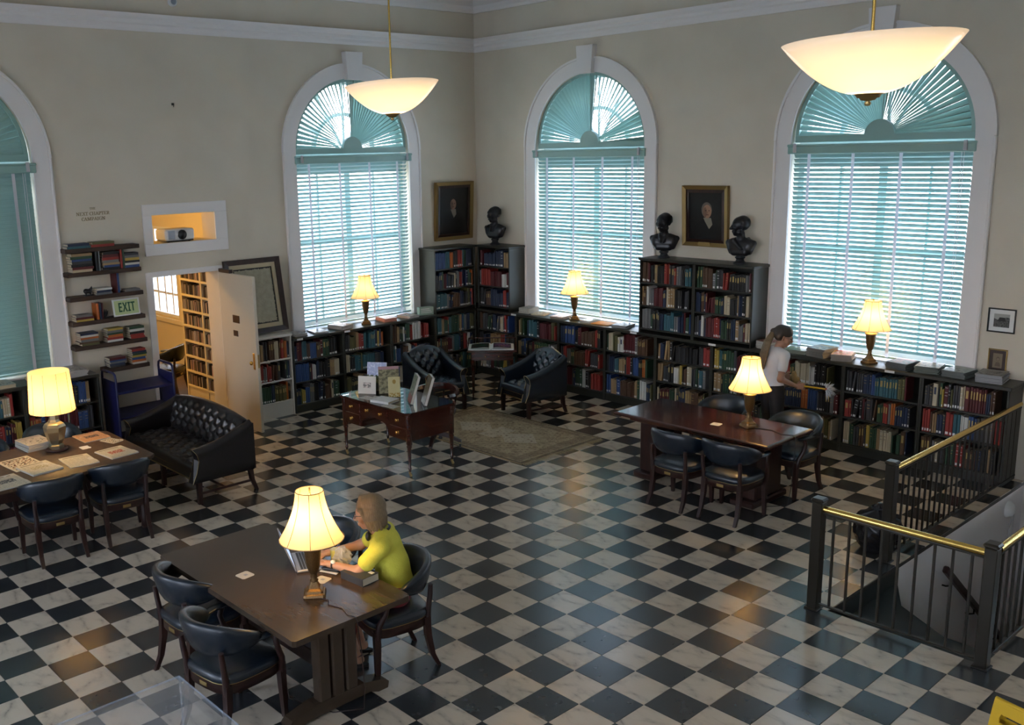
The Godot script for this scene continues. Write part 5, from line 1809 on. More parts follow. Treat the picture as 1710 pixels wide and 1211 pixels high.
func lamps() -> void:
	var bm := mat("bulb", Color.WHITE, 0.5)
	bm.emission_enabled = true
	bm.emission = Color(1.0, 0.86, 0.55)
	bm.emission_energy_multiplier = 6.0
	bell_lamp("lit bell shade lamp with a gold urn base on the oak table", Vector3(-0.70, 0.745, 2.11), 0.15, LAMP)
	bell_lamp("lit bell shade lamp with a gold urn base on the mahogany table", Vector3(-0.80, 0.745, -3.43), 0.4, LAMP)
	bell_lamp("lit bell shade lamp on the counter before the door wall window", Vector3(-7.27, 1.10, -3.31), 0.2, LAMP * 0.5)
	bell_lamp("lit bell shade lamp on the counter beside the orange folder", Vector3(-5.12, 1.10, -5.64), 0.1, LAMP * 0.8)
	bell_lamp("lit bell shade lamp on the counter among magazines behind the duster", Vector3(-0.58, 1.10, -5.64), 0.3, LAMP * 0.8)
	# drum shade lamp
	var t := thing("table_lamp", "lit drum shade lamp with a faceted pewter base on the newspaper table", "lamp", Vector3(-5.33, 0.75, 2.14))
	part(MB.new().lathe([Vector2(0.10, 0.0), Vector2(0.112, 0.008), Vector2(0.112, 0.02), Vector2(0.09, 0.03)], 28), "wooden_foot", M.dark_wood, t)
	part(MB.new().lathe([Vector2(0.075, 0.03), Vector2(0.08, 0.06), Vector2(0.062, 0.075), Vector2(0.085, 0.12), Vector2(0.108, 0.21), Vector2(0.112, 0.255), Vector2(0.095, 0.285), Vector2(0.062, 0.305), Vector2(0.050, 0.33), Vector2(0.048, 0.38), Vector2(0.055, 0.40)], 6, Vector3.ZERO, false), "faceted_body", M.pewter, t)
	part(MB.new().lathe([Vector2(0.05, 0.40), Vector2(0.02, 0.41), Vector2(0.014, 0.50), Vector2(0.012, 0.52)], 16), "socket", M.old_brass, t)
	var sh := MB.new()
	var rings := []
	for p in [[0.222, 0.42], [0.215, 0.52], [0.208, 0.63], [0.202, 0.73], [0.196, 0.83]]:
		var r := PackedVector3Array()
		for k in 48:
			var a := TAU * k / 48.0
			r.append(Vector3(cos(a) * p[0], p[1], sin(a) * p[0]))
		rings.append(r)
	sh.loft(rings, false)
	part(sh, "drum_shade", M.shade, t)
	for k in 10:
		var a := TAU * k / 10.0
		part(MB.new().tube([Vector3(cos(a) * 0.2235, 0.42, sin(a) * 0.2235), Vector3(cos(a) * 0.1975, 0.83, sin(a) * 0.1975)], 0.0018, 5), "shade_seam", M.piping, t)
	part(MB.new().ball(Vector3(0, 0.58, 0), Vector3(0.03, 0.045, 0.03), 14), "bulb", M.bulb, t)
	glow(Vector3(-5.33, 1.33, 2.14), LAMP * 1.1)
	# pendants
	var opal := mat("opal_glass", lin(0.82, 0.74, 0.62), 0.16)
	opal.backlight_enabled = true
	opal.backlight = lin(0.95, 0.85, 0.70)
	opal.emission_enabled = true
	opal.emission = Color(1.0, 0.92, 0.82)
	opal.emission_energy_multiplier = 0.30
	var pend := [Vector3(-1.35, 4.15, 0.78), Vector3(2.54, 4.06, 1.38)]
	for i in 2:
		var pt: Vector3 = pend[i]
		var pn := thing("pendant_lamp", ["opal glass bowl pendant hanging before the window beside the door", "opal glass bowl pendant hanging before the wide window by the stairs"][i], "lamp", pt)
		var prof := []
		for k in 13:
			var p := k / 12.0
			prof.append(Vector2(0.035 + 0.315 * p, -0.215 + 0.215 * pow(p, 1.9)))
		for k in 6:
			var p := 1.0 - k / 6.0
			prof.append(Vector2(0.035 + 0.307 * p, -0.207 + 0.207 * pow(p, 1.9) + 0.002))
		part(MB.new().lathe(prof, 56, Vector3.ZERO, true, false), "glass_bowl", opal, pn).rotation = [Vector3(0.02, 0, 0.065), Vector3(0.01, 0, 0.03)][i]   # the bowls hang a little askew
		part(MB.new().lathe([Vector2(0.001, -0.262), Vector2(0.010, -0.260), Vector2(0.014, -0.250), Vector2(0.008, -0.242), Vector2(0.028, -0.238), Vector2(0.034, -0.230), Vector2(0.044, -0.228), Vector2(0.050, -0.218), Vector2(0.060, -0.214), Vector2(0.060, -0.205), Vector2(0.03, -0.195)], 24), "finial", M.old_brass, pn)
		part(MB.new().lathe([Vector2(0.007, -0.2), Vector2(0.007, HC - pt.y - 0.04)], 10), "rod", M.brass, pn)
		part(MB.new().lathe([Vector2(0.075, HC - pt.y - 0.001), Vector2(0.07, HC - pt.y - 0.03), Vector2(0.02, HC - pt.y - 0.06)], 20), "ceiling_rose", M.brass, pn)
		glow(pt + Vector3(0, -0.06, 0) + Vector3(0.04, 0, 0), PEND, Color(1.0, 0.86, 0.66))

const LAMP := 0.18
const PEND := 0.13

# ---------- things on the walls and shelves ----------
func slab_book(t_label: String, cat: String, pos: Vector3, size: Vector3, yaw: float, cover: Material, group := "", tilt := Vector3.ZERO, called := "book") -> Node3D:
	# a book lying flat: x width (spine at -x side or as turned), y thickness, z length; spine at +z
	var t := thing(called, t_label, cat, pos, yaw, group)
	var w := size.x
	var h := size.y
	var d := size.z
	var e := minf(0.0028, h * 0.15)
	var c := MB.new()
	c.mm(Vector3(-w / 2, 0, -d / 2), Vector3(w / 2, e, d / 2), 0.0006)
	c.mm(Vector3(-w / 2, h - e, -d / 2), Vector3(w / 2, h, d / 2), 0.0006)
	c.mm(Vector3(-w / 2, 0, d / 2 - e), Vector3(w / 2, h, d / 2 + 0.001), 0.0006)
	part(c, "cover", cover, t)
	part(MB.new().mm(Vector3(-w / 2 + 0.003, e, -d / 2 + 0.004), Vector3(w / 2 - 0.003, h - e, d / 2 - e)), "pages", M.pages, t)
	t.rotation += tilt
	return t

func cov(name_: String) -> Material:
	for i in COVER.size():
		if COVER[i][0] == name_:
			return cover_mat[i]
	return cover_mat[0]

func text_mesh(s: String, size_: float, depth: float, serif := false, bold := false) -> TextMesh:
	var f := SystemFont.new()
	f.font_names = PackedStringArray(["Droid Serif" if serif else "Droid Sans"])
	if bold:
		f.font_weight = 700
	var t := TextMesh.new()
	t.font = f
	t.text = s
	t.font_size = 64
	t.pixel_size = size_ / 64.0
	t.depth = depth
	t.curve_step = 2.0
	return t

func picture_frame(called: String, label: String, cat: String, fr: Transform3D, w: float, h: float, rail: float, deep: float, fm: Material, face: Material, matte := 0.0, matte_m: Material = null, lip: Material = null) -> Node3D:
	# fr: centre of the picture's back, x right, y up, z out of the wall
	var t := thing(called, label, cat)
	t.transform = fr
	var ring_ := func(o: float, i: float, z0: float, z1: float) -> MB:
		var rings := []
		for k in 5:
			var sx: float = [-1, 1, 1, -1, -1][k]
			var sy: float = [-1, -1, 1, 1, -1][k]
			var po := Vector3(sx * (w / 2 - o), sy * (h / 2 - o), 0)
			var pi := Vector3(sx * (w / 2 - i), sy * (h / 2 - i), 0)
			rings.append(PackedVector3Array([po + Vector3(0, 0, 0), po + Vector3(0, 0, z0), pi + Vector3(0, 0, z1), pi + Vector3(0, 0, 0)]))
		return MB.new().loft(rings, false, true, false)
	part(ring_.call(0.0, rail * 0.55, deep, deep * 0.75), "frame", fm, t)
	part(ring_.call(rail * 0.55, rail, deep * 0.5, deep * 0.62), "inner_moulding", lip if lip else fm, t)
	var z := deep * 0.30
	if matte > 0.0:
		part(MB.new().mm(Vector3(-w / 2 + rail, -h / 2 + rail, z - 0.004), Vector3(w / 2 - rail, h / 2 - rail, z - 0.001)), "mat_board", matte_m, t)
	var p := part(print_quad(w - 2 * rail - 2 * matte, h - 2 * rail - 2 * matte), "picture", face, t)
	p.position = Vector3(0, 0, z)
	part(MB.new().mm(Vector3(-w / 2 + 0.01, -h / 2 + 0.01, 0), Vector3(w / 2 - 0.01, h / 2 - 0.01, 0.004)), "backing", M.dark_wood, t)
	return t

func portrait(key: String, face: Color, hair: Color, neck: Color, cx: float, cy: float, r: float, turn: float) -> StandardMaterial3D:   # a plain, dark half-length portrait: nobody in particular
	var im := Image.create(160, 192, false, Image.FORMAT_RGB8)
	im.fill(Color(0.075, 0.07, 0.075))
	var n := FastNoiseLite.new()
	n.frequency = 0.03
	for y in 192:
		for x in 160:
			var v := n.get_noise_2d(x, y) * 0.02
			im.set_pixel(x, y, Color(0.085 + v, 0.078 + v, 0.08 + v))
	poly_fill(im, PackedVector2Array([Vector2(cx - r * 3.2, 192), Vector2(cx - r * 2.6, cy + r * 2.6), Vector2(cx - r * 0.9, cy + r * 1.5), Vector2(cx + r * 0.9, cy + r * 1.5), Vector2(cx + r * 2.6, cy + r * 2.6), Vector2(cx + r * 3.2, 192)]), Color(0.04, 0.042, 0.055))
	poly_fill(im, PackedVector2Array([Vector2(cx - r * 0.75, cy + r * 1.15), Vector2(cx + r * 0.75, cy + r * 1.15), Vector2(cx + r * 0.9 + turn * 6, cy + r * 2.2), Vector2(cx + r * 0.2 + turn * 8, cy + r * 3.0), Vector2(cx - r * 0.4, cy + r * 1.8)]), neck)
	disc(im, Vector2(cx - turn * 4, cy - r * 0.15), Vector2(r * 1.02, r * 1.28), hair)
	disc(im, Vector2(cx, cy + r * 0.1), Vector2(r * 0.82, r * 1.12), face)
	disc(im, Vector2(cx - r * 0.42, cy + r * 0.25), Vector2(r * 0.36, r * 0.85), face.darkened(0.25))
	for s in [-1, 1]:
		disc(im, Vector2(cx + s * r * 0.32 + turn * 2, cy - r * 0.05), Vector2(r * 0.13, r * 0.07), Color(0.12, 0.08, 0.06))
	disc(im, Vector2(cx + turn * 3, cy + r * 0.28), Vector2(r * 0.10, r * 0.22), face.darkened(0.12))
	disc(im, Vector2(cx + turn * 2, cy + r * 0.65), Vector2(r * 0.26, r * 0.07), Color(0.36, 0.19, 0.16))
	return print_mat(key, im, 0.35)

func bust(label: String, pos: Vector3, yaw: float, head_turn: float, coat: bool) -> void:
	var t := thing("bust", label, "bust", pos, yaw, "")
	var b := []
	var x := Vector3(1, 0, 0)
	var z := Vector3(0, 0, 1)
	b.append([Vector3(-0.10, 0.235, 0.0), Vector3(0.10, 0.235, 0.0), 0.085, 0.085, z, 1.25])
	b.append([Vector3(-0.075, 0.150, 0.015), Vector3(0.075, 0.150, 0.015), 0.052, 0.052, z, 0.9])
	b.append([Vector3(-0.10, 0.20, 0.008), Vector3(0.10, 0.20, 0.008), 0.070, 0.070, z, 1.1])
	for s in [-1.0, 1.0]:
		b.append([Vector3(s * 0.07, 0.285, -0.01), Vector3(s * 0.172, 0.268, -0.012), 0.050, 0.034])
		b.append([Vector3(s * 0.172, 0.265, -0.008), Vector3(s * 0.125, 0.150, 0.0), 0.036, 0.034])
	b.append([Vector3(0, 0.29, -0.012), Vector3(0, 0.385, 0.004), 0.058, 0.050])
	if coat:
		b.append([Vector3(-0.055, 0.325, 0.02), Vector3(-0.02, 0.22, 0.095), 0.020, 0.014])
		b.append([Vector3(0.055, 0.325, 0.02), Vector3(0.02, 0.22, 0.095), 0.020, 0.014])
	else:
		b.append([Vector3(-0.07, 0.30, 0.04), Vector3(0.05, 0.20, 0.09), 0.020, 0.016])
		b.append([Vector3(0.08, 0.31, -0.05), Vector3(0.02, 0.17, -0.06), 0.028, 0.022])
	var turn := Basis(Vector3.UP, head_turn)
	var hc := Vector3(0, 0.485, 0.012)
	for e in head_bones(1.12):
		b.append([hc + turn * e[0], hc + turn * e[1], e[2], e[3]])
	for k in 13:   # close cropped hair in short tufts
		var a := PI + PI * (k + 0.5) / 13.0
		b.append([hc + turn * Vector3(cos(a) * 0.085, 0.05 + 0.012 * (k % 3), sin(a) * 0.088 - 0.012), hc + turn * Vector3(cos(a) * 0.090, 0.005, sin(a) * 0.092 - 0.012), 0.016, 0.012])
	var mb := MB.new()
	nets(mb, b, 0.0075, 0.014)
	part(mb, "figure", M.bronze, t)
	part(MB.new().lathe([Vector2(0.085, 0.0), Vector2(0.088, 0.012), Vector2(0.075, 0.022), Vector2(0.055, 0.035), Vector2(0.048, 0.06), Vector2(0.062, 0.072), Vector2(0.066, 0.085), Vector2(0.052, 0.098), Vector2(0.05, 0.13)], 24), "socle", M.bronze, t)

func head_bones(s: float) -> Array:   # about the middle of the head, facing +z
	var e := [
		[Vector3(0, 0.030, -0.020), Vector3(0, 0.022, 0.012), 0.086, 0.082], [Vector3(0, -0.01, 0.020), Vector3(0, -0.055, 0.030), 0.070, 0.054],
		[Vector3(0, -0.085, 0.045), Vector3(0, -0.088, 0.055), 0.036, 0.030], [Vector3(-0.035, -0.07, 0.012), Vector3(0.035, -0.07, 0.012), 0.036, 0.036],
		[Vector3(0, 0.012, 0.090), Vector3(0, -0.030, 0.112), 0.010, 0.015], [Vector3(-0.014, -0.032, 0.098), Vector3(0.014, -0.032, 0.098), 0.010, 0.010],
		[Vector3(-0.038, 0.028, 0.076), Vector3(0.038, 0.028, 0.076), 0.017, 0.017], [Vector3(-0.018, -0.060, 0.086), Vector3(0.018, -0.060, 0.086), 0.010, 0.010],
		[Vector3(-0.018, -0.071, 0.083), Vector3(0.018, -0.071, 0.083), 0.010, 0.010], [Vector3(-0.048, -0.018, 0.058), Vector3(-0.044, -0.03, 0.058), 0.028, 0.026],
		[Vector3(0.048, -0.018, 0.058), Vector3(0.044, -0.03, 0.058), 0.028, 0.026], [Vector3(-0.080, 0.012, -0.008), Vector3(-0.076, -0.028, -0.002), 0.015, 0.011], [Vector3(0.080, 0.012, -0.008), Vector3(0.076, -0.028, -0.002), 0.015, 0.011]]
	var out := []
	for q in e:
		out.append([q[0] * s, q[1] * s, q[2] * s, q[3] * s])
	return out

func on_left(y: float, z: float, out := 0.0) -> Transform3D:
	return Transform3D(Basis(Vector3(0, 0, -1), Vector3.UP, Vector3(1, 0, 0)), Vector3(XW + out, y, z))

func on_right(x: float, y: float, out := 0.0) -> Transform3D:
	return Transform3D(Basis.IDENTITY, Vector3(x, y, ZW + out))

func wall_things() -> void:
	# portraits
	var tilt := Basis(Vector3(1, 0, 0), 0.05)
	var f1 := on_left(2.69, -5.32, 0.012)
	f1.basis = f1.basis * tilt
	picture_frame("portrait_painting", "gilt framed dark portrait on the door wall beside the corner", "painting", f1, 0.82, 0.94, 0.10, 0.06, M.gilt, portrait("portrait_corner", Color(0.56, 0.42, 0.35), Color(0.10, 0.075, 0.06), Color(0.50, 0.47, 0.43), 78, 66, 20, 0.0), 0.0, null, M.dark_wood)
	var f2 := on_right(-3.0, 2.72, 0.012)
	f2.basis = f2.basis * tilt
	var p2 := picture_frame("portrait_painting", "gilt framed portrait with a white cravat between the two busts", "painting", f2, 0.70, 0.81, 0.095, 0.06, M.gilt, portrait("portrait_window_wall", Color(0.66, 0.50, 0.40), Color(0.42, 0.38, 0.34), Color(0.56, 0.53, 0.47), 86, 74, 25, 0.6), 0.0, null, M.dark_wood)
	part(MB.new().slab(PackedVector2Array([Vector2(-0.10, -0.375), Vector2(-0.085, -0.395), Vector2(0.085, -0.395), Vector2(0.10, -0.375), Vector2(0.085, -0.345), Vector2(-0.085, -0.345)]), 0.05, 0.062), "name_plate", M.old_brass, p2)
	# busts
	bust("dark bronze bust standing alone on the corner bookcase", Vector3(-6.84, 2.1455, -5.66), 0.15, -0.25, true)
	bust("dark bronze bust left of the portrait with the white cravat", Vector3(-3.53, 2.1455, -5.66), 0.30, -0.35, true)
	bust("dark bronze bust right of the portrait, head turned in profile", Vector3(-2.35, 2.1455, -5.66), 0.10, -1.05, false)
	# two small frames past the wide window
	var im := Image.create(96, 72, false, Image.FORMAT_RGB8)
	var nz := FastNoiseLite.new()
	nz.frequency = 0.09
	for y in 72:
		for x in 96:
			var g := 0.62 if y < 24 + 8 * sin(x * 0.06) else 0.30 + 0.22 * nz.get_noise_2d(x, y)
			if y > 18 and y < 40 and absf(x - 48) < 26 - (40 - y) * 0.5:
				g = 0.13 + 0.08 * nz.get_noise_2d(x * 2, y * 2)
			im.set_pixel(x, y, Color(g, g, g * 0.97))
	picture_frame("framed_photograph", "small black framed landscape photograph on the wall past the wide window", "picture", on_right(0.722, 1.724, 0.002), 0.275, 0.262, 0.014, 0.018, M.black, print_mat("photograph", im), 0.045, M.white)
	var im2 := Image.create(64, 96, false, Image.FORMAT_RGB8)
	im2.fill(Color(0.48, 0.42, 0.34))
	disc(im2, Vector2(34, 36), Vector2(11, 14), Color(0.33, 0.27, 0.22))
	disc(im2, Vector2(34, 38), Vector2(8, 10), Color(0.52, 0.45, 0.37))
	poly_fill(im2, PackedVector2Array([Vector2(14, 84), Vector2(22, 58), Vector2(46, 58), Vector2(54, 84)]), Color(0.38, 0.32, 0.26))
	picture_frame("framed_drawing", "small gold framed sketch on the wall below the black framed photograph", "picture", on_right(0.718, 1.282, 0.002), 0.188, 0.255, 0.012, 0.016, M.old_brass, print_mat("sketch", im2), 0.035, M.white)
	# large framed document leaning on the white bookcase
	var im3 := Image.create(128, 160, false, Image.FORMAT_RGB8)
	for y in 160:
		for x in 128:
			var v := nz.get_noise_2d(x * 0.6, y * 0.6) * 0.05 + nz.get_noise_2d(x * 2, y * 2) * 0.02
			var e := minf(minf(x, 127 - x), minf(y, 159 - y)) + 2.5 * nz.get_noise_2d(x * 1.5, y * 1.5)
			im3.set_pixel(x, y, Color(0.10, 0.09, 0.07) if e < 3.5 else Color(0.66 + v, 0.63 + v, 0.54 + v))
	var fl := Transform3D(Basis(Vector3(0, 0, -1), Vector3.UP, Vector3(1, 0, 0)) * Basis(Vector3(1, 0, 0), -0.15), Vector3(-7.385, 1.19 + 0.535, -1.485))
	picture_frame("leaning_frame", "large framed old map leaning on the white bookcase behind the door", "picture", fl, 0.88, 1.05, 0.13, 0.05, M.dark_wood, print_mat("old_map", im3, 0.5), 0.0, null, mat("frame_linen", lin(0.52, 0.43, 0.28), 0.7))
	floating_shelves()
	# letters on the wall
	var lt := thing("wall_lettering", "small gold letters reading THE NEXT CHAPTER CAMPAIGN above the floating shelves", "lettering")
	lt.transform = on_left(3.0, 0.665, 0.0)
	for r in [["THE", 0.062, 0.036], ["NEXT CHAPTER", 0.0, 0.056], ["CAMPAIGN", -0.064, 0.056]]:
		var o := part(text_mesh(r[0], r[2], 0.004, true), "line_of_letters", mat("letter_gold", lin(0.20, 0.145, 0.05), 0.6), lt)
		o.position = Vector3(0, r[1], 0.002)
	# alarm and hook
	var sm := thing("smoke_alarm", "round white smoke alarm high on the frieze of the door wall", "alarm")
	sm.transform = on_left(5.585, -0.616)
	part(MB.new().lathe([Vector2(0.06, 0.0), Vector2(0.06, 0.02), Vector2(0.045, 0.04), Vector2(0.02, 0.045), Vector2(0.001, 0.045)], 20), "housing", M.white, sm).rotation.x = PI / 2
	part(MB.new().lathe([Vector2(0.04, 0.046), Vector2(0.038, 0.05), Vector2(0.02, 0.05)], 16), "sensor_ring", M.silver, sm).rotation.x = PI / 2
	var hk := thing("wall_hook", "small dark hook left in the bare wall above the niche", "hook")
	hk.transform = on_left(4.326, -0.514)
	part(MB.new().box(Vector3(0, 0, 0.006), Vector3(0.035, 0.03, 0.012), 0.003), "plate", M.iron, hk)
	part(MB.new().tube([Vector3(0, 0, 0.01), Vector3(0, -0.02, 0.03), Vector3(0, -0.035, 0.02)], 0.005, 6), "prong", M.iron, hk)
	book_cart()
	loose_things()
	counter_things()

func floating_shelves() -> void:
	var tops := [2.60, 2.31, 2.01, 1.705, 1.40, 1.07]
	var names := ["topmost dark wood floating shelf under the gold lettering", "dark wood floating shelf second from the top, tightly filled with stacked books", "dark wood floating shelf with a small carved bookend", "dark wood floating shelf holding the exit sign", "dark wood floating shelf with three stacks of bright books", "short lowest dark wood floating shelf with two stacks of books"]
	for i in 6:
		var z1: float = 1.13 if i < 5 else 0.77
		var t := thing("floating_shelf", names[i], "shelf", Vector3.ZERO, 0.0, "floating shelves")
		part(MB.new().mm(Vector3(XW + 0.001, tops[i] - 0.052, 0.19), Vector3(-7.285, tops[i], z1), 0.004), "plank", M.plank, t)
	var where := ["on the topmost floating shelf", "on the second floating shelf", "beside the carved bookend", "left of the exit sign", "on the fifth floating shelf", "on the lowest floating shelf"]
	# flat piles: [shelf, middle z, [colours from the top]]
	var piles := [
		[0, 0.945, ["navy", "teal"], 0.30, 0.032], [0, 0.645, ["olive", "red"], 0.30, 0.034],
		[1, 0.93, ["tan", "green", "blue", "charcoal", "black", "maroon", "cream"], 0.27, 0.030], [1, 0.565, ["black", "maroon", "red", "grey", "tan", "blue", "black"], 0.22, 0.030], [1, 0.295, ["charcoal", "grey", "yellow", "black", "white", "blue"], 0.20, 0.032],
		[2, 0.69, ["white", "navy", "grey"], 0.20, 0.026], [2, 0.32, ["grey"], 0.20, 0.028],
		[3, 0.96, ["grey", "maroon", "yellow"], 0.23, 0.030],
		[4, 0.93, ["navy", "white", "orange", "grey", "brown", "olive"], 0.25, 0.027], [4, 0.60, ["yellow", "grey", "green", "orange", "red", "white"], 0.21, 0.028], [4, 0.315, ["green", "white", "black", "red", "red"], 0.20, 0.030],
		[5, 0.60, ["maroon", "blue", "grey", "navy", "charcoal"], 0.22, 0.026], [5, 0.315, ["red", "navy", "green", "yellow", "blue", "orange", "white"], 0.20, 0.029]]
	for p in piles:
		var y: float = tops[p[0]]
		var n: int = p[2].size()
		for k in n:
			var c: String = p[2][n - 1 - k]
			var h: float = p[4] * rng.randf_range(0.82, 1.16)
			var l: float = p[3] * rng.randf_range(0.88, 1.0)
			var d := rng.randf_range(0.14, 0.18)
			var under: String = "" if k == 0 else p[2][n - k]
			var lab := "%s book lying flat %s" % [c, where[p[0]]] + (", on top of its pile" if k == n - 1 else ", at the bottom of its pile" if k == 0 else ", just over a %s one" % under)
			slab_book(lab, "book", Vector3(-7.30 - d / 2 + rng.randf_range(-0.01, 0.0), y, p[1] + rng.randf_range(-0.008, 0.008)), Vector3(l, h - 0.0005, d), PI / 2 + rng.randf_range(-0.03, 0.03), cov(c), "books in flat piles on the floating shelves")
			y += h
	# upright ones: [shelf, z, colour, thickness, height]
	for u in [[1, 0.745, "black", 0.028, 0.24], [1, 0.712, "grey", 0.018, 0.24], [1, 0.43, "red", 0.026, 0.24], [1, 0.400, "green", 0.024, 0.24], [2, 0.522, "maroon", 0.020, 0.245], [2, 0.496, "blue", 0.026, 0.245], [3, 0.79, "orange", 0.028, 0.20], [3, 0.758, "navy", 0.022, 0.20], [3, 0.732, "maroon", 0.018, 0.20]]:
		var o := MeshInstance3D.new()
		o.name = numbered("book")
		o.mesh = book_mesh[0]
		o.transform = Transform3D(Basis(Vector3(0, 0, -1), Vector3.UP, Vector3(1, 0, 0)) * Basis.from_scale(Vector3(u[3], u[4], 0.16)), Vector3(-7.385, tops[u[0]] + u[4] / 2, u[1]))
		o.set_surface_override_material(0, cov(u[2]))
		o.set_surface_override_material(1, M.pages)
		add_child(o)
		tag(o, "%s book standing upright between the flat piles %s" % [u[2], where[u[0]]], "book", "upright books on the floating shelves")
	for b in [[2, 0.87, "carved"], [3, 0.685, "iron"]]:
		var t := thing("bookend", ["small dark animal shaped bookend beside the white and navy books", "small dark leaf shaped bookend beside the exit sign"][b[0] - 2], "bookend", Vector3(-7.37, tops[b[0]], b[1]), PI / 2)
		part(MB.new().mm(Vector3(-0.05, 0, -0.03), Vector3(0.05, 0.012, 0.03), 0.003), "base", M.bronze, t)
		var fb := MB.new()
		if b[0] == 2:
			nets(fb, [[Vector3(-0.025, 0.055, 0), Vector3(0.025, 0.05, 0), 0.030, 0.026], [Vector3(0.03, 0.07, 0), Vector3(0.045, 0.085, 0), 0.018, 0.015], [Vector3(0.045, 0.10, 0.008), Vector3(0.05, 0.115, 0.01), 0.007, 0.004], [Vector3(-0.03, 0.03, 0.012), Vector3(-0.03, 0.012, 0.014), 0.010, 0.009], [Vector3(0.025, 0.03, 0.012), Vector3(0.028, 0.012, 0.014), 0.010, 0.009]], 0.006, 0.012)
		else:
			for k in 5:
				var a := -0.9 + 0.45 * k
				fb.tube([Vector3(0, 0.01, 0), Vector3(sin(a) * 0.035, 0.05, 0), Vector3(sin(a) * 0.055, 0.05 + cos(a) * 0.06, 0)], [0.008, 0.010, 0.003], 6)
		part(fb, "ornament", M.bronze, t)
	# exit sign
	var ex := thing("exit_sign", "framed green EXIT sign standing on a floating shelf", "sign")
	ex.transform = Transform3D(Basis(Vector3(0, 0, -1), Vector3.UP, Vector3(1, 0, 0)) * Basis(Vector3(1, 0, 0), -0.12), Vector3(-7.335, 1.706 + 0.108, 0.415))
	part(MB.new().box(Vector3.ZERO, Vector3(0.35, 0.215, 0.018), 0.003), "frame", M.white, ex)
	part(MB.new().box(Vector3(0, 0, 0.0095), Vector3(0.312, 0.178, 0.002)), "panel", mat("exit_panel", lin(0.46, 0.55, 0.28), 0.6), ex)
	var tx := part(text_mesh("EXIT", 0.172, 0.002, false, true), "letters", mat("exit_green", lin(0.02, 0.10, 0.05), 0.6), ex)
	tx.position = Vector3(0, 0, 0.0115)
	tx.scale = Vector3(0.62, 0.95, 1)

func book_cart() -> void:
	var t := thing("book_cart", "empty dark blue metal book cart against the wall by the door", "cart", Vector3(-7.18, 0, 0.41))
	for s in [-1.0, 1.0]:
		var z: float = s * 0.38
		var e := MB.new()
		e.mm(Vector3(-0.19, 0.14, z - 0.004), Vector3(0.19, 0.95, z + 0.004))
		var ep := part(e, "end_panel", M.cart_blue, t)
		var pts := [Vector3(-0.205, 0.13, z), Vector3(-0.205, 0.99, z), Vector3(-0.19, 1.04, z), Vector3(-0.15, 1.06, z), Vector3(0.15, 1.06, z), Vector3(0.19, 1.04, z), Vector3(0.205, 0.99, z), Vector3(0.205, 0.13, z)]
		part(MB.new().tube(pts, 0.015, 10), "tube_handle", M.cart_blue, ep)
		for x in [-0.2, 0.2]:
			part(MB.new().lathe([Vector2(0.01, -0.014), Vector2(0.05, -0.012), Vector2(0.05, 0.012), Vector2(0.01, 0.014)], 18), "wheel", M.black, t).transform = Transform3D(Basis(Vector3.RIGHT, PI / 2), Vector3(x * 0.92, 0.051, z * 0.93))
			part(MB.new().mm(Vector3(x * 0.92 - 0.012, 0.051, z * 0.93 - 0.024), Vector3(x * 0.92 + 0.012, 0.14, z * 0.93 + 0.024), 0.003), "caster_fork", M.steel, t)
	for y in [0.80, 0.47, 0.15]:
		var sh := MB.new()
		sh.bar(Vector3(-0.17, y + 0.055, 0), Vector3(0.19, y, 0), 0.75, 0.006, 0.0)
		sh.bar(Vector3(0.19, y, -0.375), Vector3(0.19, y, 0.375), 0.008, 0.03, 0.002)
		sh.bar(Vector3(-0.17, y + 0.055, -0.375), Vector3(-0.17, y + 0.15, -0.375), 0.006, 0.006)
		part(sh, "sloping_shelf", M.cart_blue, t)

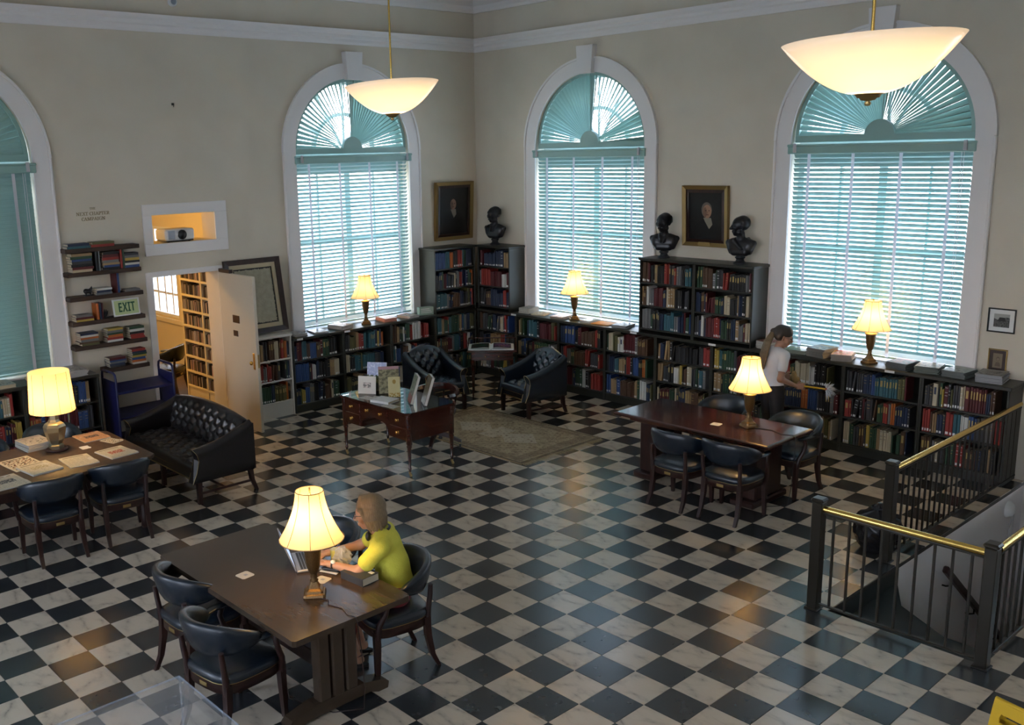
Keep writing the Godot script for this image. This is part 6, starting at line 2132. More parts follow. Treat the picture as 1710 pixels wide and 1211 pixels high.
func loose_things() -> void:
	# rubbish bag by the railing
	var bag := thing("rubbish_bag", "black plastic rubbish bag slumped against the railing post", "bag", Vector3(0.82, 0, -2.98))
	var mb := MB.new()
	var rings := []
	var nz := FastNoiseLite.new()
	nz.seed = 3
	nz.frequency = 6.0
	for i in 13:
		var p := i / 12.0
		var y := 0.005 + 0.44 * p
		var rad: float = 0.20 * pow(sin(PI * clampf(0.18 + 0.72 * p, 0, 1)), 0.7) if p < 0.80 else [0.05, 0.062, 0.02][i - 10]
		var r := PackedVector3Array()
		for k in 28:
			var a := TAU * k / 28.0
			var w := rad * (1.0 + 0.30 * nz.get_noise_3d(cos(a), y * 2.5, sin(a)))
			r.append(Vector3(cos(a) * w, y, sin(a) * w))
		rings.append(r)
	mb.loft(rings)
	part(mb, "bag", mat("bin_liner", lin(0.010, 0.010, 0.012), 0.22), bag)
	part(MB.new().lathe([Vector2(0.066, 0.395), Vector2(0.074, 0.40), Vector2(0.066, 0.412)], 16, Vector3.ZERO, true, false), "tie", M.rubber, bag)
	# yellow floor sign at the lower right
	var ws := thing("floor_sign", "yellow folding plastic floor sign standing beyond the railing corner", "sign", Vector3(2.93, 0, -0.02), -0.22)
	for s in [-1.0, 1.0]:
		var poly := PackedVector2Array([Vector2(-0.15, 0.0), Vector2(-0.10, 0.0), Vector2(-0.09, 0.03), Vector2(0.09, 0.03), Vector2(0.10, 0.0), Vector2(0.15, 0.0), Vector2(0.122, 0.61), Vector2(0.11, 0.62), Vector2(-0.11, 0.62), Vector2(-0.122, 0.61)])
		var holder := MB.new()
		# leaf with a hand slot: two side pieces, a foot piece and a grip piece
		holder.slab(PackedVector2Array([Vector2(-0.15, 0.0), Vector2(-0.10, 0.0), Vector2(-0.09, 0.03), Vector2(0.09, 0.03), Vector2(0.10, 0.0), Vector2(0.15, 0.0), Vector2(0.127, 0.50), Vector2(-0.127, 0.50)]), -0.006, 0.006)
		holder.slab(PackedVector2Array([Vector2(-0.127, 0.50), Vector2(-0.075, 0.50), Vector2(-0.078, 0.525), Vector2(-0.07, 0.55), Vector2(-0.1245, 0.56)]), -0.006, 0.006)
		holder.slab(PackedVector2Array([Vector2(0.127, 0.50), Vector2(0.1245, 0.56), Vector2(0.07, 0.55), Vector2(0.078, 0.525), Vector2(0.075, 0.50)]), -0.006, 0.006)
		holder.slab(PackedVector2Array([Vector2(-0.1245, 0.56), Vector2(-0.07, 0.55), Vector2(0.07, 0.55), Vector2(0.1245, 0.56), Vector2(0.121, 0.615), Vector2(-0.121, 0.615)]), -0.006, 0.006)
		var o := part(holder, "leaf", M.yellow, ws)
		o.transform = Transform3D(Basis(Vector3.RIGHT, -s * 0.17), Vector3(0, 0, s * 0.115))
		if s < 0:
			o.transform = Transform3D(Basis(Vector3.RIGHT, 0.17), Vector3(0, 0, -0.115))
	part(MB.new().tube([Vector3(-0.122, 0.607, 0), Vector3(0.122, 0.607, 0)], 0.014, 10), "hinge", M.yellow, ws)
	# clear display case on its stand, lower left
	var dc := thing("display_case", "clear acrylic display case on a dark stand before the oak table", "case", Vector3(0.55, 0, 3.86))
	part(MB.new().mm(Vector3(-0.33, 0, -0.33), Vector3(0.33, 0.05, 0.33), 0.004), "plinth", M.dark_wood, dc)
	part(MB.new().mm(Vector3(-0.30, 0.05, -0.30), Vector3(0.30, 0.62, 0.30), 0.004), "pedestal", M.dark_wood, dc)
	var pn := [[Vector3(-0.325, 0.62, -0.325), Vector3(0.325, 1.10, -0.32)], [Vector3(-0.325, 0.62, 0.32), Vector3(0.325, 1.10, 0.325)], [Vector3(-0.325, 0.62, -0.32), Vector3(-0.32, 1.10, 0.32)], [Vector3(0.32, 0.62, -0.32), Vector3(0.325, 1.10, 0.32)], [Vector3(-0.325, 1.10, -0.325), Vector3(0.325, 1.105, 0.325)]]
	for p in pn:
		part(MB.new().mm(p[0], p[1]), "pane", M.acrylic, dc)
	var edge := mat("acrylic_edge", Color(0.75, 0.82, 0.92, 0.22), 0.2)
	edge.transparency = BaseMaterial3D.TRANSPARENCY_ALPHA
	for c in [Vector2(-1, -1), Vector2(1, -1), Vector2(1, 1), Vector2(-1, 1)]:
		part(MB.new().mm(Vector3(c.x * 0.3235 - 0.003, 0.62, c.y * 0.3235 - 0.003), Vector3(c.x * 0.3235 + 0.003, 1.10, c.y * 0.3235 + 0.003)), "edge", edge, dc)
		var n := Vector2(-c.y, c.x)
		part(MB.new().bar(Vector3(c.x * 0.3235, 1.104, c.y * 0.3235), Vector3(n.x * 0.3235, 1.104, n.y * 0.3235), 0.006, 0.006), "edge", edge, dc)

func magazine_pile(label: String, pos: Vector3, yaw: float, w: float, l: float, n: int, thick: float, side: Color, face: Color, accent: Color, key: String) -> void:
	var t := thing("magazine_pile" if n > 2 else "magazine", label, "magazines" if n > 2 else "magazine", pos, yaw)
	var sm := mat("edges_" + key, side, 0.8)
	var y := 0.0
	for k in n:
		var o := part(MB.new().mm(Vector3(-w / 2, y, -l / 2), Vector3(w / 2, y + thick * 0.96, l / 2), 0.001), "magazine", sm, t)
		o.position = Vector3(rng.randf_range(-0.008, 0.008), 0, rng.randf_range(-0.008, 0.008))
		o.rotation.y = rng.randf_range(-0.06, 0.06)
		y += thick
	var im := Image.create(64, 84, false, Image.FORMAT_RGB8)
	im.fill(face)
	im.fill_rect(Rect2i(4, 4, 56, 14), accent)
	var nz := FastNoiseLite.new()
	nz.seed = key.hash() % 1000
	nz.frequency = 0.06
	for yy in range(22, 80):
		for xx in range(4, 60):
			var v := nz.get_noise_2d(xx, yy)
			if v > 0.05:
				im.set_pixel(xx, yy, face.lerp(accent, clampf(v * 2.0, 0, 0.9)))
			elif v < -0.2:
				im.set_pixel(xx, yy, face.darkened(0.5))
	var q := part(print_quad(w, l), "printed_cover", print_mat("cover_" + key, im, 0.35), t)
	q.transform = Transform3D(Basis(Vector3.RIGHT, -PI / 2), Vector3(0, y + 0.0012, 0))

func counter_things() -> void:
	var y := 1.1005
	var wht := lin(0.6, 0.58, 0.54)
	# along the window wall
	magazine_pile("pile of grey paperbacks on the counter end by the corner case", Vector3(-6.12, y, -5.69), 0.1, 0.20, 0.26, 4, 0.020, lin(0.42, 0.40, 0.35), lin(0.52, 0.50, 0.44), lin(0.35, 0.36, 0.34), "a")
	magazine_pile("cream booklets spread on the counter next to the grey paperbacks", Vector3(-5.84, y, -5.68), 0.25, 0.22, 0.27, 2, 0.010, lin(0.5, 0.44, 0.32), lin(0.56, 0.50, 0.36), lin(0.40, 0.33, 0.20), "b")
	magazine_pile("orange tinted magazines on the counter left of the window lamp", Vector3(-5.40, y, -5.66), 0.15, 0.23, 0.29, 3, 0.010, lin(0.34, 0.30, 0.26), lin(0.48, 0.30, 0.14), lin(0.28, 0.14, 0.08), "c")
	magazine_pile("pale green booklet on the counter right of the window lamp", Vector3(-4.83, y, -5.66), -0.1, 0.20, 0.24, 3, 0.010, wht, lin(0.36, 0.42, 0.36), lin(0.18, 0.26, 0.24), "d")
	var fo := thing("folder", "flat orange folder lying on the counter under the blind", "folder", Vector3(-4.56, y, -5.655), 0.1)
	part(MB.new().mm(Vector3(-0.15, 0, -0.13), Vector3(0.15, 0.006, 0.13), 0.002), "back_cover", mat("orange_card", lin(0.62, 0.27, 0.04), 0.6), fo)
	part(MB.new().mm(Vector3(-0.15, 0.0065, -0.118), Vector3(0.15, 0.012, 0.13), 0.002), "front_cover", M.orange_card, fo)
	magazine_pile("grey magazines on the counter right of the orange folder", Vector3(-4.21, y, -5.66), 0.2, 0.24, 0.28, 4, 0.009, lin(0.30, 0.30, 0.29), lin(0.34, 0.35, 0.35), lin(0.55, 0.55, 0.55), "e")
	magazine_pile("stack of magazines with a red cover behind the standing woman", Vector3(-1.86, y, -5.66), -0.25, 0.23, 0.28, 9, 0.011, lin(0.44, 0.42, 0.38), lin(0.42, 0.10, 0.06), lin(0.55, 0.53, 0.50), "f")
	magazine_pile("low pile of green magazines right of the standing woman", Vector3(-1.49, y, -5.67), 0.2, 0.26, 0.28, 4, 0.012, lin(0.30, 0.33, 0.27), lin(0.22, 0.32, 0.12), lin(0.10, 0.22, 0.24), "g")
	magazine_pile("tall stack of magazines with a blue cover on the counter", Vector3(-1.17, y, -5.65), -0.15, 0.24, 0.29, 9, 0.012, lin(0.26, 0.24, 0.22), lin(0.07, 0.16, 0.20), lin(0.46, 0.32, 0.14), "h")
	magazine_pile("stack of magazines with a red and yellow cover by the lamp", Vector3(-0.90, y, -5.64), 0.3, 0.23, 0.28, 7, 0.011, lin(0.28, 0.26, 0.25), lin(0.50, 0.30, 0.12), lin(0.48, 0.08, 0.06), "i")
	magazine_pile("stack of black magazines right of the magazine lamp", Vector3(-0.20, y, -5.65), -0.1, 0.24, 0.29, 7, 0.011, lin(0.10, 0.11, 0.11), lin(0.06, 0.06, 0.065), lin(0.45, 0.09, 0.05), "j")
	magazine_pile("stack of dark magazines with a crumpled beige cover", Vector3(0.10, y, -5.66), 0.15, 0.25, 0.29, 7, 0.011, lin(0.12, 0.14, 0.12), lin(0.44, 0.36, 0.25), lin(0.14, 0.17, 0.17), "k")
	magazine_pile("stack of dull green magazines near the end of the counter", Vector3(0.42, y, -5.66), -0.1, 0.25, 0.29, 6, 0.012, lin(0.14, 0.15, 0.14), lin(0.18, 0.24, 0.21), lin(0.32, 0.33, 0.31), "l")
	magazine_pile("stack of thick grey magazines on the end of the counter", Vector3(0.75, y, -5.66), 0.1, 0.26, 0.30, 5, 0.018, lin(0.28, 0.28, 0.29), lin(0.22, 0.21, 0.20), lin(0.34, 0.33, 0.32), "m")
	# along the door wall
	var q := PI / 2
	magazine_pile("grey booklets on the counter next to the white bookcase", Vector3(-7.28, y, -2.05), q + 0.1, 0.22, 0.26, 3, 0.012, lin(0.35, 0.33, 0.30), lin(0.32, 0.31, 0.30), lin(0.42, 0.40, 0.36), "n")
	magazine_pile("blue grey booklets on the counter under the blind by the door", Vector3(-7.27, y, -2.42), q - 0.15, 0.22, 0.28, 2, 0.010, wht, lin(0.28, 0.33, 0.36), lin(0.45, 0.45, 0.44), "o")
	magazine_pile("pile of white and red magazines left of the door wall lamp", Vector3(-7.26, y, -2.82), q + 0.2, 0.23, 0.30, 5, 0.012, lin(0.5, 0.44, 0.40), lin(0.62, 0.58, 0.55), lin(0.42, 0.14, 0.10), "p")
	magazine_pile("thick red edged books right of the door wall lamp", Vector3(-7.26, y, -3.70), q - 0.1, 0.22, 0.28, 3, 0.018, lin(0.50, 0.20, 0.14), lin(0.60, 0.55, 0.50), lin(0.50, 0.20, 0.14), "q")
	magazine_pile("white and red booklets on the counter near the corner case", Vector3(-7.26, y, -4.13), q + 0.1, 0.22, 0.28, 3, 0.012, lin(0.50, 0.42, 0.40), lin(0.62, 0.60, 0.60), lin(0.55, 0.16, 0.12), "r")
	var bx_ := thing("flyer_box", "pale green printed flyer box at the end of the counter", "box", Vector3(-7.22, y, -4.46), q - 0.3)
	part(MB.new().mm(Vector3(-0.125, 0, -0.05), Vector3(0.125, 0.125, 0.05), 0.003), "box", mat("mint_card", lin(0.36, 0.46, 0.36), 0.6), bx_)
	for k in 3:
		part(MB.new().mm(Vector3(-0.10, 0.035 + 0.028 * k, 0.0502), Vector3(0.09 - 0.02 * k, 0.048 + 0.028 * k, 0.0512)), "printed_line", M.white, bx_)
	# under the closed blind
	y = 1.0805
	magazine_pile("pile of cream newspapers on the counter behind the drum lamp", Vector3(-7.27, y, 2.05), q, 0.25, 0.34, 4, 0.010, lin(0.5, 0.44, 0.3), lin(0.5, 0.46, 0.36), lin(0.35, 0.3, 0.22), "s")
	magazine_pile("white ring binder papers on the counter under the floating shelves", Vector3(-7.25, y, 1.22), q + 0.05, 0.26, 0.36, 5, 0.016, lin(0.40, 0.38, 0.36), lin(0.42, 0.40, 0.38), lin(0.32, 0.30, 0.29), "t")
	magazine_pile("stack of yellowed leaflets on the counter by the blind", Vector3(-7.27, y, 1.62), q - 0.1, 0.22, 0.28, 3, 0.012, lin(0.5, 0.42, 0.26), lin(0.55, 0.46, 0.28), lin(0.4, 0.3, 0.15), "u")

# ---------- things on the desk, stand and tables ----------
func cover_print(key: String, kind: int) -> StandardMaterial3D:
	var im := Image.create(96, 128, false, Image.FORMAT_RGB8)
	var nz := FastNoiseLite.new()
	nz.seed = kind * 17 + 3
	nz.frequency = 0.05
	for y in 128:
		for x in 96:
			var v := nz.get_noise_2d(x, y)
			var c := Color.WHITE
			match kind:
				0:   # landscape with sky
					c = Color(0.62, 0.66, 0.80).lerp(Color(0.82, 0.84, 0.90), clampf(v * 2, 0, 1)) if y < 60 + 8 * v else Color(0.30, 0.34, 0.16).lerp(Color(0.55, 0.48, 0.25), clampf(v * 2 + 0.3, 0, 1))
					if y > 95:
						c = c.darkened(0.55)
				1:   # old olive print
					c = Color(0.56, 0.53, 0.40).lerp(Color(0.36, 0.34, 0.24), clampf(v * 2 + 0.35, 0, 1))
					if y < 14:
						c = Color(0.66, 0.50, 0.52)
				2:   # cream with ornament
					c = Color(0.76, 0.71, 0.52)
					if Vector2(x - 48, y - 30).length() < 14 or (y > 100 and v > 0):
						c = Color(0.62, 0.50, 0.22)
				3:   # white card with a small picture
					c = Color(0.82, 0.78, 0.72)
					if x > 26 and x < 70 and y > 46 and y < 86:
						c = Color(0.42, 0.38, 0.34).lerp(Color(0.80, 0.72, 0.66), clampf(v * 3 + 0.5, 0, 1))
				4:   # flat picture book
					c = Color(0.84, 0.82, 0.78)
					if absf(v) < 0.10 and y > 24:
						c = Color(0.35, 0.50, 0.42)
					elif v > 0.35:
						c = Color(0.70, 0.40, 0.38)
				5:   # dark jacket
					c = Color(0.30, 0.36, 0.30).lerp(Color(0.55, 0.60, 0.52), clampf(v * 2 + 0.4, 0, 1))
					if y > 90:
						c = Color(0.50, 0.24, 0.22)
				6:
					c = Color(0.34, 0.30, 0.20).lerp(Color(0.50, 0.46, 0.34), clampf(v * 2 + 0.4, 0, 1))
				7:   # leaf photograph
					c = Color(0.02, 0.03, 0.025)
					var p := Vector2(x - 52, (y - 62) * 1.5).rotated(-0.35)
					if pow(p.x / 36.0, 2) + pow(p.y / (9.0 + 5.0 * sin(p.x * 0.08)), 2) < 1.0:
						c = Color(0.10, 0.42, 0.28).lerp(Color(0.40, 0.72, 0.55), clampf(v * 2 + 0.4, 0, 1))
				8:   # flower photograph
					c = Color(0.02, 0.02, 0.025)
					var p := Vector2(x - 48, y - 60)
					if p.length() < 46 and sin(p.angle() * 9.0 + p.length() * 0.22) > -0.1 + p.length() / 70.0:
						c = Color(0.55, 0.16, 0.50).lerp(Color(0.78, 0.50, 0.75), clampf(v * 2 + 0.4, 0, 1))
					if Vector2(x - 50, y - 84).length() < 12 and v > -0.1:
						c = Color(0.70, 0.66, 0.22)
			im.set_pixel(x, y, c)
	return print_mat(key, im, 0.3)

func standing_book(label: String, pos: Vector3, yaw: float, lean: float, w: float, h: float, thick: float, cover: Material, printed: Material) -> void:
	# upright, its cover towards +z before turning, leaning back by lean
	var t := thing("display_book", label, "book")
	t.transform = Transform3D(Basis(Vector3.UP, yaw) * Basis(Vector3.RIGHT, -lean), pos + Vector3.UP * (thick * 0.5 * sin(absf(lean)) + 0.0005))
	var e := 0.0028
	var c := MB.new()
	c.mm(Vector3(-w / 2, 0, thick / 2 - e), Vector3(w / 2, h, thick / 2), 0.0006)
	c.mm(Vector3(-w / 2, 0, -thick / 2), Vector3(w / 2, h, -thick / 2 + e), 0.0006)
	c.mm(Vector3(-w / 2 - 0.001, 0, -thick / 2), Vector3(-w / 2 + e, h, thick / 2), 0.0006)
	part(c, "cover", cover, t)
	part(MB.new().mm(Vector3(-w / 2 + e, 0.004, -thick / 2 + e), Vector3(w / 2 - 0.004, h - 0.004, thick / 2 - e)), "pages", M.paper, t)
	var q := part(print_quad(w, h), "printed_cover", printed, t)
	q.position = Vector3(0, h / 2, thick / 2 + 0.0006)

func desk_things() -> void:
	var y := 0.7647
	standing_book("tall display book with a landscape cover standing on the desk", Vector3(-4.89, y, -1.66), 0.62, 0.16, 0.25, 0.345, 0.024, M.black, cover_print("landscape_cover", 0))
	standing_book("tall olive brown display book standing beside the landscape book", Vector3(-4.64, y, -1.66), 0.95, 0.16, 0.25, 0.33, 0.026, cov("tan"), cover_print("olive_cover", 1))
	standing_book("small cream display book leaning before the olive brown one", Vector3(-4.445, y, -1.585), 0.95, 0.2, 0.145, 0.245, 0.020, cov("cream"), cover_print("cream_cover", 2))
	standing_book("square white card with a small photograph standing on the desk", Vector3(-4.83, y, -1.46), 0.60, 0.14, 0.225, 0.215, 0.012, M.white, cover_print("photo_card", 3))
	standing_book("thick upright book with a green jacket leaning back on the desk", Vector3(-4.11, y, -1.55), -0.55, 0.30, 0.24, 0.34, 0.034, cov("grey"), cover_print("green_jacket", 5))
	standing_book("thick upright book with a brown jacket beside the green jacketed one", Vector3(-3.94, y, -1.62), -0.55, 0.30, 0.24, 0.345, 0.036, cov("brown"), cover_print("brown_jacket", 6))
	slab_book("white picture book lying flat on the desk among leaflets", "book", Vector3(-4.38, y, -1.385), Vector3(0.27, 0.028, 0.22), 0.25, M.white)
	var top := thing("leaflet", "white leaflet with dark print lying on the desk corner", "leaflet", Vector3(-4.15, y, -1.29), 0.1)
	var lf := part(print_quad(0.20, 0.12), "sheet", cover_print("leaf_print", 4), top)
	lf.transform = Transform3D(Basis(Vector3.RIGHT, -PI / 2), Vector3(0, 0.002, 0))
	part(MB.new().mm(Vector3(-0.10, 0, -0.06), Vector3(0.10, 0.0015, 0.06)), "paper", M.paper, top)
	for k in 2:
		var lt := thing("leaflet", ["folded leaflet lying on the desk behind the white picture book", "printed card lying on the desk before the photo card"][k], "leaflet", [Vector3(-4.56, y, -1.44), Vector3(-4.66, y, -1.34)][k], 0.5 - 0.4 * k)
		part(MB.new().mm(Vector3(-0.09, 0, -0.06), Vector3(0.09, 0.002, 0.06)), "paper", M.paper, lt)
		var q := part(print_quad(0.17, 0.11), "print", cover_print("leaf_print%d" % k, 4), lt)
		q.transform = Transform3D(Basis(Vector3.RIGHT, -PI / 2), Vector3(0, 0.0026, 0))
	# printed face of the flat picture book
	# open book on the stand
	var ob := thing("open_book", "large open book with leaf and flower photographs on the stand", "book", Vector3(-5.85, 0.7255, -4.58), PI / 4)
	part(MB.new().mm(Vector3(-0.35, 0, -0.22), Vector3(0.35, 0.006, 0.22), 0.002), "cover", M.dark_wood, ob)
	for s in [-1.0, 1.0]:
		var rows := []
		for j in 2:
			var row := PackedVector3Array()
			for i in 13:
				var p := i / 12.0
				row.append(Vector3(s * 0.34 * p, 0.020 + 0.022 * sin(pow(p, 0.6) * PI) * (1.0 - 0.35 * p), -0.21 + 0.42 * j))
			rows.append(row)
		var pg := MB.new()
		pg.grid(rows, true, Vector3.UP)
		pg.mm(Vector3(s * 0.004, 0.006, -0.21), Vector3(s * 0.338, 0.0195, 0.21))
		var front := MB.new()
		part(pg, "page_block", M.white, ob)
		var ph := part(curved_print(s), "photograph", cover_print("leaf_photo" if s < 0 else "flower_photo", 7 if s < 0 else 8), ob)
		ph.position = Vector3(0, 0.003, 0)

func curved_print(s: float) -> ArrayMesh:
	var st := SurfaceTool.new()
	st.begin(Mesh.PRIMITIVE_TRIANGLES)
	st.set_smooth_group(1)
	var n := 10
	for i in n:
		var q := []
		for e in [[i, 0], [i, 1], [i + 1, 1], [i + 1, 0]]:
			var u: float = float(e[0]) / n
			var p := 0.10 + 0.78 * u if s > 0 else 0.88 - 0.78 * u
			var v: float = e[1]
			q.append([Vector2(u, v), Vector3(s * 0.34 * p, 0.020 + 0.022 * sin(pow(p, 0.6) * PI) * (1.0 - 0.35 * p), -0.165 + 0.33 * v)])
		for k in [0, 2, 1, 0, 3, 2]:
			st.set_uv(q[k][0])
			st.add_vertex(q[k][1])
	st.generate_normals()
	return st.commit()

func paper_print(key: String, kind: int) -> StandardMaterial3D:
	var im := Image.create(96, 128, false, Image.FORMAT_RGB8)
	var nz := FastNoiseLite.new()
	nz.seed = kind + 60
	nz.frequency = 0.08
	var base := Color(0.80, 0.77, 0.68)
	if kind == 3:
		base = Color(0.78, 0.60, 0.47)
	im.fill(base)
	for y in range(8, 122):
		for x in range(6, 90):
			if kind != 5 and y % 4 < 2 and nz.get_noise_2d(x * 4, y / 4 * 9) > -0.05 and (x / 20) * 20 + 18 > x and y > 22:
				im.set_pixel(x, y, base.darkened(0.22))
			if kind == 5 and nz.get_noise_2d(x * 1.2, y * 1.2) > 0.12:
				im.set_pixel(x, y, Color(0.45, 0.22, 0.12) if (x / 12 + y / 12) % 2 else Color(0.16, 0.13, 0.11))
	var pic := Rect2i(24, 44, 50, 34)
	if kind in [0, 1, 2, 3]:
		for y in range(pic.position.y, pic.end.y):
			for x in range(pic.position.x, pic.end.x):
				var v := nz.get_noise_2d(x * 1.5, y * 1.5)
				im.set_pixel(x, y, [Color(0.62, 0.30, 0.26), Color(0.60, 0.56, 0.40), Color(0.34, 0.33, 0.33), Color(0.30, 0.27, 0.28)][kind].lerp(base, clampf(v * 2 + (0.5 if kind == 1 else 0.15), 0, 1)))
	im.fill_rect(Rect2i(10, 10, 70, 6), base.darkened(0.45))
	return print_mat(key, im, 0.8)

func newspaper(label: String, pos: Vector3, yaw: float, w: float, l: float, thick: float, pr: Material, called := "newspaper") -> void:
	var t := thing(called, label, called.replace("_", " "), pos, yaw)
	var n := FastNoiseLite.new()
	n.seed = int(pos.z * 1000)
	n.frequency = 3.0
	var rows := []
	for j in 9:
		var row := PackedVector3Array()
		for i in 7:
			var x := -w / 2 + w * i / 6.0
			var z := -l / 2 + l * j / 8.0
			row.append(Vector3(x, thick + 0.003 * n.get_noise_2d(x, z) + (0.006 if i == 6 and j > 5 else 0.0), z))
		rows.append(row)
	var st := SurfaceTool.new()
	st.begin(Mesh.PRIMITIVE_TRIANGLES)
	st.set_smooth_group(1)
	for j in 8:
		for i in 6:
			for e in [[0, 0], [1, 1], [0, 1], [0, 0], [1, 0], [1, 1]]:
				st.set_uv(Vector2((i + e[0]) / 6.0, (j + e[1]) / 8.0))
				st.add_vertex(rows[j + e[1]][i + e[0]])
	st.generate_normals()
	part(st.commit(), "printed_front", pr, t)
	for k in maxi(1, int(thick / 0.004)):
		var h := thick / maxi(1, int(thick / 0.004))
		part(MB.new().mm(Vector3(-w / 2 + 0.003 * (k % 2), h * k, -l / 2 + 0.002 * (k % 3)), Vector3(w / 2, h * (k + 1) - 0.0012, l / 2)), "sheet", M.paper, t)

func table_things() -> void:
	var y := 0.7505
	newspaper("folded newspaper with a red picture near the table corner by the sofa", Vector3(-4.79, y, 1.74), PI / 2 + 0.10, 0.29, 0.36, 0.010, paper_print("news_red", 0))
	newspaper("plain yellow lit newspaper lying between two others on the old table", Vector3(-4.80, y, 2.12), PI / 2 - 0.05, 0.28, 0.38, 0.006, paper_print("news_plain", 4))
	newspaper("thick newspaper with a line drawing lying on the old table", Vector3(-4.83, y, 2.49), PI / 2 + 0.12, 0.30, 0.36, 0.016, paper_print("news_drawing", 1))
	newspaper("newspaper with a grey photograph at the table edge", Vector3(-4.64, y, 2.86), PI / 2 + 0.08, 0.30, 0.40, 0.010, paper_print("news_grey", 2))
	newspaper("pinkish newspaper with a dark picture behind the drum lamp", Vector3(-5.53, y, 1.70), PI / 2 + 0.02, 0.28, 0.34, 0.008, paper_print("news_pink", 3))
	newspaper("sheet printed with rows of small brown figures beside the lamp", Vector3(-5.12, y, 2.56), PI / 2 + 0.1, 0.30, 0.44, 0.004, paper_print("figures", 5), "printed_sheet")
	newspaper("small white printed card on the old table", Vector3(-5.20, y, 1.90), PI / 2, 0.09, 0.11, 0.002, M.white, "place_card")
	newspaper("patterned leaflet lying near the table end by the sofa", Vector3(-5.24, y, 1.60), PI / 2 + 0.3, 0.13, 0.22, 0.003, paper_print("figures_small", 5), "leaflet")
	magazine_pile("thick pile of pale magazines behind the drum lamp", Vector3(-5.62, y, 2.27), PI / 2 + 0.1, 0.26, 0.32, 4, 0.018, lin(0.40, 0.38, 0.34), lin(0.46, 0.43, 0.38), lin(0.30, 0.26, 0.26), "v")
	# oak table
	y = 0.7455
	laptop()
	var bk := slab_book("thick dark grey hardback lying by the woman in yellow", "book", Vector3(-0.68, y, 1.745), Vector3(0.225, 0.055, 0.155), 0.10, mat("slate_cloth", lin(0.035, 0.038, 0.045), 0.6))
	part(MB.new().mm(Vector3(0.055, 0.055, -0.055), Vector3(0.095, 0.0556, -0.025)), "sticker", M.white, bk)
	for k in 4:
		part(MB.new().mm(Vector3(-0.06, 0.055, -0.028 + 0.016 * k), Vector3(-0.005 - 0.01 * (k % 2), 0.0554, -0.022 + 0.016 * k)), "title_line", M.silver, bk)
	part(MB.new().mm(Vector3(-0.145, 0.030, -0.02), Vector3(-0.10, 0.0315, 0.03)), "bookmark", M.paper, bk)
	for c in [["white square card lying alone on the oak table", Vector3(-1.305, y, 2.295), 0.12], ["white square card beside the urn lamp foot", Vector3(-0.855, y, 1.945), 0.3], ["white square card lying on the mahogany table", Vector3(-1.085, y, -3.27), 0.15]]:
		var t := thing("table_card", c[0], "card", c[1], c[2], "notice cards on the reading tables")
		part(MB.new().slab(clipped(0.052, 0.052, 0.012), 0.0, 0.002), "card", M.paper, t).transform = Transform3D(Basis(Vector3.RIGHT, PI / 2), Vector3(0, 0.002, 0))
		part(MB.new().mm(Vector3(-0.012, 0.002, -0.018), Vector3(0.016, 0.0024, 0.008)), "printed_mark", M.silver, t)
	# plastic bag and its yellow bottle behind the lamp
	var bt := thing("drink_cup", "clear cup of yellow drink standing behind the lamp", "cup", Vector3(-1.04, y, 1.70))
	part(MB.new().lathe([Vector2(0.028, 0.002), Vector2(0.036, 0.10)], 18), "drink", mat("lemonade", lin(0.60, 0.52, 0.10), 0.25), bt)
	var cg := part(MB.new().lathe([Vector2(0.030, 0.0), Vector2(0.040, 0.125), Vector2(0.042, 0.127)], 20, Vector3.ZERO, true, false), "cup", M.acrylic, bt)
	var bg := thing("plastic_bag", "crumpled translucent plastic bag on the oak table edge", "bag", Vector3(-0.97, y, 1.68))
	var mb := MB.new()
	var rings := []
	var nz := FastNoiseLite.new()
	nz.seed = 8
	nz.frequency = 14.0
	for i in 9:
		var p := i / 8.0
		var r := PackedVector3Array()
		for k in 18:
			var a := TAU * k / 18.0
			var w := (0.055 * sin(PI * (0.15 + 0.75 * p)) + 0.004) * (1.0 + 0.7 * nz.get_noise_3d(cos(a), p, sin(a)))
			r.append(Vector3(cos(a) * w * 1.1, 0.001 + 0.13 * p, sin(a) * w))
		rings.append(r)
	mb.loft(rings, true, true, false)
	var film := mat("bag_film", Color(0.85, 0.83, 0.78, 0.5), 0.35)
	film.transparency = BaseMaterial3D.TRANSPARENCY_ALPHA
	part(mb, "film", film, bg)
	var gp := thing("papers", "loose white papers and a glasses case beside the laptop", "papers", Vector3(-0.93, y, 1.80), 0.4)
	part(MB.new().mm(Vector3(-0.08, 0, -0.05), Vector3(0.06, 0.003, 0.05)), "sheet", M.white, gp)
	part(MB.new().tube([Vector3(-0.07, 0.018, 0.03), Vector3(-0.05, 0.02, 0.03), Vector3(0.07, 0.02, 0.02), Vector3(0.09, 0.018, 0.02)], [0.008, 0.015, 0.015, 0.008], 10), "glasses_case", M.black, gp)
	# lamp cords
	var c1 := thing("lamp_cord", "brown lamp cord running over the oak table edge to the floor", "cord")
	part(MB.new().tube([Vector3(-0.62, 0.749, 2.12), Vector3(-0.56, 0.749, 2.10), Vector3(-0.50, 0.749, 2.14), Vector3(-0.40, 0.749, 2.10), Vector3(-0.30, 0.750, 2.13), Vector3(-0.24, 0.750, 2.11), Vector3(-0.225, 0.73, 2.11), Vector3(-0.23, 0.5, 2.08), Vector3(-0.27, 0.2, 2.04), Vector3(-0.32, 0.02, 2.02), Vector3(-0.45, 0.005, 2.18), Vector3(-0.80, 0.005, 2.30), Vector3(-1.0, 0.005, 2.2)], 0.0035, 6), "cord", M.dark_wood, c1)
	var c2 := thing("lamp_cord", "black lamp cord running over the mahogany table end", "cord")
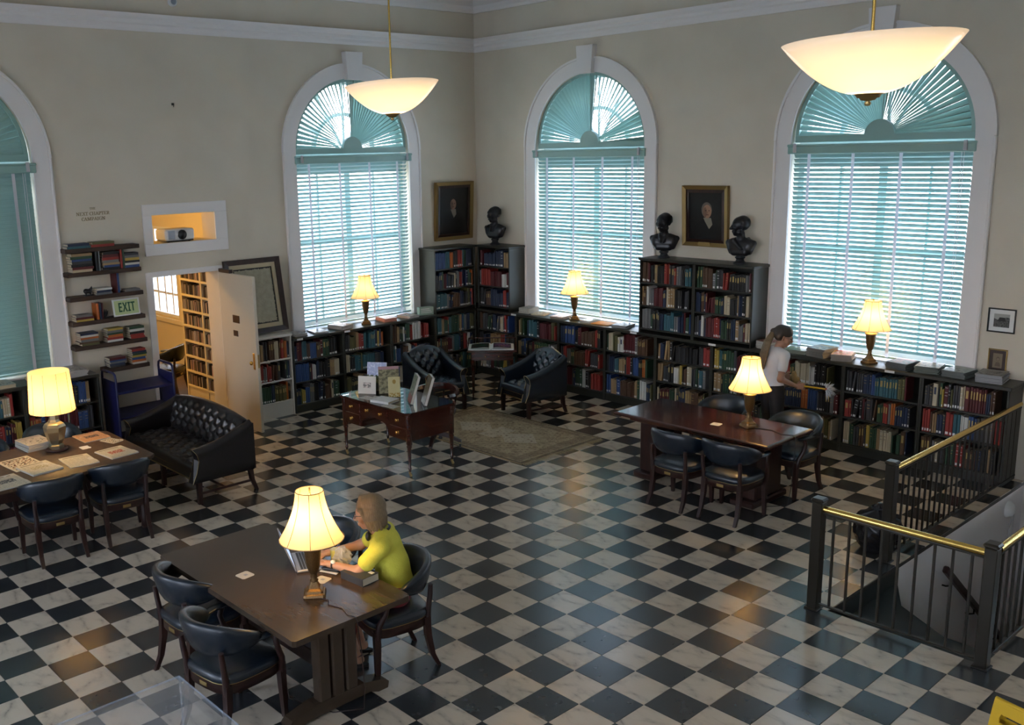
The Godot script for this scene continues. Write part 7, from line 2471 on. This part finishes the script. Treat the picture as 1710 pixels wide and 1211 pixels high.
	part(MB.new().tube([Vector3(-0.72, 0.749, -3.42), Vector3(-0.55, 0.749, -3.46), Vector3(-0.40, 0.749, -3.40), Vector3(-0.30, 0.750, -3.44), Vector3(-0.272, 0.735, -3.44), Vector3(-0.27, 0.5, -3.43), Vector3(-0.28, 0.2, -3.42), Vector3(-0.3, 0.006, -3.40), Vector3(-0.45, 0.006, -3.2)], 0.0035, 6), "cord", M.black, c2)

func laptop() -> void:
	# hinge from (-1.371, 1.870) to (-1.064, 2.014); keyboard towards the woman
	var ax := Vector3(0.307, 0, 0.144).normalized()
	var to := Vector3(0.425, 0, -0.905)
	var t := thing("laptop", "open silver laptop in front of the woman in yellow", "laptop")
	t.transform = Transform3D(Basis(-ax, Vector3.UP, -ax.cross(Vector3.UP)).orthonormalized(), Vector3(-1.2175, 0.7455, 1.942))
	if t.transform.basis.z.dot(to) < 0.0:
		t.transform = Transform3D(Basis(ax, Vector3.UP, ax.cross(Vector3.UP)).orthonormalized(), t.position)
	part(MB.new().mm(Vector3(-0.17, 0.003, 0.0), Vector3(0.17, 0.020, 0.235), 0.004), "base", M.silver, t)
	part(MB.new().mm(Vector3(-0.168, 0.0, 0.002), Vector3(0.168, 0.004, 0.233)), "underside", M.black, t)
	var keys := MB.new()
	for r in 5:
		for c in 14:
			keys.box(Vector3(-0.143 + 0.022 * c, 0.0208, 0.040 + 0.021 * r), Vector3(0.018, 0.002, 0.017), 0.0005)
	tag(part(keys, "keys", M.black, t), "", "", "", "stuff")
	part(MB.new().mm(Vector3(-0.05, 0.0201, 0.155), Vector3(0.05, 0.0206, 0.215)), "touch_pad", mat("pad_grey", lin(0.25, 0.26, 0.30), 0.4), t)
	var lid := Node3D.new()
	lid.name = "lid"
	t.add_child(lid)
	lid.transform = Transform3D(Basis(Vector3.RIGHT, -0.36), Vector3(0, 0.018, -0.003))
	part(MB.new().mm(Vector3(-0.17, 0.0, -0.008), Vector3(0.17, 0.225, 0.0), 0.003), "shell", M.silver, lid)
	part(MB.new().mm(Vector3(-0.163, 0.010, 0.0), Vector3(0.163, 0.218, 0.0012)), "bezel", M.black, lid)
	var sm := mat("screen", lin(0.05, 0.06, 0.08), 0.15)
	sm.emission_enabled = true
	sm.emission = Color(0.75, 0.83, 1.0)
	sm.emission_energy_multiplier = 0.6
	part(MB.new().mm(Vector3(-0.152, 0.020, 0.0012), Vector3(0.152, 0.208, 0.0016)), "screen", sm, lid)

# ---------- the two women ----------
func hand_bones(wrist: Vector3, dir: Vector3, down: Vector3, thumb_side: Vector3, curl: float) -> Array:
	# palm and five fingers; dir: from wrist to fingers, down: towards the palm's face, thumb_side: across
	var b := []
	dir = dir.normalized()
	var side := (thumb_side - dir * thumb_side.dot(dir)).normalized()
	down = (down - dir * down.dot(dir) - side * down.dot(side)).normalized()
	var len := [0.066, 0.076, 0.072, 0.058]
	for k in 4:
		var o := side * (0.027 - 0.018 * k)
		var base := wrist + dir * 0.085 + o
		b.append([wrist + dir * 0.015 + o * 0.7, base, 0.014, 0.0115])
		var d1 := (dir + down * curl * 0.7).normalized()
		var d2 := (dir + down * curl * 2.2).normalized()
		var p1: Vector3 = base + d1 * len[k] * 0.52
		b.append([base, p1, 0.0100, 0.0088])
		b.append([p1, p1 + d2 * len[k] * 0.48, 0.0088, 0.0072])
	var t0 := wrist + dir * 0.025 + side * 0.026 + down * 0.006
	var t1 := t0 + (dir * 0.7 + side * 0.75 + down * 0.2).normalized() * 0.036
	b.append([t0 - side * 0.01, t1, 0.0135, 0.0105])
	b.append([t1, t1 + (dir * 0.95 + side * 0.25 + down * curl).normalized() * 0.032, 0.0100, 0.0080])
	return b

func glasses(head: Transform3D, parent: Node3D, m: Material) -> void:
	var g := MB.new()
	g.xf = head
	for s in [-1.0, 1.0]:
		var pts := []
		for k in 17:
			var a := TAU * k / 16.0
			pts.append(Vector3(s * 0.034 + cos(a) * 0.025, 0.002 + sin(a) * 0.017, 0.104 - absf(cos(a) * 0.025 + s * s * 0.0) * 0.1))
		g.tube(pts, 0.0022, 5, false)
		g.tube([Vector3(s * 0.058, 0.008, 0.098), Vector3(s * 0.078, 0.010, 0.05), Vector3(s * 0.083, 0.008, 0.0)], 0.002, 5)
	g.tube([Vector3(-0.010, 0.006, 0.106), Vector3(0.010, 0.006, 0.106)], 0.002, 5)
	part(g, "glasses", m, parent)
	var e := MB.new()
	e.xf = head
	for s in [-1.0, 1.0]:
		e.ball(Vector3(s * 0.034, 0.0, 0.082), Vector3(0.012, 0.007, 0.008), 10)
	part(e, "eyes", mat("eye_" + str(parent.name), lin(0.10, 0.07, 0.05), 0.2), parent)

func people() -> void:
	grain(mat("hair_grey", Color.WHITE, 0.6), ramp(noise(0.03, FastNoiseLite.FRACTAL_FBM, 4, 71), [[0.0, lin(0.10, 0.066, 0.036)], [1.0, lin(0.34, 0.25, 0.14)]]), Vector3(14.0, 1.2, 14.0), false)
	mat("hair_brown", lin(0.030, 0.020, 0.014), 0.5)
	grain(mat("hair_blond", Color.WHITE, 0.6), ramp(noise(0.03, FastNoiseLite.FRACTAL_FBM, 4, 72), [[0.0, lin(0.07, 0.045, 0.024)], [1.0, lin(0.25, 0.18, 0.095)]]), Vector3(14.0, 1.2, 14.0), false)
	bumpy(grain(mat("shirt_yellow", Color.WHITE, 0.85), ramp(noise(0.01, FastNoiseLite.FRACTAL_FBM, 3, 73), [[0.0, lin(0.64, 0.60, 0.06)], [1.0, lin(0.74, 0.69, 0.09)]]), Vector3.ONE * 3.0, false), M.fine, 0.2)
	mat("shirt_white", lin(0.66, 0.66, 0.68), 0.85)
	mat("trousers_red", lin(0.16, 0.012, 0.018), 0.8)
	mat("trousers_black", lin(0.010, 0.010, 0.013), 0.8)
	mat("sandal", lin(0.012, 0.010, 0.010), 0.5)
	woman_in_yellow()
	woman_with_duster()

func woman_in_yellow() -> void:
	var f := Vector3(-0.707, 0, 0.707)
	var fr := Transform3D(Basis(Vector3(f.z, 0, -f.x), Vector3.UP, f), Vector3(-0.695, 0, 1.425))   # x: her left, z: forwards
	var t := thing("person", "person in a yellow T-shirt and glasses typing at the laptop", "person")
	t.transform = fr
	var X := Vector3(1, 0, 0)
	var Z := Vector3(0, 0, 1)
	var hc := Vector3(0, 1.145, 0.165)
	var head := Transform3D(Basis(Vector3.RIGHT, 0.16), hc)
	var b := []
	b.append([Vector3(0, 0.60, 0.0), Vector3(0, 0.90, 0.06), 0.11, 0.12, Z, 1.2])
	b.append([Vector3(0, 0.96, 0.08), Vector3(0, 1.07, 0.135), 0.055, 0.047])
	for s in [-1.0, 1.0]:
		var sh := Vector3(s * 0.160, 0.945, 0.075)
		var el := Vector3(0.215, 0.79, 0.23) if s > 0 else Vector3(-0.20, 0.815, 0.27)
		var wr := Vector3(0.105, 0.800, 0.455) if s > 0 else Vector3(-0.085, 0.800, 0.50)
		b.append([Vector3(s * 0.08, 0.955, 0.08), sh, 0.06, 0.052])
		b.append([sh, el, 0.047, 0.037])
		b.append([el, wr, 0.038, 0.0245])
		b.append([wr, wr + (wr - el).normalized() * 0.02, 0.025, 0.022, Vector3.UP, 1.3])
		b.append([Vector3(s * 0.085, 0.53, 0.0), Vector3(s * 0.11, 0.535, 0.40), 0.085, 0.058])
		b.append([Vector3(s * 0.11, 0.535, 0.40), Vector3(s * 0.105, 0.10, 0.29), 0.056, 0.032])
		b.append([Vector3(s * 0.105, 0.055, 0.265), Vector3(s * 0.115, 0.040, 0.40), 0.034, 0.024])
	var mb := MB.new()
	mb.xf = Transform3D.IDENTITY
	nets(mb, b, 0.012, 0.025)
	var hb := []
	for e in head_bones(1.0):
		hb.append([head * e[0], head * e[1], e[2], e[3]])
	hb.append([hc + Vector3(0, -0.06, -0.01), hc + Vector3(0, -0.14, -0.055), 0.050, 0.050])
	nets(mb, hb, 0.0055, 0.014)
	nets(mb, hand_bones(Vector3(0.105, 0.800, 0.455), Vector3(-0.30, 0.02, 0.95), Vector3.DOWN, Vector3(-1, 0, -0.2), 0.35), 0.0042, 0.006)
	nets(mb, hand_bones(Vector3(-0.085, 0.800, 0.50), Vector3(0.25, 0.02, 0.95), Vector3.DOWN, Vector3(1, 0, -0.2), 0.35), 0.0042, 0.006)
	part(mb, "body", M.skin, t)
	# clothes
	var s_ := []
	s_.append([Vector3(0, 0.60, -0.01), Vector3(0, 0.74, 0.015), 0.155, 0.145, Z, 1.22])
	s_.append([Vector3(0, 0.74, 0.015), Vector3(0, 0.90, 0.06), 0.145, 0.138, Z, 1.2])
	s_.append([Vector3(-0.055, 0.84, 0.11), Vector3(0.055, 0.84, 0.11), 0.075, 0.075])
	s_.append([Vector3(-0.10, 0.945, 0.07), Vector3(0.10, 0.945, 0.07), 0.075, 0.075])
	for s in [-1.0, 1.0]:
		var sh := Vector3(s * 0.160, 0.945, 0.075)
		var el := Vector3(0.215, 0.79, 0.23) if s > 0 else Vector3(-0.20, 0.815, 0.27)
		s_.append([sh, sh.lerp(el, 0.62), 0.063, 0.063])
		s_.append([Vector3(s * 0.05, 0.985, 0.075), sh, 0.05, 0.06])
	mb = MB.new()
	nets(mb, s_, 0.011, 0.03)
	part(mb, "t_shirt", M.shirt_yellow, t)
	var p_ := []
	p_.append([Vector3(-0.06, 0.565, -0.01), Vector3(0.06, 0.565, -0.01), 0.115, 0.115])
	for s in [-1.0, 1.0]:
		p_.append([Vector3(s * 0.085, 0.545, 0.0), Vector3(s * 0.11, 0.545, 0.40), 0.096, 0.072])
		p_.append([Vector3(s * 0.11, 0.535, 0.40), Vector3(s * 0.108, 0.28, 0.335), 0.070, 0.058])
	mb = MB.new()
	nets(mb, p_, 0.012, 0.025)
	part(mb, "trousers", M.trousers_red, t)
	var hr := []
	hr.append([head * Vector3(0, 0.045, -0.035), head * Vector3(0, 0.048, 0.0), 0.094, 0.088])
	for k in 34:
		var a := deg_to_rad(158.0 + 224.0 * k / 33.0)   # locks round the back from ear to ear
		var c := Vector3(cos(a) * 0.082, 0.045, sin(a) * 0.082 - 0.018)
		var m1 := Vector3(cos(a) * 0.098, -0.03, sin(a) * 0.088 - 0.020)
		var e := Vector3(cos(a) * (0.094 + 0.006 * sin(k * 1.7)), -0.098 + 0.016 * sin(k * 2.3), sin(a) * (0.080 + 0.006 * cos(k * 2.9)) - 0.020)
		hr.append([head * c, head * m1, 0.017, 0.014])
		hr.append([head * m1, head * e, 0.014, 0.008])
	for k in 9:   # parted fringe swept to the sides
		for s in [-1.0, 1.0]:
			var w := k / 8.0
			hr.append([head * Vector3(s * 0.012, 0.128, 0.045 - 0.09 * w), head * Vector3(s * 0.078, 0.055, 0.058 - 0.10 * w), 0.012, 0.013])
	for s in [-1.0, 1.0]:
		hr.append([head * Vector3(s * 0.080, 0.05, 0.040), head * Vector3(s * 0.092, -0.085, 0.010), 0.018, 0.010])
	mb = MB.new()
	nets(mb, hr, 0.0052, 0.006)
	part(mb, "hair", M.hair_grey, t)
	glasses(head, t, M.bronze)
	# headphones round the neck
	var hp := MB.new()
	var pts := []
	for k in 15:
		var a := deg_to_rad(-60 - 240.0 * k / 14.0)
		pts.append(Vector3(cos(a) * 0.088, 1.015 - 0.02 * sin(a), 0.10 + sin(a) * 0.075))
	hp.tube(pts, 0.010, 8)
	var ho := part(hp, "headphone_band", M.black, t)
	for s in [-1.0, 1.0]:
		part(MB.new().ball(Vector3(s * 0.052, 0.985, 0.175), Vector3(0.028, 0.034, 0.020), 14), "ear_cup", M.black, ho)
	var wt := MB.new()
	var wr := Vector3(0.121, 0.800, 0.420)
	var wd := Vector3(-0.43, 0.04, 0.90).normalized()
	var rp := []
	for k in 17:
		var a := TAU * k / 16.0
		rp.append(wr + wd.cross(Vector3.UP).normalized() * cos(a) * 0.028 + Vector3.UP * sin(a) * 0.026)
	wt.tube(rp, 0.007, 6, false)
	var wo := part(wt, "watch_strap", M.dark_wood, t)
	var dial := part(MB.new().lathe([Vector2(0.017, 0.0), Vector2(0.018, 0.006), Vector2(0.001, 0.007)], 18), "watch_dial", M.white, wo)
	dial.transform = Transform3D(Basis(Vector3.BACK, -0.55), wr + Vector3(0.014, 0.026, 0))
	for s in [-1.0, 1.0]:
		var sd := MB.new()
		sd.loft([outl(Vector3(s * 0.11, 0.002, 0.325), 0.045, 0.125), outl(Vector3(s * 0.11, 0.022, 0.325), 0.046, 0.127)], true, true, false)
		var so := part(sd, "sandal_sole", M.sandal, t)
		part(MB.new().tube([Vector3(s * 0.11 - 0.042, 0.02, 0.37), Vector3(s * 0.11 - 0.02, 0.066, 0.37), Vector3(s * 0.11 + 0.02, 0.066, 0.37), Vector3(s * 0.11 + 0.042, 0.02, 0.37)], 0.008, 6), "strap", M.sandal, so)
		part(MB.new().tube([Vector3(s * 0.11 - 0.038, 0.09, 0.28), Vector3(s * 0.11, 0.092, 0.325), Vector3(s * 0.11 + 0.038, 0.09, 0.28), Vector3(s * 0.11, 0.092, 0.245), Vector3(s * 0.11 - 0.038, 0.09, 0.28)], 0.006, 6), "ankle_strap", M.sandal, so)

func outl(c: Vector3, hw: float, hl: float) -> PackedVector3Array:
	var r := PackedVector3Array()
	for k in 20:
		var a := TAU * k / 20.0
		r.append(c + Vector3(cos(a) * hw * (0.85 + 0.15 * sin(a)), 0, sin(a) * hl))
	return r

func woman_with_duster() -> void:
	var f := Vector3(0.446, 0, -0.895).normalized()
	var fr := Transform3D(Basis(Vector3(f.z, 0, -f.x), Vector3.UP, f), Vector3(-1.17, 0, -4.53))
	var t := thing("person", "person with a ponytail in a white T-shirt dusting the bookcase", "person")
	t.transform = fr
	var Z := Vector3(0, 0, 1)
	var hc := Vector3(-0.01, 1.495, 0.10)
	var head := Transform3D(Basis(Vector3.UP, -0.55) * Basis(Vector3.RIGHT, 0.28), hc)
	var re := Vector3(-0.235, 1.06, -0.06)
	var rw := Vector3(-0.205, 0.955, 0.165)
	var le := Vector3(0.235, 1.07, -0.02)
	var lw := Vector3(0.10, 1.00, 0.20)
	var b := []
	b.append([Vector3(0, 0.98, 0), Vector3(0, 1.25, 0.03), 0.11, 0.118, Z, 1.25])
	b.append([Vector3(0, 1.32, 0.03), Vector3(0, 1.42, 0.075), 0.052, 0.045])
	for s in [-1.0, 1.0]:
		var sh := Vector3(s * 0.155, 1.305, 0.03)
		var el := le if s > 0 else re
		var wr := lw if s > 0 else rw
		b.append([Vector3(s * 0.08, 1.31, 0.03), sh, 0.055, 0.048])
		b.append([sh, el, 0.044, 0.035])
		b.append([el, wr, 0.036, 0.023])
		b.append([Vector3(s * 0.085, 0.88, 0), Vector3(s * 0.09, 0.48, 0.02), 0.078, 0.052])
		b.append([Vector3(s * 0.09, 0.48, 0.02), Vector3(s * 0.09, 0.09, -0.01), 0.05, 0.034])
		b.append([Vector3(s * 0.09, 0.045, -0.02), Vector3(s * 0.10, 0.035, 0.13), 0.036, 0.028])
	var mb := MB.new()
	nets(mb, b, 0.012, 0.025)
	var hb := []
	for e in head_bones(0.97):
		hb.append([head * e[0], head * e[1], e[2], e[3]])
	hb.append([hc + Vector3(0, -0.055, -0.01), hc + Vector3(0.01, -0.13, -0.04), 0.046, 0.048])
	nets(mb, hb, 0.0058, 0.014)
	nets(mb, hand_bones(rw, Vector3(-0.08, -0.12, 0.98), Vector3(0.9, -0.3, 0), Vector3(0.2, 0.9, 0.3), 0.75), 0.0042, 0.006)
	nets(mb, hand_bones(lw, Vector3(-0.65, -0.1, 0.75), Vector3(-0.3, -0.5, -0.6), Vector3(0.1, 0.9, 0.3), 0.7), 0.0042, 0.006)
	part(mb, "body", M.skin_tan, t)
	var s_ := []
	s_.append([Vector3(0, 0.955, -0.005), Vector3(0, 1.08, 0.005), 0.148, 0.132, Z, 1.28])
	s_.append([Vector3(0, 1.08, 0.005), Vector3(0, 1.25, 0.03), 0.132, 0.132, Z, 1.22])
	s_.append([Vector3(-0.10, 1.30, 0.025), Vector3(0.10, 1.30, 0.025), 0.068, 0.068])
	s_.append([Vector3(-0.05, 1.20, 0.075), Vector3(0.05, 1.20, 0.075), 0.07, 0.07])
	for s in [-1.0, 1.0]:
		var sh := Vector3(s * 0.155, 1.305, 0.03)
		s_.append([sh, sh.lerp(le if s > 0 else re, 0.55), 0.058, 0.056])
		s_.append([Vector3(s * 0.045, 1.335, 0.03), sh, 0.046, 0.055])
	mb = MB.new()
	nets(mb, s_, 0.011, 0.03)
	part(mb, "t_shirt", M.shirt_white, t)
	var p_ := []
	p_.append([Vector3(-0.055, 0.90, -0.01), Vector3(0.055, 0.90, -0.01), 0.105, 0.105])
	for s in [-1.0, 1.0]:
		p_.append([Vector3(s * 0.085, 0.88, 0), Vector3(s * 0.09, 0.48, 0.02), 0.092, 0.064])
		p_.append([Vector3(s * 0.09, 0.48, 0.02), Vector3(s * 0.09, 0.10, -0.01), 0.062, 0.050])
	mb = MB.new()
	nets(mb, p_, 0.012, 0.025)
	part(mb, "trousers", M.trousers_black, t)
	for s in [-1.0, 1.0]:
		var sh := MB.new()
		nets(sh, [[Vector3(s * 0.09, 0.05, -0.035), Vector3(s * 0.098, 0.042, 0.14), 0.046, 0.038], [Vector3(s * 0.09, 0.05, -0.03), Vector3(s * 0.09, 0.10, -0.02), 0.045, 0.045]], 0.010, 0.02)
		part(sh, "shoe", M.black, t)
	var hr := []
	hr.append([head * Vector3(0, 0.040, -0.030), head * Vector3(0, 0.048, 0.008), 0.092, 0.086])
	hr.append([head * Vector3(-0.05, 0.0, -0.045), head * Vector3(0.05, 0.0, -0.045), 0.052, 0.052])
	hr.append([head * Vector3(0, 0.03, -0.09), head * Vector3(0, 0.03, -0.12), 0.045, 0.034])
	mb = MB.new()
	nets(mb, hr, 0.0065, 0.02)
	part(mb, "hair", M.hair_brown, t)
	var pt := []
	var root := head * Vector3(0, 0.03, -0.115)
	for e in [[-0.014, 0.0], [0.014, 0.01], [0.0, -0.012], [0.026, -0.006], [-0.026, 0.006]]:
		var p0: Vector3 = root + Vector3(e[0] * 0.5, 0, e[1])
		var p1 := Vector3(e[0] * 1.2 + 0.012, 1.44, -0.085 + e[1])
		var p2 := Vector3(e[0] * 1.5 + 0.012, 1.31, -0.122 + e[1])
		var p3 := Vector3(e[0] * 1.1 + 0.015, 1.16 - absf(e[0]), -0.142 + e[1])
		pt.append([p0, p1, 0.017, 0.021])
		pt.append([p1, p2, 0.021, 0.019])
		pt.append([p2, p3, 0.019, 0.006])
	mb = MB.new()
	nets(mb, pt, 0.0065, 0.010)
	part(mb, "ponytail", M.hair_blond, t)
	glasses(head, t, M.black)
	# the duster in the right hand, the cloth in the left
	var du := thing("feather_duster", "white feather duster with a yellow handle held along the shelf", "duster")
	du.transform = fr
	var h0 := Vector3(-0.165, 0.985, 0.06)
	var h1 := Vector3(-0.265, 0.905, 0.50)
	part(MB.new().tube([h0, h1], 0.009, 10), "handle", M.yellow, du)
	part(MB.new().tube([h1, h1.lerp(h1 + (h1 - h0).normalized() * 0.03, 1.0)], [0.012, 0.014], 10), "collar", mat("collar_red", lin(0.4, 0.08, 0.05), 0.5), du)
	var fe := MB.new()
	var dv := (h1 - h0).normalized()
	for k in 90:
		var a := Vector3(rng.randfn(), rng.randfn(), rng.randfn()).normalized()
		var d := (dv * 0.9 + a * 0.95).normalized()
		var p := h1 + dv * 0.02
		fe.tube([p, p + d * 0.06, p + d * rng.randf_range(0.085, 0.12) + Vector3(0, -0.012, 0)], [0.003, 0.010, 0.002], 5, true, 0.35)
	tag(part(fe, "feathers", mat("feather", lin(0.52, 0.54, 0.56), 0.9), du), "", "", "", "stuff")
	var cl := thing("dust_cloth", "crumpled tan dust cloth held against the white T-shirt", "cloth")
	cl.transform = fr
	mb = MB.new()
	nets(mb, [[Vector3(-0.015, 1.06, 0.26), Vector3(-0.03, 0.97, 0.28), 0.026, 0.034], [Vector3(-0.03, 0.97, 0.28), Vector3(0.0, 0.90, 0.27), 0.030, 0.016], [Vector3(-0.05, 1.0, 0.29), Vector3(-0.07, 0.93, 0.30), 0.020, 0.012], [Vector3(0.01, 1.02, 0.25), Vector3(0.03, 0.93, 0.25), 0.018, 0.010]], 0.007, 0.012)
	part(mb, "cloth", mat("cloth_tan", lin(0.36, 0.24, 0.10), 0.9), cl)
